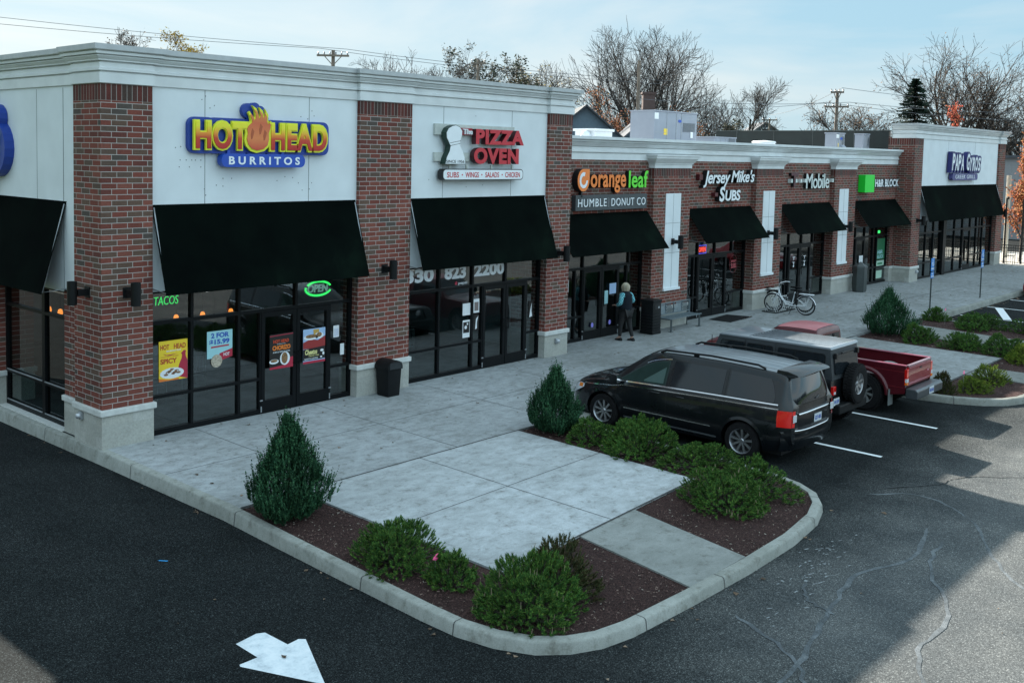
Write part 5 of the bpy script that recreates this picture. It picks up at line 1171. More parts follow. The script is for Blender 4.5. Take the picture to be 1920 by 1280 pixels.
for sd_ in (-1,1):
    for nm,(a,c),gm,fz in (('front_window',(.02,1.06),carglass_clear,None),('sliding_door_window',(-1.18,-.08),carglass,None),('rear_side_window',(-2.20,-1.28),carglass,None)):
        if nm=='rear_side_window': hi=lambda y: min(zr(y)-.045,zbe(y)+.03+(y+2.24)*2.6); lo=lambda y:zbe(y)+.02
        elif nm=='front_window': hi=lambda y: max(zr(y)-.045,zbe(y)+.03); lo=lambda y:zbe(y)+.02
        else: hi=lambda y: zr(y)-.045; lo=lambda y:zbe(y)+.02
        if gm is carglass_clear:
            s=LV.skin(a,c,lo,hi,sd_,.004); w_=s.build(nm,mat('car_interior_dark',(.02,.035,.033),.7),van,local=True,smooth=True)
            s=LV.skin(a+.02,c-.04,lambda y:lo(y)+.012,lambda y:hi(y)-.015,sd_,.009); g_=s.build('window_glass',mk_glass('car_glass_front',(.75,.85,.82),1.5,.0) if 'car_glass_front' not in MATS else MATS['car_glass_front'],w_,local=False,smooth=True) ; 
            s=MB(); rows=[]
            for i in range(9):
                yy=lerp(.08,.52,i/8); z0=lo(yy)+.03; rows.append([(sd_*(LV.hw(yy,z)+.006),yy,z) for z in (z0,lerp(z0,lerp(1.12,1.42,1-i/8),.5),lerp(1.12,1.42,1-i/8))])
            s.grid(rows,0,flip=sd_<0); s.build('seat',seatm,w_,smooth=True)
        else:
            s=LV.skin(a,c,lo,hi,sd_,.006); s.build(nm,carglass_dark if 'carglass_dark' in globals() else mat('tinted_window',(.012,.016,.02),.06,var=0,spec=.6,coat=.0),van,local=True,smooth=True)
    # chrome: belt line, lower line, sill
    s=MB()
    LV.skin(-2.28,1.10,lambda y:zbe(y)-.012,lambda y:zbe(y)+.008,sd_,.010,30,2,s); LV.skin(-2.30,1.95,lambda y:zbe(y)-.085-(max(0,y-1)*.10),lambda y:zbe(y)-.070-(max(0,y-1)*.10),sd_,.008,34,2,s)
    LV.skin(-1.0,.92,.50,.518,sd_,.012,22,2,s); LV.skin(.0,.55,lambda y:zr(y)-.02,lambda y:zr(y)-.008,sd_,.008,10,1,s); s.build('chrome_trim',chrome,van,local=True,smooth=True)
    s=MB(); LV.skin(-1.1,.95,.30,.335,sd_,.006,22,2,s); s.build('sill_trim',mat('grey_trim',(.10,.11,.12),.4),van,local=True,smooth=True)
    s=MB()
    for yy in (-.03,1.12): LV.skin(yy-.006,yy+.006,.30,lambda y:min(zbe(y)+.0,zr(y)),sd_,.0035,1,12,s)
    LV.skin(-1.235,-1.223,.75,lambda y:zbe(y),sd_,.0035,1,8,s); LV.skin(-.03-.006,-.03+.006,lambda y:zbe(y),lambda y:zr(y),sd_,.0035,1,6,s)
    LV.skin(-1.24,-1.22,lambda y:zbe(y),lambda y:zr(y),sd_,.0035,1,6,s)
    s.build('door_gap',blk,van,local=True)
    s=MB()
    for yy in (.14,-.20):
        s.tube([(sd_*(LV.hw(yy,.93)+.012),yy-.02,.925),(sd_*(LV.hw(yy,.93)+.035),yy,.93),(sd_*(LV.hw(yy,.93)+.035),yy+.2 if yy>0 else yy-.2,.93),(sd_*(LV.hw(yy,.93)+.012),yy+.22 if yy>0 else yy-.22,.925)],.013,6)
    s.build('door_handle',vanpaint,van,local=True,smooth=True)
    # mirror
    s=MB(); s.prism([(1.02,.98),(1.20,1.0),(1.19,1.12),(1.13,1.17),(1.02,1.16)],'yz',sd_*1.00,sd_*1.13); s.prism([(1.06,.98),(1.14,.98),(1.14,1.03),(1.06,1.03)],'yz',sd_*.90,sd_*1.02)
    mi=s.build('mirror',vanpaint,van,local=True,bevel=.02); s=MB(); s.box(sd_*1.01,sd_*1.12,1.008,1.018,1.0,1.14); s.build('mirror_glass',chrome,mi)
    # lamps
    s=MB(); rows=[]
    for i in range(9):
        z=lerp(.74,1.03,i/8); rows.append([(sd_*(LV.hw(-2.28,z)+.008),-2.28-.08*abs(z-.9),z),(sd_*(LV.hw(-2.32,z)+.010),-2.32,z),(sd_*(LV.hw(-2.42,z)+.010),-2.43,z),(sd_*(LV.hw(-2.50,z)+.004),-2.515,z),(sd_*(LV.hw(-2.50,z)-.10),-2.538,z)])
    s.grid(rows,0,flip=sd_<0); tl=s.build('tail_lamp',lampglow,van,local=True,smooth=True)
    s=MB(); s.box(sd_*.71,sd_*.84,-2.548,-2.536,.83,.96); s.build('reversing_lens',lampclear,tl,bevel=.004)
    s=MB(); rows=[]
    for i in range(7):
        y=lerp(1.95,2.36,i/6); z0,z1=interp([(1.95,.74),(2.36,.52)],y),interp([(1.95,.80),(2.1,.81),(2.36,.70)],y); rows.append([(sd_*(LV.hw(y,lerp(z0,z1,j/3))+.008),y,lerp(z0,z1,j/3)) for j in range(4)])
    s.grid(rows,0,flip=sd_<0); hl_=s.build('headlight',lampclear,van,local=True,smooth=True)
    s=MB(); rows=[]
    for i in range(4):
        y=lerp(1.99,2.12,i/3); z0,z1=.73,.80; rows.append([(sd_*(LV.hw(y,lerp(z0,z1,j/3))+.012),y,lerp(z0,z1,j/3)) for j in range(4)])
    s.grid(rows,0,flip=sd_<0); s.build('indicator',lampamb,hl_,smooth=True)
    s=MB(); s.tube([(sd_*.66,.30,1.665),(sd_*.655,.18,1.72),(sd_*.655,-.8,1.755),(sd_*.655,-1.75,1.73),(sd_*.66,-1.9,1.68)],.021,8); s.box(sd_*.64-.02,sd_*.64+.02,-.52,-.42,1.68,1.75); s.build('roof_rail',blackpaint,van,local=True,smooth=True)
# windscreen, hatch glass, spoiler, roof grooves
def toppatch(L_,y0,y1,w,off,n=12,m_=10,lift=0):
    mb=MB(); rows=[]
    for i in range(n+1):
        y=lerp(y0,y1,i/n); g=L_.sec(y); we=g('we'); ze,zt_=g('ze'),g('zt'); row=[]
        for j in range(m_+1):
            u=lerp(-w,w,j/m_); c=math.sqrt(max(0,1-u*u)); row.append((we*u,y,ze+(zt_-ze)*c**.8+off))
        rows.append(row)
    mb.grid(rows,0,flip=True); return mb
toppatch(LV,.52,1.28,.97,.008).build('windscreen',MATS['tinted_window'],van,local=True,smooth=True)
s=MB()
for u in (-.75,-.45,-.15,.15,.45,.75):
    rows=[]
    for i in range(13):
        y=lerp(-2.05,-.3,i/12); g=LV.sec(y); c=math.sqrt(1-u*u); z=g('ze')+(g('zt')-g('ze'))*c**.8+.004; rows.append([(g('we')*u-.006,y,z),(g('we')*u+.006,y,z)])
    s.grid(rows,0,flip=True)
s.build('roof_groove',blk,van,local=True)
toppatch(LV,-2.12,.42,.93,.0025,20,14).build('roof_skin',mat('sky_sheen_roof_paint',(.14,.165,.185),.35,.0,var=.15,scale=2,coat=.4),van,local=True,smooth=True)  # sky reflection on the black van roof, put into a paler grey-blue colour
s=MB(); s.prism([(-2.10,1.56),(-2.12,1.706),(-2.32,1.70),(-2.50,1.655),(-2.53,1.625),(-2.40,1.585),(-2.3,1.56)],'yz',-.665,.665); s.build('spoiler',vanpaint,van,local=True,bevel=.015,smooth=True,angle=50)
s=MB(); rows=[]
for i in range(9):
    v=i/8; z=lerp(1.12,1.565,v); y=interp([(1.05,-2.535),(1.25,-2.505),(1.45,-2.45),(1.6,-2.40)],z); w_=lerp(.74,.62,v)
    rows.append([(u*w_*1.02,y-.035+.09*abs(u)**3,z) for u in [-1+j/6 for j in range(13)]])
s.grid(rows); s.build('rear_window',MATS['tinted_window'],van,local=True,smooth=True)
s=MB(); rows=[]
for i in range(7):
    v=i/6; z=lerp(.62,1.11,v); rows.append([(u*.70,-2.555+.0*z+.06*abs(u)**3-.01*math.sin(v*3.14),z) for u in [-1+j/5 for j in range(11)]])
s.grid(rows); s.build('tailgate',vanpaint,van,local=True,smooth=True)
s=MB(); s.tube([(u*.62,-2.585+.05*abs(u)**3,.945+.02*(1-u*u)) for u in [-1+j/6 for j in range(13)]],.020,8); s.build('tailgate_trim',chrome,van,local=True,smooth=True)
s=MB(); rows=[]
for i in range(9):
    v=i/8; z=lerp(.30,.66,v); bul=.05*math.sin(v*3.0)+.035*(1 if v>.75 else 0); rows.append([(u*.97,-2.53-bul+.20*abs(u)**4,z) for u in [-1+j/8 for j in range(17)]])
s.grid(rows); s.grid([rows[-1],[(p[0]*.98,p[1]+.13,p[2]+.004) for p in rows[-1]]]); s.build('rear_bumper',vanpaint,van,local=True,smooth=True,angle=50)
s=MB(); s.tube([(u*.80,-2.595+.14*abs(u)**4,.655) for u in [-1+j/7 for j in range(15)]],.015,6); s.build('bumper_trim',chrome,van,local=True,smooth=True)
plate_(van,.10,-2.572,.80)
s=MB(); s.tube([(.0,-2.57,1.16),(.32,-2.52,1.20)],.01,5); s.build('rear_wiper',blk,van,local=True)
s=MB(); s.box(-.55,.55,2.42,2.47,.42,.60); s.build('grille',chrome,van,local=True,bevel=.02)
s=MB(); s.box(-.75,.75,-2.3,2.2,.18,.26); s.build('underbody',blk,van,local=True)
# ---- jeep-like offroader
jk=.965
jp=thing('offroad_car','black boxy offroad car with a ribbed hard top and a rear spare wheel','offroad car',(12.52,-6.34,LOT),0,None,(jk,jk,.985))
jpaint=carpaint('offroad_paint',(.005,.006,.0075),.0); jtop=mat('hardtop_charcoal',(.040,.047,.053),.5,var=.08,bmp=.1,bscale=200); jroof=mat('hardtop_roof',(.25,.28,.31),.35,.1,var=.06,coat=.5)
s=MB(); s.box(-.78,.78,-1.98,1.02,.62,1.16); s.prism([(1.02,.62),(1.02,1.14),(1.9,1.04),(1.95,.98),(1.95,.62)],'yz',-.56,.56); s.box(-.70,.70,-1.9,1.9,.45,.62); bd=s.build('body',jpaint,jp,local=True,bevel=.03,smooth=True,angle=30)
s=MB(); s.prism([(-1.97,1.15),(-1.90,1.80),(-1.90,1.82),(.72,1.82),(1.0,1.16)],'yz',-.70,.70); o_=s.build('hard_top',jtop,jp,local=True,bevel=.035,smooth=True,angle=30)
s=MB(); s.prism([(-1.93,1.795),(-1.90,1.855),(.66,1.845),(.78,1.79)],'yz',-.72,.72); s.build('roof_panel',jroof,jp,local=True,bevel=.03,smooth=True,angle=30)
s=MB()
for kx in range(10): s.box(-.6+kx*.133-.006,-.6+kx*.133+.006,-1.85,-.05,1.84,1.8585)
s.box(-.68,.68,-.015,-.005,1.84,1.857); s.build('roof_rib',jtop,jp,local=True)
tint=MATS['tinted_window']
for sd_ in (-1,1):
    def jw(nm,a,c,z0,z1,tp=0,m_=tint):
        s=MB(); P=rrect(a,c,z0,z1,.05); s.prism([(p[0]-(p[1]-z0)*tp,p[1]) for p in P],'yz',sd_*.700,sd_*.712); w_=s.build(nm,m_,jp,local=True)
        s=MB(); P2_=rrect(a-.02,c+.02,z0-.02,z1+.02,.06); s.prism([(p[0]-(p[1]-z0)*tp,p[1]) for p in P2_],'yz',sd_*.69,sd_*.706); s.build('window_seal',blk,w_)
    jw('rear_side_window',-1.78,-.72,1.28,1.68); jw('rear_door_window',-.58,.02,1.22,1.68); jw('front_door_window',.14,.72,1.22,1.68,.12)
    s=MB(); s.box(sd_*.705,sd_*.72,-.40,-.38,1.24,1.66); s.box(sd_*.709,sd_*.722,-1.12,-1.10,1.30,1.66)
    for yy in (-.66,.07,.92): s.box(sd_*.775,sd_*.784,yy-.006,yy+.006,.66,1.15); s.box(sd_*.695,sd_*.704,yy-.006,yy+.006,1.16,1.76)
    s.build('door_gap',blk,jp,local=True)
    s=MB()
    for yy in (-.50,.22): s.box(sd_*.78,sd_*.81,yy,yy+.14,.98,1.02)
    s.build('door_handle',blackpl,jp,local=True,bevel=.008)
    for yc in (-1.42,1.50):
        s=MB(); P=[(yc-.52,.66),(yc-.40,.93),(yc-.28,1.0),(yc+.28,1.0),(yc+.42,.92),(yc+.54,.70),(yc+.48,.70),(yc+.36,.87),(yc+.26,.94),(yc-.26,.94),(yc-.36,.88),(yc-.46,.66)]
        s.prism(P,'yz',sd_*.62,sd_*.95); s.build('fender_flare',blackpl,jp,local=True,bevel=.012,smooth=True,angle=40)
        wheel(jp,sd_*.80,yc,.415,.27,alloy,sd_,7,.56,knob=True)
    s=MB(); s.box(sd_*.80,sd_*.86,1.0,1.1,1.16,1.32); s.box(sd_*.76,sd_*.82,1.02,1.06,1.14,1.2); s.build('mirror',blackpl,jp,local=True,bevel=.015)
    s=MB(); s.box(sd_*.63,sd_*.775,-2.035,-1.975,.86,1.04); tl=s.build('tail_lamp',lampred,jp,local=True,bevel=.01); s=MB(); s.box(sd_*.66,sd_*.745,-2.042,-2.034,.875,.93); s.build('reversing_lens',lampclear,tl)
    s=MB(); s.lathe([(.0,.03),(.09,.02),(.1,0)],(sd_*.36,1.95,.86),'y',16); s.build('headlight',lampclear,jp,local=True,smooth=True)
s=MB(); P=rrect(-.58,.58,1.26,1.66,.06); s.prism([(p[0],p[1]) for p in P],'xz',-1.992,-1.94)
q=MB(); q.add(s,lambda p:(p[0],p[1]+(p[2]-1.26)*.10+.004,p[2])); q.build('rear_window',tint,jp,local=True)
s=MB(); s.box(-.60,-.52,-2.0,-1.93,1.60,1.72); s.box(.52,.60,-2.0,-1.93,1.60,1.72); s.box(-.3,.3,-2.0,-1.96,1.69,1.72); s.build('rear_hinge',blk,jp,local=True,bevel=.008)
s=MB(); s.box(-.72,.72,-2.17,-1.99,.46,.66); s.build('rear_bumper',blackpl,jp,local=True,bevel=.03); s=MB(); s.box(-.78,.78,2.0,2.16,.5,.66); s.box(-.5,.5,1.95,2.02,.5,.7); s.build('front_bumper',blackpl,jp,local=True,bevel=.03)
plate_(jp,-.64,-2.05,.72,.28,.15,'HVX 2207')
# spare wheel faces the rear
s=MB(); r=.415
s.lathe([(r*.54,.0),(r*.54,-.2),(r*.86,-.235),(r*.97,-.22),(r,-.19),(r,-.03),(r*.95,0),(r*.6,0)],(.12,-2.02,1.02),'y',40)
for kk in range(40):
    a=kk*6.283/40; c,n_=math.cos(a),math.sin(a)
    for y0_,y1_ in ((-.21,-.12),(-.10,-.02)):
        a2=a+(.08 if y0_<-.2 else 0); c,n_=math.cos(a2),math.sin(a2); s.box(-.0,.0,0,0,0,0) if 0 else None
        P=[(.12+c*rr-n_*w_,-2.02+yy,1.02+n_*rr+c*w_) for rr,w_,yy in ((r-.005,.022,y0_),(r+.018,.022,y0_),(r+.018,-.022,y0_),(r-.005,-.022,y0_))]; Q=[(p[0],p[1]+(y1_-y0_),p[2]) for p in P]
        s.face(P); s.face(Q[::-1]); s.face([P[1],P[2],Q[2],Q[1]]); s.face([P[0],P[1],Q[1],Q[0]]); s.face([P[2],P[3],Q[3],Q[2]])
sw_=s.build('spare_wheel',rubber,jp,local=True,smooth=True,angle=35)
s=MB(); R_=r*.55; s.lathe([(R_,-.205),(R_*.95,-.20),(R_*.88,-.15),(R_*.86,-.09)],(.12,-2.02,1.02),'y',32); s.lathe([(0,-.175),(R_*.18,-.175),(R_*.25,-.15)],(.12,-2.02,1.02),'y',20)
for kk in range(7):
    a=kk*6.283/7+.3; c,n_=math.cos(a),math.sin(a); w_=.028
    s.face([(.12+c*R_*.15-n_*w_,-2.02-.165,1.02+n_*R_*.15+c*w_),(.12+c*R_*.93-n_*w_,-2.02-.19,1.02+n_*R_*.93+c*w_),(.12+c*R_*.93+n_*w_,-2.02-.19,1.02+n_*R_*.93-c*w_),(.12+c*R_*.15+n_*w_,-2.02-.165,1.02+n_*R_*.15-c*w_)])
s.build('rim',alloy,sw_,smooth=True,angle=35); s=MB(); s.lathe([(0,-.09),(R_*.9,-.09)],(.12,-2.02,1.02),'y',24); s.build('hub_plate',blk,sw_)
# ---- pickup truck
tk=1.0
tr=thing('pickup_truck','dark red pickup truck with a faded roof and an empty open bed','pickup truck',(15.38,-6.32,LOT),0,None,(1,1,1.05))
tpaint=carpaint('truck_paint',(.085,.006,.012),.15,.35); tfade=mat('faded_red_paint',(.42,.10,.11),.5,var=.12,scale=1.5,coat=.2); tmid=carpaint('tailgate_paint',(.22,.02,.028),.1,.4)
T2=dict(
 zb=[(-.75,.45),(1.9,.42),(2.25,.45)], zm=[(-.75,.72),(2.0,.72),(2.25,.66)],
 zs=[(-.75,1.06),(.9,1.03),(1.6,1.0),(2.25,.88)],
 ze=[(-.75,1.10),(-.72,1.44),(-.66,1.54),(-.2,1.55),(.3,1.52),(.6,1.28),(.9,1.07),(1.0,1.05),(1.7,1.02),(2.25,.90)],
 zt=[(-.75,1.12),(-.72,1.50),(-.66,1.60),(-.2,1.62),(.3,1.58),(.6,1.34),(.9,1.13),(1.0,1.11),(1.7,1.07),(2.2,1.0),(2.25,.93)],
 wb=[(-.75,.74),(1.9,.74),(2.25,.68)], wm=[(-.75,.80),(1.9,.80),(2.25,.74)], ws=[(-.75,.76),(1.9,.76),(2.25,.70)],
 we=[(-.75,.66),(-.66,.64),(0,.64),(.4,.64),(.9,.70),(1.2,.72),(2.25,.64)])
T2={k_:[(a_+.42,b_) for a_,b_ in v_] for k_,v_ in T2.items()}
LT_=Loft(T2); ys=[.42+q_ for q_ in [-.75,-.735,-.72,-.69,-.66,-.6]+[-.5+.1*i for i in range(27)]+[2.2,2.25]]
b=fixn(LT_.body(ys).build('cab',tpaint,tr,local=True)); b.parent=None
b=boolcut(b,[cylcut(1.94,.40,.45,-1.3,-.55),cylcut(1.94,.40,.45,.55,1.3)]); b.parent=tr
o_=toppatch(LT_,-.24,.72,.98,.006).build('roof_skin',tfade,tr,local=True,smooth=True)
toppatch(LT_,.76,1.30,.95,.010).build('windscreen',tint,tr,local=True,smooth=True)
for sd_ in (-1,1):
    zh=lambda y: interp([(-.18,1.44),(.42,1.45),(.67,1.42),(.97,1.25),(1.22,1.12)],y)
    for nm,a,c in (('side_window',-.18,.14),('front_window',.24,1.04)):
        LT_.skin(a,c,lambda y:1.12,zh,sd_,.007).build(nm,tint,tr,local=True,smooth=True)
    s=MB(); LT_.skin(.185,.197,.5,1.10,sd_,.004,1,8,s); LT_.skin(1.28,1.292,.5,1.05,sd_,.004,1,8,s); s.build('door_gap',blk,tr,local=True)
    s=MB(); s.box(sd_*.80,sd_*.95,1.04,1.14,1.08,1.24); s.build('mirror',blackpl,tr,local=True,bevel=.015)
    # bed side with wheel arch
    s=MB(); n=18; arch=[(-1.52+.46*math.cos(R(180-10*i)),.42+.46*math.sin(R(180-10*i))) for i in range(n+1)]
    P=[(-2.42,.50),(-2.42,1.08),(-.38,1.08),(-.38,.50)]+[p for p in arch[::-1] if p[1]>.42]
    s.prism(P,'yz',sd_*.74,sd_*.80); s.build('bed_side',tpaint,tr,local=True)
    s=MB(); s.box(sd_*.69,sd_*.803,-2.42,-.38,1.081,1.105); s.build('bed_rail',mat('rail_rose',(.26,.05,.085),.3,coat=.4),tr,local=True,bevel=.01)
    s=MB(); s.box(sd_*.802,sd_*.806,-2.40,-.40,.955,.965); s.box(sd_*.802,sd_*.806,-2.40,-2.02,.62,.63); s.build('pinstripe',tmid,tr,local=True)
    s=MB()
    rows=[]
    for i in range(n+1):
        a=R(180-10*i); rows.append([(sd_*.80,-1.52+.46*math.cos(a),.42+.46*math.sin(a)),(sd_*.845,-1.52+.475*math.cos(a),.42+.475*math.sin(a)),(sd_*.84,-1.52+.53*math.cos(a),.42+.53*math.sin(a)),(sd_*.802,-1.52+.56*math.cos(a),.42+.56*math.sin(a))])
    s.grid(rows); s.build('wheel_arch',tpaint,tr,local=True,smooth=True)
    wheel(tr,sd_*.74,-1.52,.40,.27,mat('steel_rim',(.32,.33,.33),.45,.5),sd_,8,.58,knob=True); wheel(tr,sd_*.74,1.94,.40,.27,MATS['steel_rim'],sd_,8,.58,knob=True)
    s=MB(); s.box(sd_*.70,sd_*.808,-2.455,-2.40,.68,1.02); tl=s.build('tail_lamp',lampred,tr,local=True,bevel=.008)
    s=MB(); s.box(sd_*.712,sd_*.812,-2.462,-2.42,.745,.82); s.build('reversing_lens',lampclear,tl); s=MB(); s.box(sd_*.712,sd_*.812,-2.461,-2.42,.69,.74); s.build('indicator',lampamb,tl)
    s=MB(); s.box(sd_*.62,sd_*.86,-2.10,-2.08,.20,.55); s.build('mud_flap',mat('flap_grey',(.16,.18,.18),.6),tr,local=True)
s=MB(); s.box(-.74,.74,-2.40,-.40,.60,.64); s.box(-.74,.74,-.42,-.38,.5,1.08); 
for kx in range(12): s.box(-.7+kx*.12,-.66+kx*.12,-2.38,-.43,.64,.652)
for sd_ in (-1,1): s.box(sd_*.52,sd_*.74,-1.9,-1.15,.64,.82)
s.build('bed_floor',mat('bed_dark_red',(.05,.007,.010),.5,var=.4,scale=4),tr,local=True)
s=MB(); s.box(-.695,.695,-2.45,-2.40,.66,1.07); tg=s.build('tailgate',tmid,tr,local=True,bevel=.008); s=MB(); s.box(-.695,.695,-2.45,-2.39,1.071,1.10); s.build('tailgate_top',mat('rail_rose2',(.30,.20,.24),.3,.3,coat=.4),tg); s=MB(); s.box(-.02,.10,-2.456,-2.449,.96,1.0); s.build('handle',blk,tg); s=MB(); s.box(-.66,.66,-2.455,-2.449,.70,.71); s.box(-.66,.66,-2.455,-2.449,1.035,1.04); s.prism(ell(.52,.86,.05,.02,12),'xz',-2.456,-2.449); s.build('trim',MATS['tail_lamp_red'] if 0 else plain('trim_rose',(.5,.2,.25)),tg)
s=MB(); s.prism([(-2.70,.42),(-2.70,.58),(-2.66,.62),(-2.44,.62),(-2.44,.42)],'yz',-.81,.81); s.build('rear_bumper',mat('bumper_grey',(.09,.10,.11),.35,.5),tr,local=True,bevel=.02); plate_(tr,.05,-2.705,.52,.28,.15,'PKN 5518')
s=MB(); s.box(-.45,.45,-2.4,2.5,.38,.5); s.box(-.62,.62,2.62,2.76,.45,.62); s.build('chassis',blk,tr,local=True)
s=MB(); s.box(-.56,.56,-.748,-.738,0,0.001) if 0 else None
s.face([(-.56,-.345,1.15),(.56,-.345,1.15),(.54,-.325,1.43),(-.54,-.325,1.43)]); rw=s.build('rear_window',tint,tr,local=True); s=MB(); s.box(-.2,-.185,-.355,-.335,1.16,1.42); s.box(.185,.2,-.355,-.335,1.16,1.42); s.build('window_bar',blk,rw)
# ---- red car whose nose is at the right edge
rc=thing('parked_car','shiny red car at the right edge, only its front end in view','car',(41.1,-6.6,LOT),0,None,1.0)
T3=dict(zb=[(-2.2,.25),(2.2,.22)],zm=[(-2.2,.6),(2,.5),(2.2,.42)],zs=[(-2.2,.85),(1,.86),(1.8,.78),(2.2,.58)],ze=[(-2.2,.9),(-1.6,1.0),(-1.1,1.30),(0,1.34),(.5,1.15),(.95,.92),(1.8,.80),(2.2,.60)],zt=[(-2.2,.95),(-1.6,1.08),(-1.1,1.38),(0,1.43),(.5,1.22),(.95,.98),(1.8,.86),(2.2,.63)],wb=[(-2.2,.7),(1.8,.78),(2.2,.55)],wm=[(-2.2,.8),(-1.8,.88),(1.6,.88),(2.2,.62)],ws=[(-2.2,.75),(1.4,.82),(2.2,.55)],we=[(-2.2,.7),(-1,.58),(.3,.58),(.95,.72),(1.8,.66),(2.2,.45)])
LR=Loft(T3); b=fixn(LR.body([-2.2+.1*i for i in range(45)]).build('body',carpaint('red_car_paint',(.30,.006,.012),.2,.25),rc,local=True)); b.parent=None
b=boolcut(b,[cylcut(yy,.32,.36,x0,x1) for yy in (-1.35,1.35) for x0,x1 in ((-1.2,-.55),(.55,1.2))]); b.parent=rc
for yy in (-1.35,1.35):
    for sd_ in (-1,1): wheel(rc,sd_*.76,yy,.32,.2,alloy,sd_,8)
toppatch(LR,.1,.9,.95,.008).build('windscreen',tint,rc,local=True,smooth=True)
for sd_ in (-1,1):
    LR.skin(-1.0,.55,.95,lambda y:max(.96,LR.sec(y)('ze')-.04),sd_,.007).build('side_window',tint,rc,local=True,smooth=True)
    s=MB(); LR.skin(1.75,2.1,lambda y:.60,lambda y:lerp(.74,.66,(y-1.75)/.35),sd_,.01,6,3,s); s.build('headlight',lampclear,rc,local=True,smooth=True)
s=MB(); s.box(-.5,.5,2.16,2.24,.3,.45); s.build('grille',blk,rc,local=True,bevel=.01)
# ================================================================ street furniture
def bin1():
    t=thing('trash_can','squat black plastic trash can with a domed flap lid in front of the second pillar','trash can',(6.73,-.30,0)); s=MB()
    rows=[]
    for z,a in ((0,.175),(.02,.18),(.58,.205),(.6,.21)): rows.append([(x*a,y*a,z) for x,y in ((-1,-1),(1,-1),(1,1),(-1,1))])
    s.grid(rows,0,True); s.face(rows[-1]); s.build('bin',blackpl,t,local=True,bevel=.02,smooth=True,angle=40)
    s=MB(); P=[(-.225,.60),(.225,.60),(.225,.66)]+[(.225*math.cos(R(a)),.66+.15*math.sin(R(a))) for a in range(0,181,15)]+[(-.225,.66)]
    s.prism(P,'xz',-.225,.225); ld=s.build('lid',blackpl,t,local=True,bevel=.012,smooth=True,angle=40)
    s=MB(); s.box(-.18,.18,-.235,-.225,.62,.76); s.build('flap',mat('flap_gloss',(.03,.034,.037),.25),ld)
FORCE[0]=True
bin1()
t=thing('trash_bin','tall square black litter bin with a ribbed body, left of the bench','trash can',(18.37,.29,0)); s=MB(); s.box(-.23,.23,-.22,.22,.10,.98); s.build('bin',blackpaint,t,bevel=.02,smooth=True,angle=40)
s=MB(); s.box(-.24,.24,-.23,.23,0,.10); s.box(-.245,.245,-.235,.235,.98,1.06); s.build('rim',blackpl,t,bevel=.015)
s=MB(); s.box(-.13,.13,-.228,-.218,.78,.92); s.build('slot',blk,t); s=MB(); s.box(.04,.12,-.234,-.226,.80,.86); s.build('label',steel,t)
s=MB(); [s.box(-.24,.24,-.228,.228,.14+.09*k,.15+.09*k) for k in range(6)]; s.build('rib',blk,t)
t=thing('trash_bin','tall dark grey bin with a slanted peaked top, left of the tax office door','trash can',(34.1,.15,0)); s=MB()
hx=[(.30*math.cos(R(a)),.28*math.sin(R(a))) for a in (-120,-60,0,60,120,180)]; s.grid([[(x*.9,y*.9,0) for x,y in hx],[(x,y,.1) for x,y in hx],[(x,y,1.0) for x,y in hx]],0,True); s.face([(x*.9,y*.9,0) for x,y in hx]); s.build('bin',mat('bin_grey_green',(.045,.055,.055),.45),t,smooth=True,angle=25)
s=MB(); ap=(0,-.02,1.27); r_=[(x*1.06,y*1.06,1.0) for x,y in hx]; b_=[(x*1.06,y*1.06,1.08) for x,y in hx]; s.grid([r_,b_],0,True)
for i in range(6): s.face([b_[i],b_[(i+1)%6],ap])
s.build('hood',mat('bin_grey_green2',(.06,.07,.072),.4),t)
t=thing('bench','grey metal bench with a diagonal strap backrest beside the litter bin','bench',(19.9,.2,0)); gm_=mat('bench_grey',(.16,.20,.22),.4,.3)
s=MB()
for k in range(30):
    x=-.92+k*.063; s.box(x,x+.04,-.22,.22,.405,.415)
s.box(-.95,.98,-.24,-.20,.395,.425); s.box(-.95,.98,.18,.22,.395,.425); s.build('seat',gm_,t)
s=MB(); s.box(-.95,.98,.235,.26,.80,.83); s.box(-.95,.98,.20,.225,.47,.50)
for c0 in range(4):
    xa=-.95+c0*.4825; xb=xa+.4825; s.box(xa-.012,xa+.012,.21,.25,.47,.83)
    for k in range(7):
        u=k/7
        if c0%2==0: p0=(xa+.48*u,.215,.49); p1=(min(xa+.48*u+.22,xb),.245,.49+.32*min(1,(xb-xa-.48*u)/.22))
        else: p0=(xb-.48*u,.215,.49); p1=(max(xb-.48*u-.22,xa),.245,.49+.32*min(1,(xb-xa-.48*u)/.22))
        s.tube([p0,p1],.014,4)
s.box(.96,.99,.20,.26,.42,.83); s.build('backrest',gm_,t)
for x in (-.85,.86):
    s=MB(); s.tube([(x,-.21,0),(x,-.21,.38),(x,.2,.38),(x+.0,.24,.0)],.02,6); s.tube([(x+.05,-.21,0),(x+.05,-.21,.38)],.02,6); s.box(x-.05,x+.09,-.26,-.16,0,.012); s.box(x-.05,x+.05,.2,.3,0,.012); s.build('leg',mat('bench_leg',(.06,.075,.08),.45),t)
t=thing('door_mat','flat black door mat on the sidewalk in front of the sandwich shop','door mat',(23.1,.15,0)); s=MB(); s.face([(-.85,.33,.012),(-.80,-.46,.008),(.95,-.36,.008),(.68,.48,.012)]); s.face([(-.85,.33,.0),(-.80,-.46,.0),(.95,-.36,.0),(.68,.48,.0)]); s.build('mat',rubber,t)
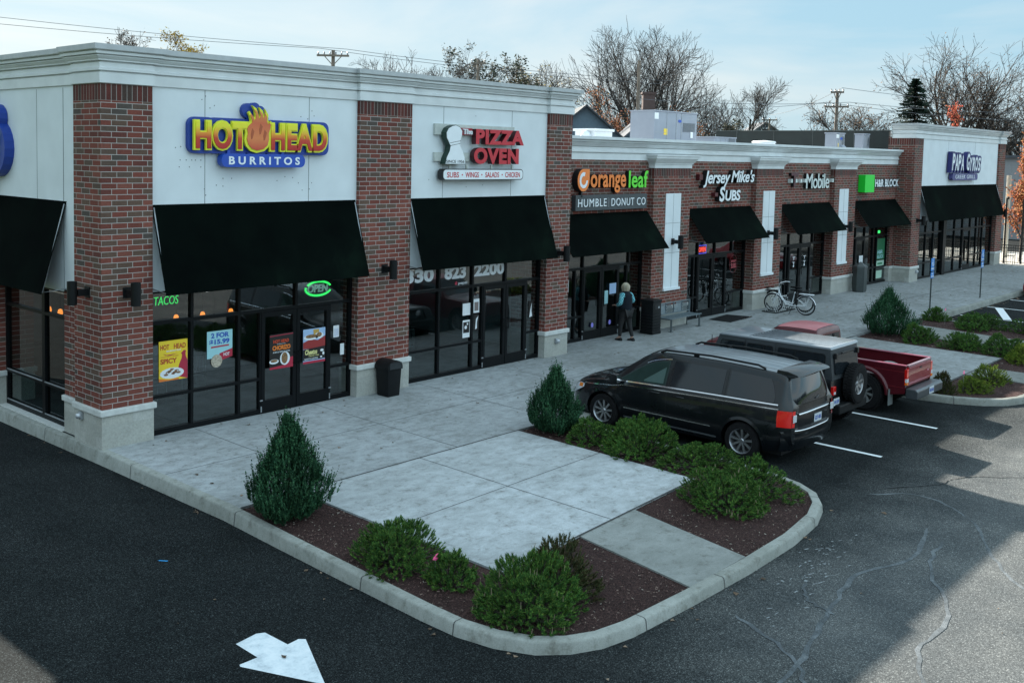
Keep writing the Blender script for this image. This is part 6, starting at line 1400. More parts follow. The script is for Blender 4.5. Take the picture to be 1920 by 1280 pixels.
# ---- blue parking signs
pbl=plain('parking_sign_blue',(.03,.22,.62))
for lab,x in (('blue accessible parking sign on a thin post just above a small pine',30.8),('blue accessible parking sign on a thin post near the red car',36.65)):
    t=thing('parking_sign',lab,'parking sign',(x,-3.8,zt(-3.8)),group='blue parking signs on thin posts'); s=MB(); s.box(-.022,.022,-.018,.018,0,1.95); s.build('post',mat('sign_post_green',(.03,.045,.045),.5,.3),t)
    s=MB(); s.box(-.16,.16,-.028,-.020,1.50,1.98); s.box(-.16,.16,-.028,-.020,1.24,1.46); pp=s.build('plate',pbl,t)
    s=MB(); s.prism(ell(-.01,1.90,.022,.022,10),'xz',-.033,-.0285); s.tube([(-.01,-.032,1.87),(0,-.032,1.79),(.06,-.032,1.79),(.08,-.032,1.73),(.10,-.032,1.73)],.010,4); s.tube([(-.0+.07*math.cos(R(a)),-.032,1.76+.07*math.sin(R(a))) for a in range(120,381,20)],.009,4)
    s.text('PARKING',-.13,.13,1.56,1.62,-.0285,.003,0,bold=.03); s.text('VAN',-.08,.08,1.38,1.43,-.0285,.003,0,bold=.03); s.text('ACCESSIBLE',-.14,.14,1.28,1.34,-.0285,.003,0,bold=.03); s.build('marks',whiteface,pp)
# ---- bicycles
def bicycle(label,x,y,rz,fr,dark=False,lean=0):
    t=thing('bicycle',label,'bicycle',(x,y,zt(y)),rz); t.rotation_euler=(0,lean,rz)
    # local: front to +y ; wheels at y=.58 and -.58
    spk=mat('spoke_metal',(.4,.42,.44),.35,.7)
    for yy in (.58,-.58):
        s=MB(); s.tube([(0,yy+.325*math.cos(R(a)),.335+.325*math.sin(R(a))) for a in range(0,361,12)],.022,6,cap=False); W=s.build('wheel',rubber,t,smooth=True)
        s=MB(); s.tube([(0,yy+.30*math.cos(R(a)),.335+.30*math.sin(R(a))) for a in range(0,361,12)],.012,5,cap=False); s.build('rim',alloy if not dark else blackpl,W,smooth=True)
        s=MB()
        for k in range(18): a=k*6.283/18; s.tube([(.02*(-1)**k,yy,.335),(0,yy+.30*math.cos(a),.335+.30*math.sin(a))],.0022,3,cap=False)
        s.tube([(-.05,yy,.335),(.05,yy,.335)],.03,8); s.build('spokes',spk,W)
        s=MB(); rows=[]
        a0,a1=(20,150) if yy>0 else (30,175)
        for a in range(a0,a1,10): c,n_=math.cos(R(a)),math.sin(R(a)); rows.append([(-.035,yy+.352*c,.335+.352*n_),(0,yy+.365*c,.335+.365*n_),(.035,yy+.352*c,.335+.352*n_)])
        s.grid(rows); s.build('mudguard',fr,t,smooth=True)
    s=MB(); tb=lambda P,r: s.tube(P,r,8)
    tb([(0,.40,.86),(0,.36,.70),(0,.27,.50),(0,.12,.34),(0,-.10,.29)],.025); tb([(0,.40,.80),(0,.30,.58),(0,.15,.43),(0,-.06,.38),(0,-.16,.40)],.018)
    tb([(0,-.08,.28),(0,-.20,.80)],.021); tb([(-.04,-.1,.29),(-.05,-.58,.335)],.012); tb([(.04,-.1,.29),(.05,-.58,.335)],.012); tb([(-.03,-.17,.66),(-.05,-.58,.335)],.010); tb([(.03,-.17,.66),(.05,-.58,.335)],.010)
    tb([(0,.385,.70),(0,.40,.90)],.026); s.build('frame',fr,t,smooth=True)
    s=MB(); 
    for sx in (-.045,.045): s.tube([(sx*.6,.41,.70),(sx,.47,.60),(sx,.58,.335)],.013,6)
    s.build('fork',fr,t,smooth=True)
    s=MB(); s.tube([(0,.40,.88),(0,.38,1.02)],.014,6); s.tube([(-.30,.10,1.08),(-.24,.22,1.10),(-.12,.36,1.06),(0,.39,1.02),(.12,.36,1.06),(.24,.22,1.10),(.30,.10,1.08)],.012,6); hb=s.build('handlebar',chrome if not dark else blackpl,t,smooth=True)
    s=MB(); 
    for sg in (-1,1): s.tube([(sg*.30,.10,1.08),(sg*.315,-.0,1.06)],.018,6)
    s.build('grip',blackpl,hb)
    s=MB(); P=[(-.09,-.31),(-.03,-.28),(0,-.02),(.03,-.28),(.09,-.31),(.10,-.42),(0,-.46),(-.10,-.42)]; s.prism(P,'xy',.82,.88); s.tube([(0,-.21,.80),(0,-.25,.84)],.014,6); s.build('saddle',blackpl,t,bevel=.015,smooth=True)
    s=MB(); s.box(-.07,.07,-.86,-.36,.735,.75); s.tube([(-.06,-.58,.335),(-.07,-.75,.735)],.006,4); s.tube([(.06,-.58,.335),(.07,-.75,.735)],.006,4); s.tube([(.06,-.58,.335),(.07,-.5,.735)],.006,4); s.build('rear_rack',fr,t)
    s=MB(); s.box(-.12,.12,.58,.86,.76,.775); s.tube([(0,.45,.80),(0,.60,.765)],.01,4); s.tube([(-.1,.8,.765),(-.05,.58,.34)],.005,4); s.tube([(.1,.8,.765),(.05,.58,.34)],.005,4); s.build('front_rack',blackpl,t)
    s=MB(); s.tube([(.05,-.09,.29),(.09,-.09,.29)],.07,14); s.tube([(-.07,-.09,.29),(-.07,.02,.16)],.01,5); s.tube([(.07,-.09,.29),(.07,-.20,.42)],.01,5); s.box(-.14,-.06,.0,.08,.15,.17); s.box(.06,.14,-.24,-.16,.42,.44); s.build('crank',blk,t)
    s=MB(); s.box(-.045,.045,-.30,-.19,.36,.74); s.build('battery',blk,t,bevel=.015)
    s=MB(); s.tube([(-.03,-.12,.27),(-.20,-.06,.01)],.009,5); s.build('kickstand',blk,t)
    return t
bicycle('white step-through bicycle with a rear rack, parked by the pillar before the phone shop',25.90,-.66,.10,white,lean=-.05)
bicycle('dark bicycle mostly hidden behind the white step-through one',26.6,-.30,.05,mat('dark_green_paint',(.02,.03,.03),.35),True,lean=.03)
t=thing('bike_rack','low black and white bike rack holding the front wheels','bike rack',(26.2,-.1,0)); s=MB(); s.box(-.75,.75,-.30,-.26,0,.03); s.box(-.75,.75,.22,.26,0,.03); s.box(-.75,-.71,-.3,.26,0,.03); s.box(.71,.75,-.3,.26,0,.03); s.build('base',blackpl,t)
s=MB()
for k in range(9): x=-.6+k*.15; s.tube([(x,-.2,.02),(x,.0,.50),(x,.2,.02)],.012,5)
s.tube([(-.62,0,.5),(.62,0,.5)],.014,6); s.build('hoops',mat('rack_pale',(.5,.52,.52),.5),t)
# ---- person, seen from behind
def person():
    t=thing('person','person with short blond hair, dark vest, teal plaid shirt and black leggings, seen from behind','person',(16.72,.12,0),-.12)
    def skin(name,verts,edges,radii,mats,root=0,sub=2,par=t):
        me=bpy.data.meshes.new(name); me.from_pydata(verts,edges,[]); o=bpy.data.objects.new(name,me); COL.objects.link(o)
        o.modifiers.new('s','SKIN'); 
        for i,r in enumerate(radii):
            sv=me.skin_vertices[0].data[i]; sv.radius=(r,r) if isinstance(r,(int,float)) else r; sv.use_root=(i==root)
        m_=o.modifiers.new('d','SUBSURF'); m_.levels=sub; m_.render_levels=sub
        bpy.context.view_layer.update(); nm=bpy.data.meshes.new_from_object(o.evaluated_get(bpy.context.evaluated_depsgraph_get())); o.modifiers.clear(); o.data=nm
        nm.polygons.foreach_set('use_smooth',[True]*len(nm.polygons)); nm.materials.clear(); nm.materials.append(mats); o.parent=par; return o
    skinm=mat('skin_tone',(.42,.25,.19),.6,var=.08)
    # faces +y. pelvis .86
    V=[(0,0,.88),(0,.0,1.05),(0,.02,1.22),(0,.01,1.36),(0,.02,1.44),(0,.05,1.53),(0,.05,1.60),
       (-.10,0,.84),(-.14,.06,.47),(-.16,.06,.10),(-.17,.18,.035),
       (.10,0,.84),(.12,-.06,.47),(.10,-.20,.11),(.12,-.10,.035),
       (-.19,.0,1.36),(-.27,-.03,1.12),(-.20,.17,1.04),(-.17,.24,1.03),
       (.20,.0,1.36),(.32,-.03,1.14),(.24,.18,1.10),(.20,.25,1.11)]
    E=[(0,1),(1,2),(2,3),(3,4),(4,5),(5,6),(0,7),(7,8),(8,9),(9,10),(0,11),(11,12),(12,13),(13,14),(3,15),(15,16),(16,17),(17,18),(3,19),(19,20),(20,21),(21,22)]
    Rr=[.15,.13,.14,.10,.055,.085,.08,.10,.065,.042,.035,.10,.065,.042,.035,.06,.045,.034,.03,.06,.045,.034,.03]
    body=skin('body',V,E,Rr,skinm)
    bk=mat('black_leggings',(.008,.008,.009),.8)
    skin('leggings',[V[0],V[7],V[8],V[9],V[11],V[12],V[13]],[(0,1),(1,2),(2,3),(0,4),(4,5),(5,6)],[.165,.125,.075,.050,.125,.075,.050],bk)
    def plaid():
        m,tt,b,o=nodes('teal_plaid'); b.inputs['Roughness'].default_value=.85; c=tt.nodes.new('ShaderNodeTexCoord'); k=tt.nodes.new('ShaderNodeTexChecker'); k.inputs['Scale'].default_value=22; k.inputs['Color1'].default_value=(.05,.30,.36,1); k.inputs['Color2'].default_value=(.22,.50,.55,1); tt.links.new(c.outputs['Object'],k.inputs[0]); n=noise(tt,30,3); cc=mix(tt,.5,k.outputs[0],ramp(tt,[(.3,(.4,.4,.4)),(.7,(1.3,1.3,1.3))],n.outputs['Fac']).outputs[0],'MULTIPLY'); tt.links.new(cc,b.inputs['Base Color']); return m
    pm=plaid()
    sh=skin('shirt',[(0,0,.86),(0,0,1.0),(0,.02,1.2),(0,.01,1.36),V[15],V[16],V[17],V[19],V[20],V[21]],[(0,1),(1,2),(2,3),(3,4),(4,5),(5,6),(3,7),(7,8),(8,9)],[(.205,.17),(.185,.15),.15,.115,.085,.07,.052,.085,.07,.052],pm)
    vm=mat('navy_vest',(.006,.010,.016),.8,var=.3,scale=8,spec=.2)
    s=MB(); rows=[]
    for z,a,b_ in ((.93,.215,.165),(.97,.225,.17),(1.08,.22,.165),(1.2,.215,.165),(1.32,.22,.15),(1.40,.185,.125),(1.45,.11,.095),(1.47,.085,.085)):
        for dz,g in ((0,1),(.035,1.035)) if z<1.35 else ((0,1),):
            rows.append([(a*g*math.cos(k*6.283/28),.01+b_*g*math.sin(k*6.283/28),z+dz) for k in range(28)])
    s.grid(rows,0,True); s.build('vest',vm,t,smooth=True)
    # shoes, hair, face, hands
    for i,(ax,ay) in enumerate(((-.165,.06),(.105,-.19))):
        s=MB(); rows=[]
        for u,w_,h0,h1 in ((-.09,.030,.0,.07),(-.06,.042,.0,.10),(0,.045,.0,.095),(.08,.050,.0,.06),(.15,.042,.0,.045),(.18,.02,.01,.03)):
            rows.append([(ax+w_*c,ay+u,lerp(h0,h1,.5)+(h1-h0)/2*n_) for c,n_ in [(math.cos(k*.785),math.sin(k*.785)) for k in range(8)]])
        s.grid(rows,0,True); s.face(rows[0][::-1]); s.face(rows[-1]); s.build('shoe',bk,t,smooth=True)
    hairm=mk_island('blond_hair',[(0,(.32,.27,.18)),(.5,(.48,.42,.31)),(1,(.60,.56,.47))])
    s=MB(); rr=random.Random(2)
    rows=[]
    for i in range(9):
        th=i/8*2.2; rows.append([( .102*math.sin(th)*math.cos(k*6.283/20),.035+.11*math.sin(th)*math.sin(k*6.283/20),1.60+.115*math.cos(th)) for k in range(20)])
    s.grid(rows,0,True)
    for k in range(260):
        a=rr.uniform(math.pi*.85,math.pi*2.15); th0=rr.uniform(.1,.9); P=[]
        for q in range(6):
            th=th0+(q/5)*(1.55); r_=.112+.012*math.sin(q)+rr.uniform(-.004,.006); z=1.60+.12*math.cos(min(th,1.7))-(max(0,th-1.57))*.12; rad=math.sin(min(th,1.57))*(r_ if q<5 else r_*.93)
            P.append((rad*math.cos(a+.1*math.sin(q+k)),.035+rad*1.05*math.sin(a),z-.03*(q/5)))
        s.tube(P,[.006,.009,.010,.010,.008,.003],3,0,False)
    s.build('hair',hairm,t,smooth=True)
    s=MB(); s.lathe([(0,-.02),(.012,0),(.01,.03),(0,.045)],(0,.135,1.55),'z',8)
    for sx in (-1,1):
        s.lathe([(0,-.012),(.012,0),(0,.012)],(sx*.032,.122,1.575),'z',8)
    s.build('nose',skinm,t,smooth=True)
    s=MB()
    for sx in (-1,1): s.lathe([(0,-.006),(.008,0),(0,.006)],(sx*.032,.134,1.576),'z',8)
    s.build('eyes',blk,t,smooth=True)
    s=MB(); s.tube([(-.022,.126,1.50),(0,.132,1.497),(.022,.126,1.50)],.005,5); s.build('mouth',mat('lip',(.35,.12,.10),.5),t)
    for hx_,hy,hz,sg in ((-.165,.25,1.03,1),(.195,.26,1.11,-1)):
        vs_=[(hx_,hy-.02,hz),(hx_,hy+.03,hz)]; ed=[(0,1)]; rd=[.022,.030]
        for f in range(4):
            x0=hx_+(-.027+.018*f); L_=[.075,.085,.08,.062][f]; vs_+= [(x0,hy+.06,hz+.006),(x0,hy+.06+L_*.5,hz-.004),(x0,hy+.055+L_*.8,hz-.028)]; n0=len(vs_)-3; ed+=[(1,n0),(n0,n0+1),(n0+1,n0+2)]; rd+=[.010,.009,.007]
        vs_+= [(hx_+sg*.04,hy+.03,hz+.01),(hx_+sg*.055,hy+.065,hz+.0)]; n0=len(vs_)-2; ed+=[(0,n0),(n0,n0+1)]; rd+=[.012,.009]
        skin('hand',vs_,ed,rd,skinm,sub=1)
person()
# ================================================================ patio fence and right-hand background
FORCE[0]=False
fm_=mat('iron_black',(.008,.009,.010),.4,.3)
t=thing('iron_fence','black iron patio fence with bars and small rings beyond the far block','fence',(53.25,-2.4,0)); s=MB()
for k in range(48): y=.25-k*.115; s.tube([(53.25,y,.05),(53.25,y,1.05)],.011,4)
for z in (.1,.88,1.03): s.box(53.23,53.27,-5.3,.3,z-.015,z+.015)
s.build('bars',fm_,t)
for y in (.3,-1.5,-3.3,-5.3): s=MB(); s.box(53.2,53.3,y-.05,y+.05,-.05,1.15); s.build('post',fm_,t)
for lab,x,y in (('tall thin black light pole at the patio corner, nearest the building',53.4,-.05),('tall thin black light pole right of the first, at the photo edge',53.6,-.85)):
    t=thing('light_pole',lab,'light pole',(x,y,0)); s=MB(); s.tube([(x,y,-.05),(x,y,3.6)],.05,8); s.build('pole',fm_,t); s=MB(); s.tube([(x-.0,y,3.55),(x+.3,y,3.65)],.02,5); s.lathe([(0,.0),(.06,-.02),(.05,-.12),(0,-.14)],(x+.3,y,3.65),'z',8); s.build('lamp',fm_,t)
s=MB(); sheet([(53.0,-5.2),(62,-5.2),(62,8),(53,8)],.004,s); struct(s.build('patio',mat('patio_concrete',(.50,.47,.42),.9,var=.1)))
t=thing('patio_chair','black metal patio chair leaning beside the last stone base','chair',(53.05,-.45,0)); s=MB()
for dy in (-.2,.2): s.tube([(53.3,-.45+dy,0),(53.25,-.45+dy,.45),(53.35,-.45+dy,.9)],.014,5); s.tube([(52.9,-.45+dy,0),(52.95,-.45+dy,.45),(53.25,-.45+dy,.45)],.014,5)
s.box(52.95,53.28,-.65,-.25,.44,.46); [s.tube([(53.27+.01*k,-.65,.5+.1*k),(53.27+.01*k,-.25,.5+.1*k)],.01,4) for k in range(4)]; s.build('frame',fm_,t)
# ---- trees
def tree_skel(rnd,base,h,spread,limbs,levels,trunk_r,first=.25,upw=.45,droop=0,lean=(0,0),gn=(5,6,5),twig=.9):
    segs=[]; tips=[]
    def grow(p,d,L,r,lv):
        n=5 if lv<2 else 3; pts=[p]; q=p.copy(); dd=d.copy(); rs=[r]
        for i in range(n):
            dd=(dd+Vector([rnd.uniform(-.22,.22) for _ in range(3)])*(1 if lv>0 else .35)+Vector((0,0,.07*upw-droop*(lv>1)*.12))).normalized(); q=q+dd*(L/n); pts.append(q.copy()); rs.append(r*(1-.62*(i+1)/n))
        segs.append((pts,rs,lv)); 
        if lv>=levels: tips.extend(pts[1:]); return
        nb=gn[min(lv,len(gn)-1)]
        for k in range(nb):
            t=lerp(first if lv==0 else .22,.97,(k+rnd.random()*.7)/nb); f=t*n; i=min(int(f),n-1); o=pts[i].lerp(pts[i+1],f-i); a=rnd.uniform(0,6.283)
            ax=dd.orthogonal().normalized(); bx=dd.cross(ax); out=(ax*math.cos(a)+bx*math.sin(a))
            base_d=(pts[i+1]-pts[i]).normalized(); ang=rnd.uniform(.45,.95) if lv>0 else rnd.uniform(.45,1.0)*spread
            nd=(base_d*math.cos(ang)+out*math.sin(ang)); nd.z+=upw*.28*(1 if lv<2 else .4); nd.normalize()
            grow(o,nd,L*lerp(.74,.42,t)*rnd.uniform(.8,1.15)*(1 if lv else limbs),rs[i]*(.60 if lv==0 else .58),lv+1)
    grow(Vector(base),Vector((lean[0],lean[1],1)).normalized(),h,trunk_r,0)
    return segs,tips
def tree(label,x,y,h,seed,spread=1,limbs=1.0,levels=4,tr_=.3,first=.2,upw=.6,droop=0,bk=None,leaf=None,nleaf=0,ls=.09,name='bare_tree',gn=(9,6,6,4),trunk_frac=.72,group='bare autumn trees behind the building',leafz=None,twr=1.0):
    rnd=random.Random(seed); t=thing(name,label,'tree',(x,y,LOT-.03),group=group)
    segs,tips=tree_skel(rnd,(0,0,0),h*trunk_frac,spread,limbs,levels,tr_,first,upw,droop,gn=gn)
    zm=max(p.z for p in tips); f=h/zm
    s=MB(); s2=MB()
    for pts,rs,lv in segs:
        n=7 if lv==0 else 5 if lv==1 else 3
        if lv>=2: pts=pts[::1]
        (s if lv<1 else s2).tube([p*f for p in pts],[max(r,.011*twr)*1.0 for r in rs],n,0,False)
    s.build('trunk',bk or bark,t,local=True,smooth=True); s2.build('branches',bk or bark,t,local=True)
    if leaf:
        s=MB()
        for _ in range(nleaf):
            p=rnd.choice(tips)*f
            if leafz and not(leafz[0]<=p.z/h<=leafz[1]): continue
            p=p+Vector([rnd.gauss(0,.13) for _ in range(3)]); a=Vector([rnd.gauss(0,1) for _ in range(3)]).normalized(); b_=a.orthogonal().normalized(); z_=ls*rnd.uniform(.6,1.3)
            s.face([p-a*z_,p+b_*z_*.6,p+a*z_,p-b_*z_*.6])
        s.build('leaves',leaf,t,local=True)
    return t
tree('large wide bare maple with a dense rounded crown, before the narrow bare tree',70.9,34.3,17.5,21,1.25,1.5,4,.34,.08,.75,gn=(13,7,6,6),trunk_frac=.60,leaf=leaf_b,nleaf=900,ls=.09,leafz=(.2,.55),twr=1.1)
tree('medium bare tree with a narrow upright crown right of the large maple',84.2,31.5,13.7,33,1.0,.95,4,.24,.08,1.0,gn=(9,7,6,4),trunk_frac=.66,twr=1.1)
tree('small bare tree between the large maple and the narrow one',80.5,33.6,12.2,34,.9,.8,4,.22,.12,1.0,gn=(8,6,5,4),trunk_frac=.7,twr=1.1)
tree('huge spreading bare oak behind the gyros block with a few brown leaves',95.7,16.6,18.5,47,1.3,1.7,4,.46,.14,.35,gn=(11,7,6,5),trunk_frac=.58,bk=bark2,leaf=leaf_b,nleaf=1200,ls=.10,twr=1.15)
tree('low wide bare tree with rusty leaves beside the dark spruce',92.0,25.0,12.2,51,1.2,1.3,4,.3,.1,.4,gn=(10,7,6,5),trunk_frac=.6,leaf=leaf_b,nleaf=2600,ls=.10,twr=1.2)
tree('bare tree spreading low behind the far end of the gyros cornice',97.5,10.5,12.5,57,1.2,1.3,4,.3,.1,.3,gn=(10,7,6,5),trunk_frac=.6,leaf=leaf_b,nleaf=500,ls=.10,twr=1.2)
tree('thin bare tree with a few twisted limbs behind the second pillar cornice',47.9,39.4,13.9,61,1.1,1.1,4,.2,.2,.7,gn=(9,6,5,5),trunk_frac=.66,twr=1.0)
tree('second thin bare tree before the twisted one, nearer the wire crossing',46.3,40.8,13.3,63,1.0,1.0,4,.18,.25,.8,gn=(8,6,5,5),trunk_frac=.68,twr=1.0)
tree('dark leafy tree with gaps in its crown, behind the pizza shop cornice',54.6,39.4,14.9,71,1.15,1.05,4,.26,.08,.5,gn=(12,7,6,5),trunk_frac=.62,leaf=leaf_g,nleaf=12000,ls=.12,name='leafy_tree')
tree('yellow-brown bushy tree low behind the pizza shop cornice',61.0,42.5,13.2,73,1.2,1.1,4,.24,.1,.3,gn=(10,7,6,5),trunk_frac=.6,leaf=leaf_y,nleaf=7000,ls=.11,name='leafy_tree')
tree('feathery bare tree above the end of the pizza shop cornice',65.4,42.1,14.3,77,1.2,1.2,4,.22,.1,.8,gn=(10,7,6,5),trunk_frac=.62,leaf=leaf_y,nleaf=1200,ls=.10,twr=1.2)
tree('slim yellow-leaved birch rising behind the corner block',27.75,42.6,13.5,81,.8,.75,4,.16,.25,1.1,gn=(10,6,5,5),trunk_frac=.72,leaf=leaf_y,nleaf=9000,ls=.09,name='birch_tree')
tree('small twiggy tree beside the yellow birch, nearer the corner',26.2,43.5,13.2,83,.8,.6,4,.14,.3,1.0,gn=(9,6,5,4),trunk_frac=.72,leaf=leaf_b,nleaf=900,ls=.08)
tree('orange-leaved tree between the pizza shop tower and the large maple',60.1,32.5,11.4,85,1.1,1.1,4,.22,.1,.6,gn=(11,7,6,5),trunk_frac=.62,leaf=leaf_o,nleaf=5200,ls=.09,name='autumn_tree')
tree('second orange autumn tree behind the dark roofed house',64.5,29.0,10.2,87,1.2,1.2,4,.2,.1,.5,gn=(11,7,6,5),trunk_frac=.6,leaf=leaf_o,nleaf=5200,ls=.09,name='autumn_tree')
tree('slim bright red tree poking above the gyros cornice',62.6,5.5,9.5,91,.45,.17,3,.10,.1,1.4,gn=(22,6,4),trunk_frac=.95,leaf=leaf_r,nleaf=2600,ls=.08,name='autumn_tree')
tree('slim orange-red tree standing in the sunny patio behind the iron fence',55.0,-.45,7.9,93,.6,.30,3,.08,.12,1.2,gn=(26,6,4),trunk_frac=.93,leaf=leaf_o,nleaf=8000,ls=.075,name='autumn_tree')
tree('green-gold bushy tree low behind the rooftop units',78.5,32.0,9.6,95,1.2,1.0,3,.2,.1,.5,gn=(12,8,8),trunk_frac=.6,leaf=leaf_g,nleaf=6000,ls=.16,name='leafy_tree')
# spruce
t=thing('spruce_tree','dark conical spruce in front of the huge oak','tree',(85.3,16.4,LOT-.03)); s=MB(); s.tube([(0,0,0),(0,0,6),(0,0,13.1)],[.22,.14,.02],7); s.build('trunk',bark,t,local=True)
s=MB(); rnd=random.Random(9)
for i in range(520):
    v=rnd.random()**.8; z=1.5+v*11.6; a=rnd.uniform(0,6.283); L_=(1-v)**.8*3.9*rnd.uniform(.6,1.1)+.15; d=Vector((math.cos(a),math.sin(a),-.18+.25*v)); 
    for k in range(9):
        u=(k+.5)/9; p=Vector((0,0,z))+d*L_*u+Vector((0,0,-.12*u*u)); w_=.42*(1-u*.6)*(.5+.5*(1-v)); sd=Vector((-math.sin(a),math.cos(a),0)); q=sd*w_*rnd.uniform(.6,1.1)
        s.face([p-d*.05,p+q+Vector((0,0,-.16*rnd.random())),p+d*.24]); s.face([p-d*.05,p-q+Vector((0,0,-.16*rnd.random())),p+d*.24]); 
s.build('foliage',spruce_m,t,local=True)
# far wood that reads as one mass
s=MB(); rnd=random.Random(14)
for i in range(2600):
    u=rnd.random(); x=lerp(86,215,u); y=lerp(150,-20,u)+rnd.uniform(-5,5); h=rnd.uniform(2.5,6.6)*(1+.25*math.sin(u*23)); 
    for k in range(3):
        s.tube([(x,y,LOT),(x+rnd.uniform(-.8,.8),y+rnd.uniform(-.8,.8),h*.6),(x+rnd.uniform(-1.8,1.8),y+rnd.uniform(-1.8,1.8),h)],[.14,.07,.02],3,0,False)
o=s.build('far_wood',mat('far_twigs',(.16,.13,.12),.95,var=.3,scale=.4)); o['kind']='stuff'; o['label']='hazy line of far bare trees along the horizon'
# ---- houses and poles
def gable(s,x0,x1,y0,y1,z0,ze,zr_,m0=0,m1=1,along='x'):
    s.box(x0,x1,y0,y1,z0,ze,m0)
def house(label,x,y,rz,w_,d_,ze,zr_,wallm,roofm_,chim=True):
    t=thing('house',label,'house',(x,y,LOT-.03),rz); s=MB(); s.box(-w_/2,w_/2,-d_/2,d_/2,0,ze); 
    s.prism([(-d_/2,ze),(d_/2,ze),(0,zr_-.1)],'yz',-w_/2,w_/2); s.build('wall',wallm,t,local=True)
    s=MB(); 
    for sg in (-1,1):
        s.face([(-w_/2-.4,sg*(d_/2+.4),ze-.35),(w_/2+.4,sg*(d_/2+.4),ze-.35),(w_/2+.4,0,zr_),(-w_/2-.4,0,zr_)]); s.face([(-w_/2-.4,sg*(d_/2+.4),ze-.5),(w_/2+.4,sg*(d_/2+.4),ze-.5),(w_/2+.4,0,zr_-.15),(-w_/2-.4,0,zr_-.15)])
        for e in (-1,1): s.face([(e*(w_/2+.4),sg*(d_/2+.4),ze-.5),(e*(w_/2+.4),sg*(d_/2+.4),ze-.35),(e*(w_/2+.4),0,zr_),(e*(w_/2+.4),0,zr_-.15)])
    r_=s.build('roof',roofm_,t,local=True)
    if chim: s=MB(); s.box(-.5,.5,-.45,.45,zr_-1.2,zr_+1.3); s.box(-.58,.58,-.53,.53,zr_+1.3,zr_+1.45); s.build('chimney',mat('chimney_brick',(.09,.06,.055),.9),r_,local=True)
    for e in (-1,1):
        s=MB(); s.box(e*(w_/2+.03)-.03,e*(w_/2+.03)+.03,-.5,.5,ze+.1,ze+1.3); f_=s.build('window',whiteface,t,local=True); s=MB(); s.box(e*(w_/2+.05)-.03,e*(w_/2+.05)+.03,-.36,.36,ze+.22,ze+1.18); s.build('pane',blk,f_,local=True)
    return t
rd=mat('roof_slate',(.035,.045,.055),.85,var=.25,scale=2); rg=mat('roof_grey',(.10,.11,.125),.9,var=.25,scale=2); wb_=mat('siding_blue_grey',(.10,.15,.19),.8,var=.08)
house('house with a steep dark slate roof just right of the pizza shop tower',51.3,27.7,R(43),9,9.0,5.4,9.2,wb_,rd,False)
house('grey roofed house with a brick chimney and a small gable window',58.5,26.5,R(40),8,7.5,5.8,9.2,wb_,rg,True)
house('distant house whose grey pyramid-like roof peeks over the dark parapet',107,42,R(40),6,6,8.2,10.2,wb_,rg,False)
t=thing('shed_building','plain grey building beyond the sunny patio and its orange tree','building',(78,7,LOT)); s=MB(); s.box(0,12,-22,3.5,0,6.2); s.build('wall',mat('grey_cladding',(.30,.31,.32),.8,var=.06),t,local=True); s=MB(); s.box(-.3,12.3,-22.3,3.8,6.2,6.4); s.build('roof',rg,t,local=True)
pm_=mat('pole_wood',(.17,.14,.115),.9,var=.3,scale=2); ins=mat('insulator',(.12,.13,.15),.4)
def upole(label,x,y,h,arms,az_,r=.16,ins_n=4):
    t=thing('utility_pole',label,'utility pole',(x,y,LOT),R(az_),'wooden utility poles behind the building'); s=MB(); s.tube([(0,0,0),(0,0,h)],[r,r*.75],8); s.build('pole',pm_,t,local=True)
    for z,w_ in arms:
        s=MB(); s.box(-w_/2,w_/2,-.06-r,.06-r,z-.07,z+.07); s.tube([(-w_*.28,-r,z),(0,-r,z-.7)],.03,4); s.tube([(w_*.28,-r,z),(0,-r,z-.7)],.03,4); a_=s.build('crossarm',pm_,t,local=True)
        s=MB()
        for k in range(ins_n): xx=-w_*.45+k*w_*.9/max(1,ins_n-1); s.lathe([(.03,0),(.06,.05),(.03,.1),(.06,.15),(0,.2)],(xx,-r,z+.07),'z',6)
        if arms: s.build('insulator',ins,a_,local=True)
upole('utility pole with one wide crossarm standing behind the corner block sign',39.2,40.5,12.9,[(12.5,2.3)],-45,.17,6)
upole('utility pole with two crossarms in the gap between the large bare trees',69.2,16.5,11.05,[(10.95,.95),(9.85,1.75)],-68,.15,4)
upole('tall plain wooden pole in front of the large maple',49.5,21.5,12.05,[],0,.14)
upole('small far utility pole beside the distant roof',98.4,36.5,10.3,[(10.1,1.6)],-60,.12,3)
upole('short pole top in front of the dark leafy tree',46.7,33.3,12.5,[(12.2,1.0)],-50,.12,2)
upole('small dark pole top behind the right end of the gyros cornice',93.5,12.4,8.9,[(8.75,1.6)],-70,.13,3)
t=thing('wooden_post','pale wooden post standing behind the last brick pillar','post',(57.5,1.0,0)); s=MB(); s.tube([(57.5,1.0,0),(57.5,1.0,4.8)],.13,8); s.build('post',mat('pale_wood',(.45,.43,.36),.8),t)
def wire(label,pts_,r=.016):
    s=MB(); P=[]
    for (a,b) in zip(pts_,pts_[1:]):
        a,b=Vector(a),Vector(b); L_=(b-a).length
        for k in range(14): u=k/14; p=a.lerp(b,u); p.z-=L_*.022*4*u*(1-u)*.5; P.append(p)
    P.append(Vector(pts_[-1])); s.tube(P,r,4); tag(s.build('power_line',mat('cable',(.10,.10,.11),.6,var=0)),label,'power line')
wire('upper power line running left from the pole behind the corner block',[(2,66.5,16.2),(39.9,39.9,12.75),(60,24.5,11.2)])
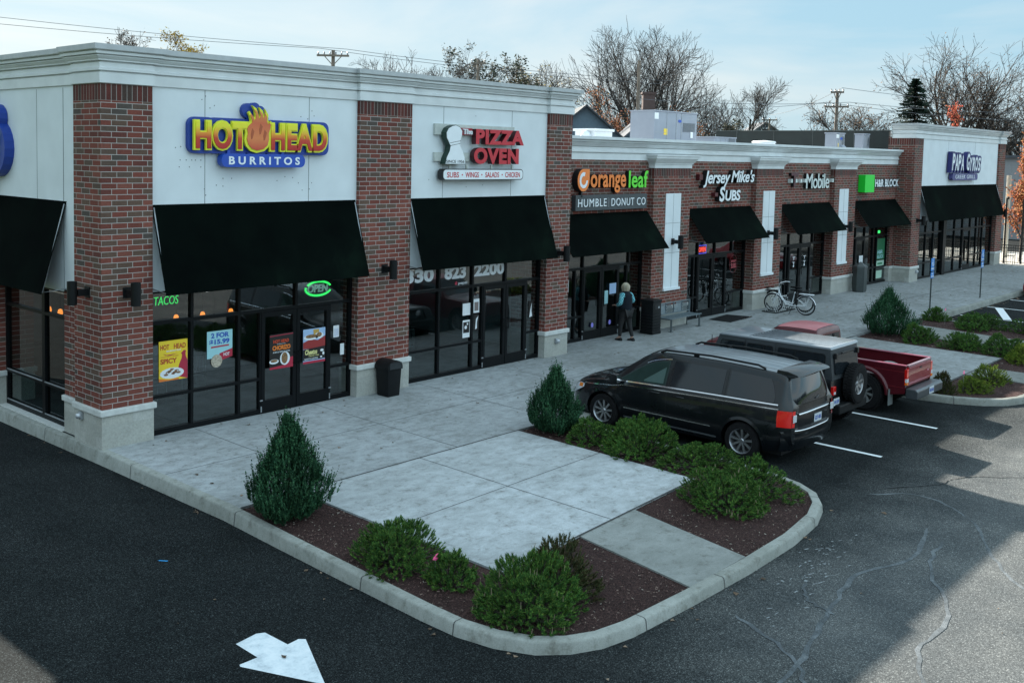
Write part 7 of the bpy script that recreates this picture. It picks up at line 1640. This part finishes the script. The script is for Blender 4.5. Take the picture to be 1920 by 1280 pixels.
wire('lower power line running left from the pole behind the corner block',[(2,65.0,15.2),(38.5,41.1,12.75),(59,25.6,11.0)])
wire('power line crossing the sky between the twin-crossarm pole and the big maple',[(49.5,21.5,9.3),(69.6,15.7,9.95),(93,6,10)])
wire('second power line above the dark parapet',[(49.5,21.5,8.6),(69.0,17.2,9.95),(93,8,9.3)])
wire('high thin line leaving the top of the twin-crossarm pole to the right',[(98.4,36.5,10.4),(69.3,16.2,11.05),(90,5.5,10.3)])
# ================================================================ surroundings outside the frame (seen in the glass)
s=MB(); sheet([(-9.2,-46),(-9,-46),(-9,30),(-9.2,30)],LOT+.12,s); s.face([(-9,-46,LOT),(-9,30,LOT),(-9,30,LOT+.12),(-9,-46,LOT+.12)]); s.box(-9,110,-46.2,-46,LOT-.1,LOT+.12); struct(s.build('lot_kerb',kerbm))
s=MB(); rows=[]
rnd=random.Random(6)
for i in range(14):
    u=i/13; rows.append([(-9.2-u*26,-70+j*6,LOT+.11+1.6*u**1.2+rnd.uniform(-.1,.1)) for j in range(26)])
s.grid(rows,0,flip=False); struct(s.build('grass_bank',grassm,smooth=True))
s=MB(); rows=[]
for i in range(14):
    u=i/13; rows.append([(-10+j*6,-46.2-u*40,LOT+.11+3.0*u+rnd.uniform(-.1,.1)) for j in range(24)])
s.grid(rows,0); struct(s.build('grass_verge',grassm,smooth=True))

# tree line added outside the frame to darken reflections in glass and paint
s=MB(); rnd=random.Random(24)
for i in range(1500):
    if i%2: x,y=rnd.uniform(-62,-48),rnd.uniform(-80,60)
    else: x,y=rnd.uniform(-55,120),rnd.uniform(-96,-84)
    h=rnd.uniform(6,11)
    for k in range(2):
        s.tube([(x,y,LOT),(x+rnd.uniform(-.8,.8),y+rnd.uniform(-.8,.8),h*.6),(x+rnd.uniform(-2,2),y+rnd.uniform(-2,2),h)],[.5,.4,.1],3,0,False)
o=s.build('added_tree_line',mat('added_trees_dark',(.035,.036,.028),.95,var=.3,scale=.4)); o['kind']='stuff'; o['label']='dark line of trees added outside the frame to darken reflections'
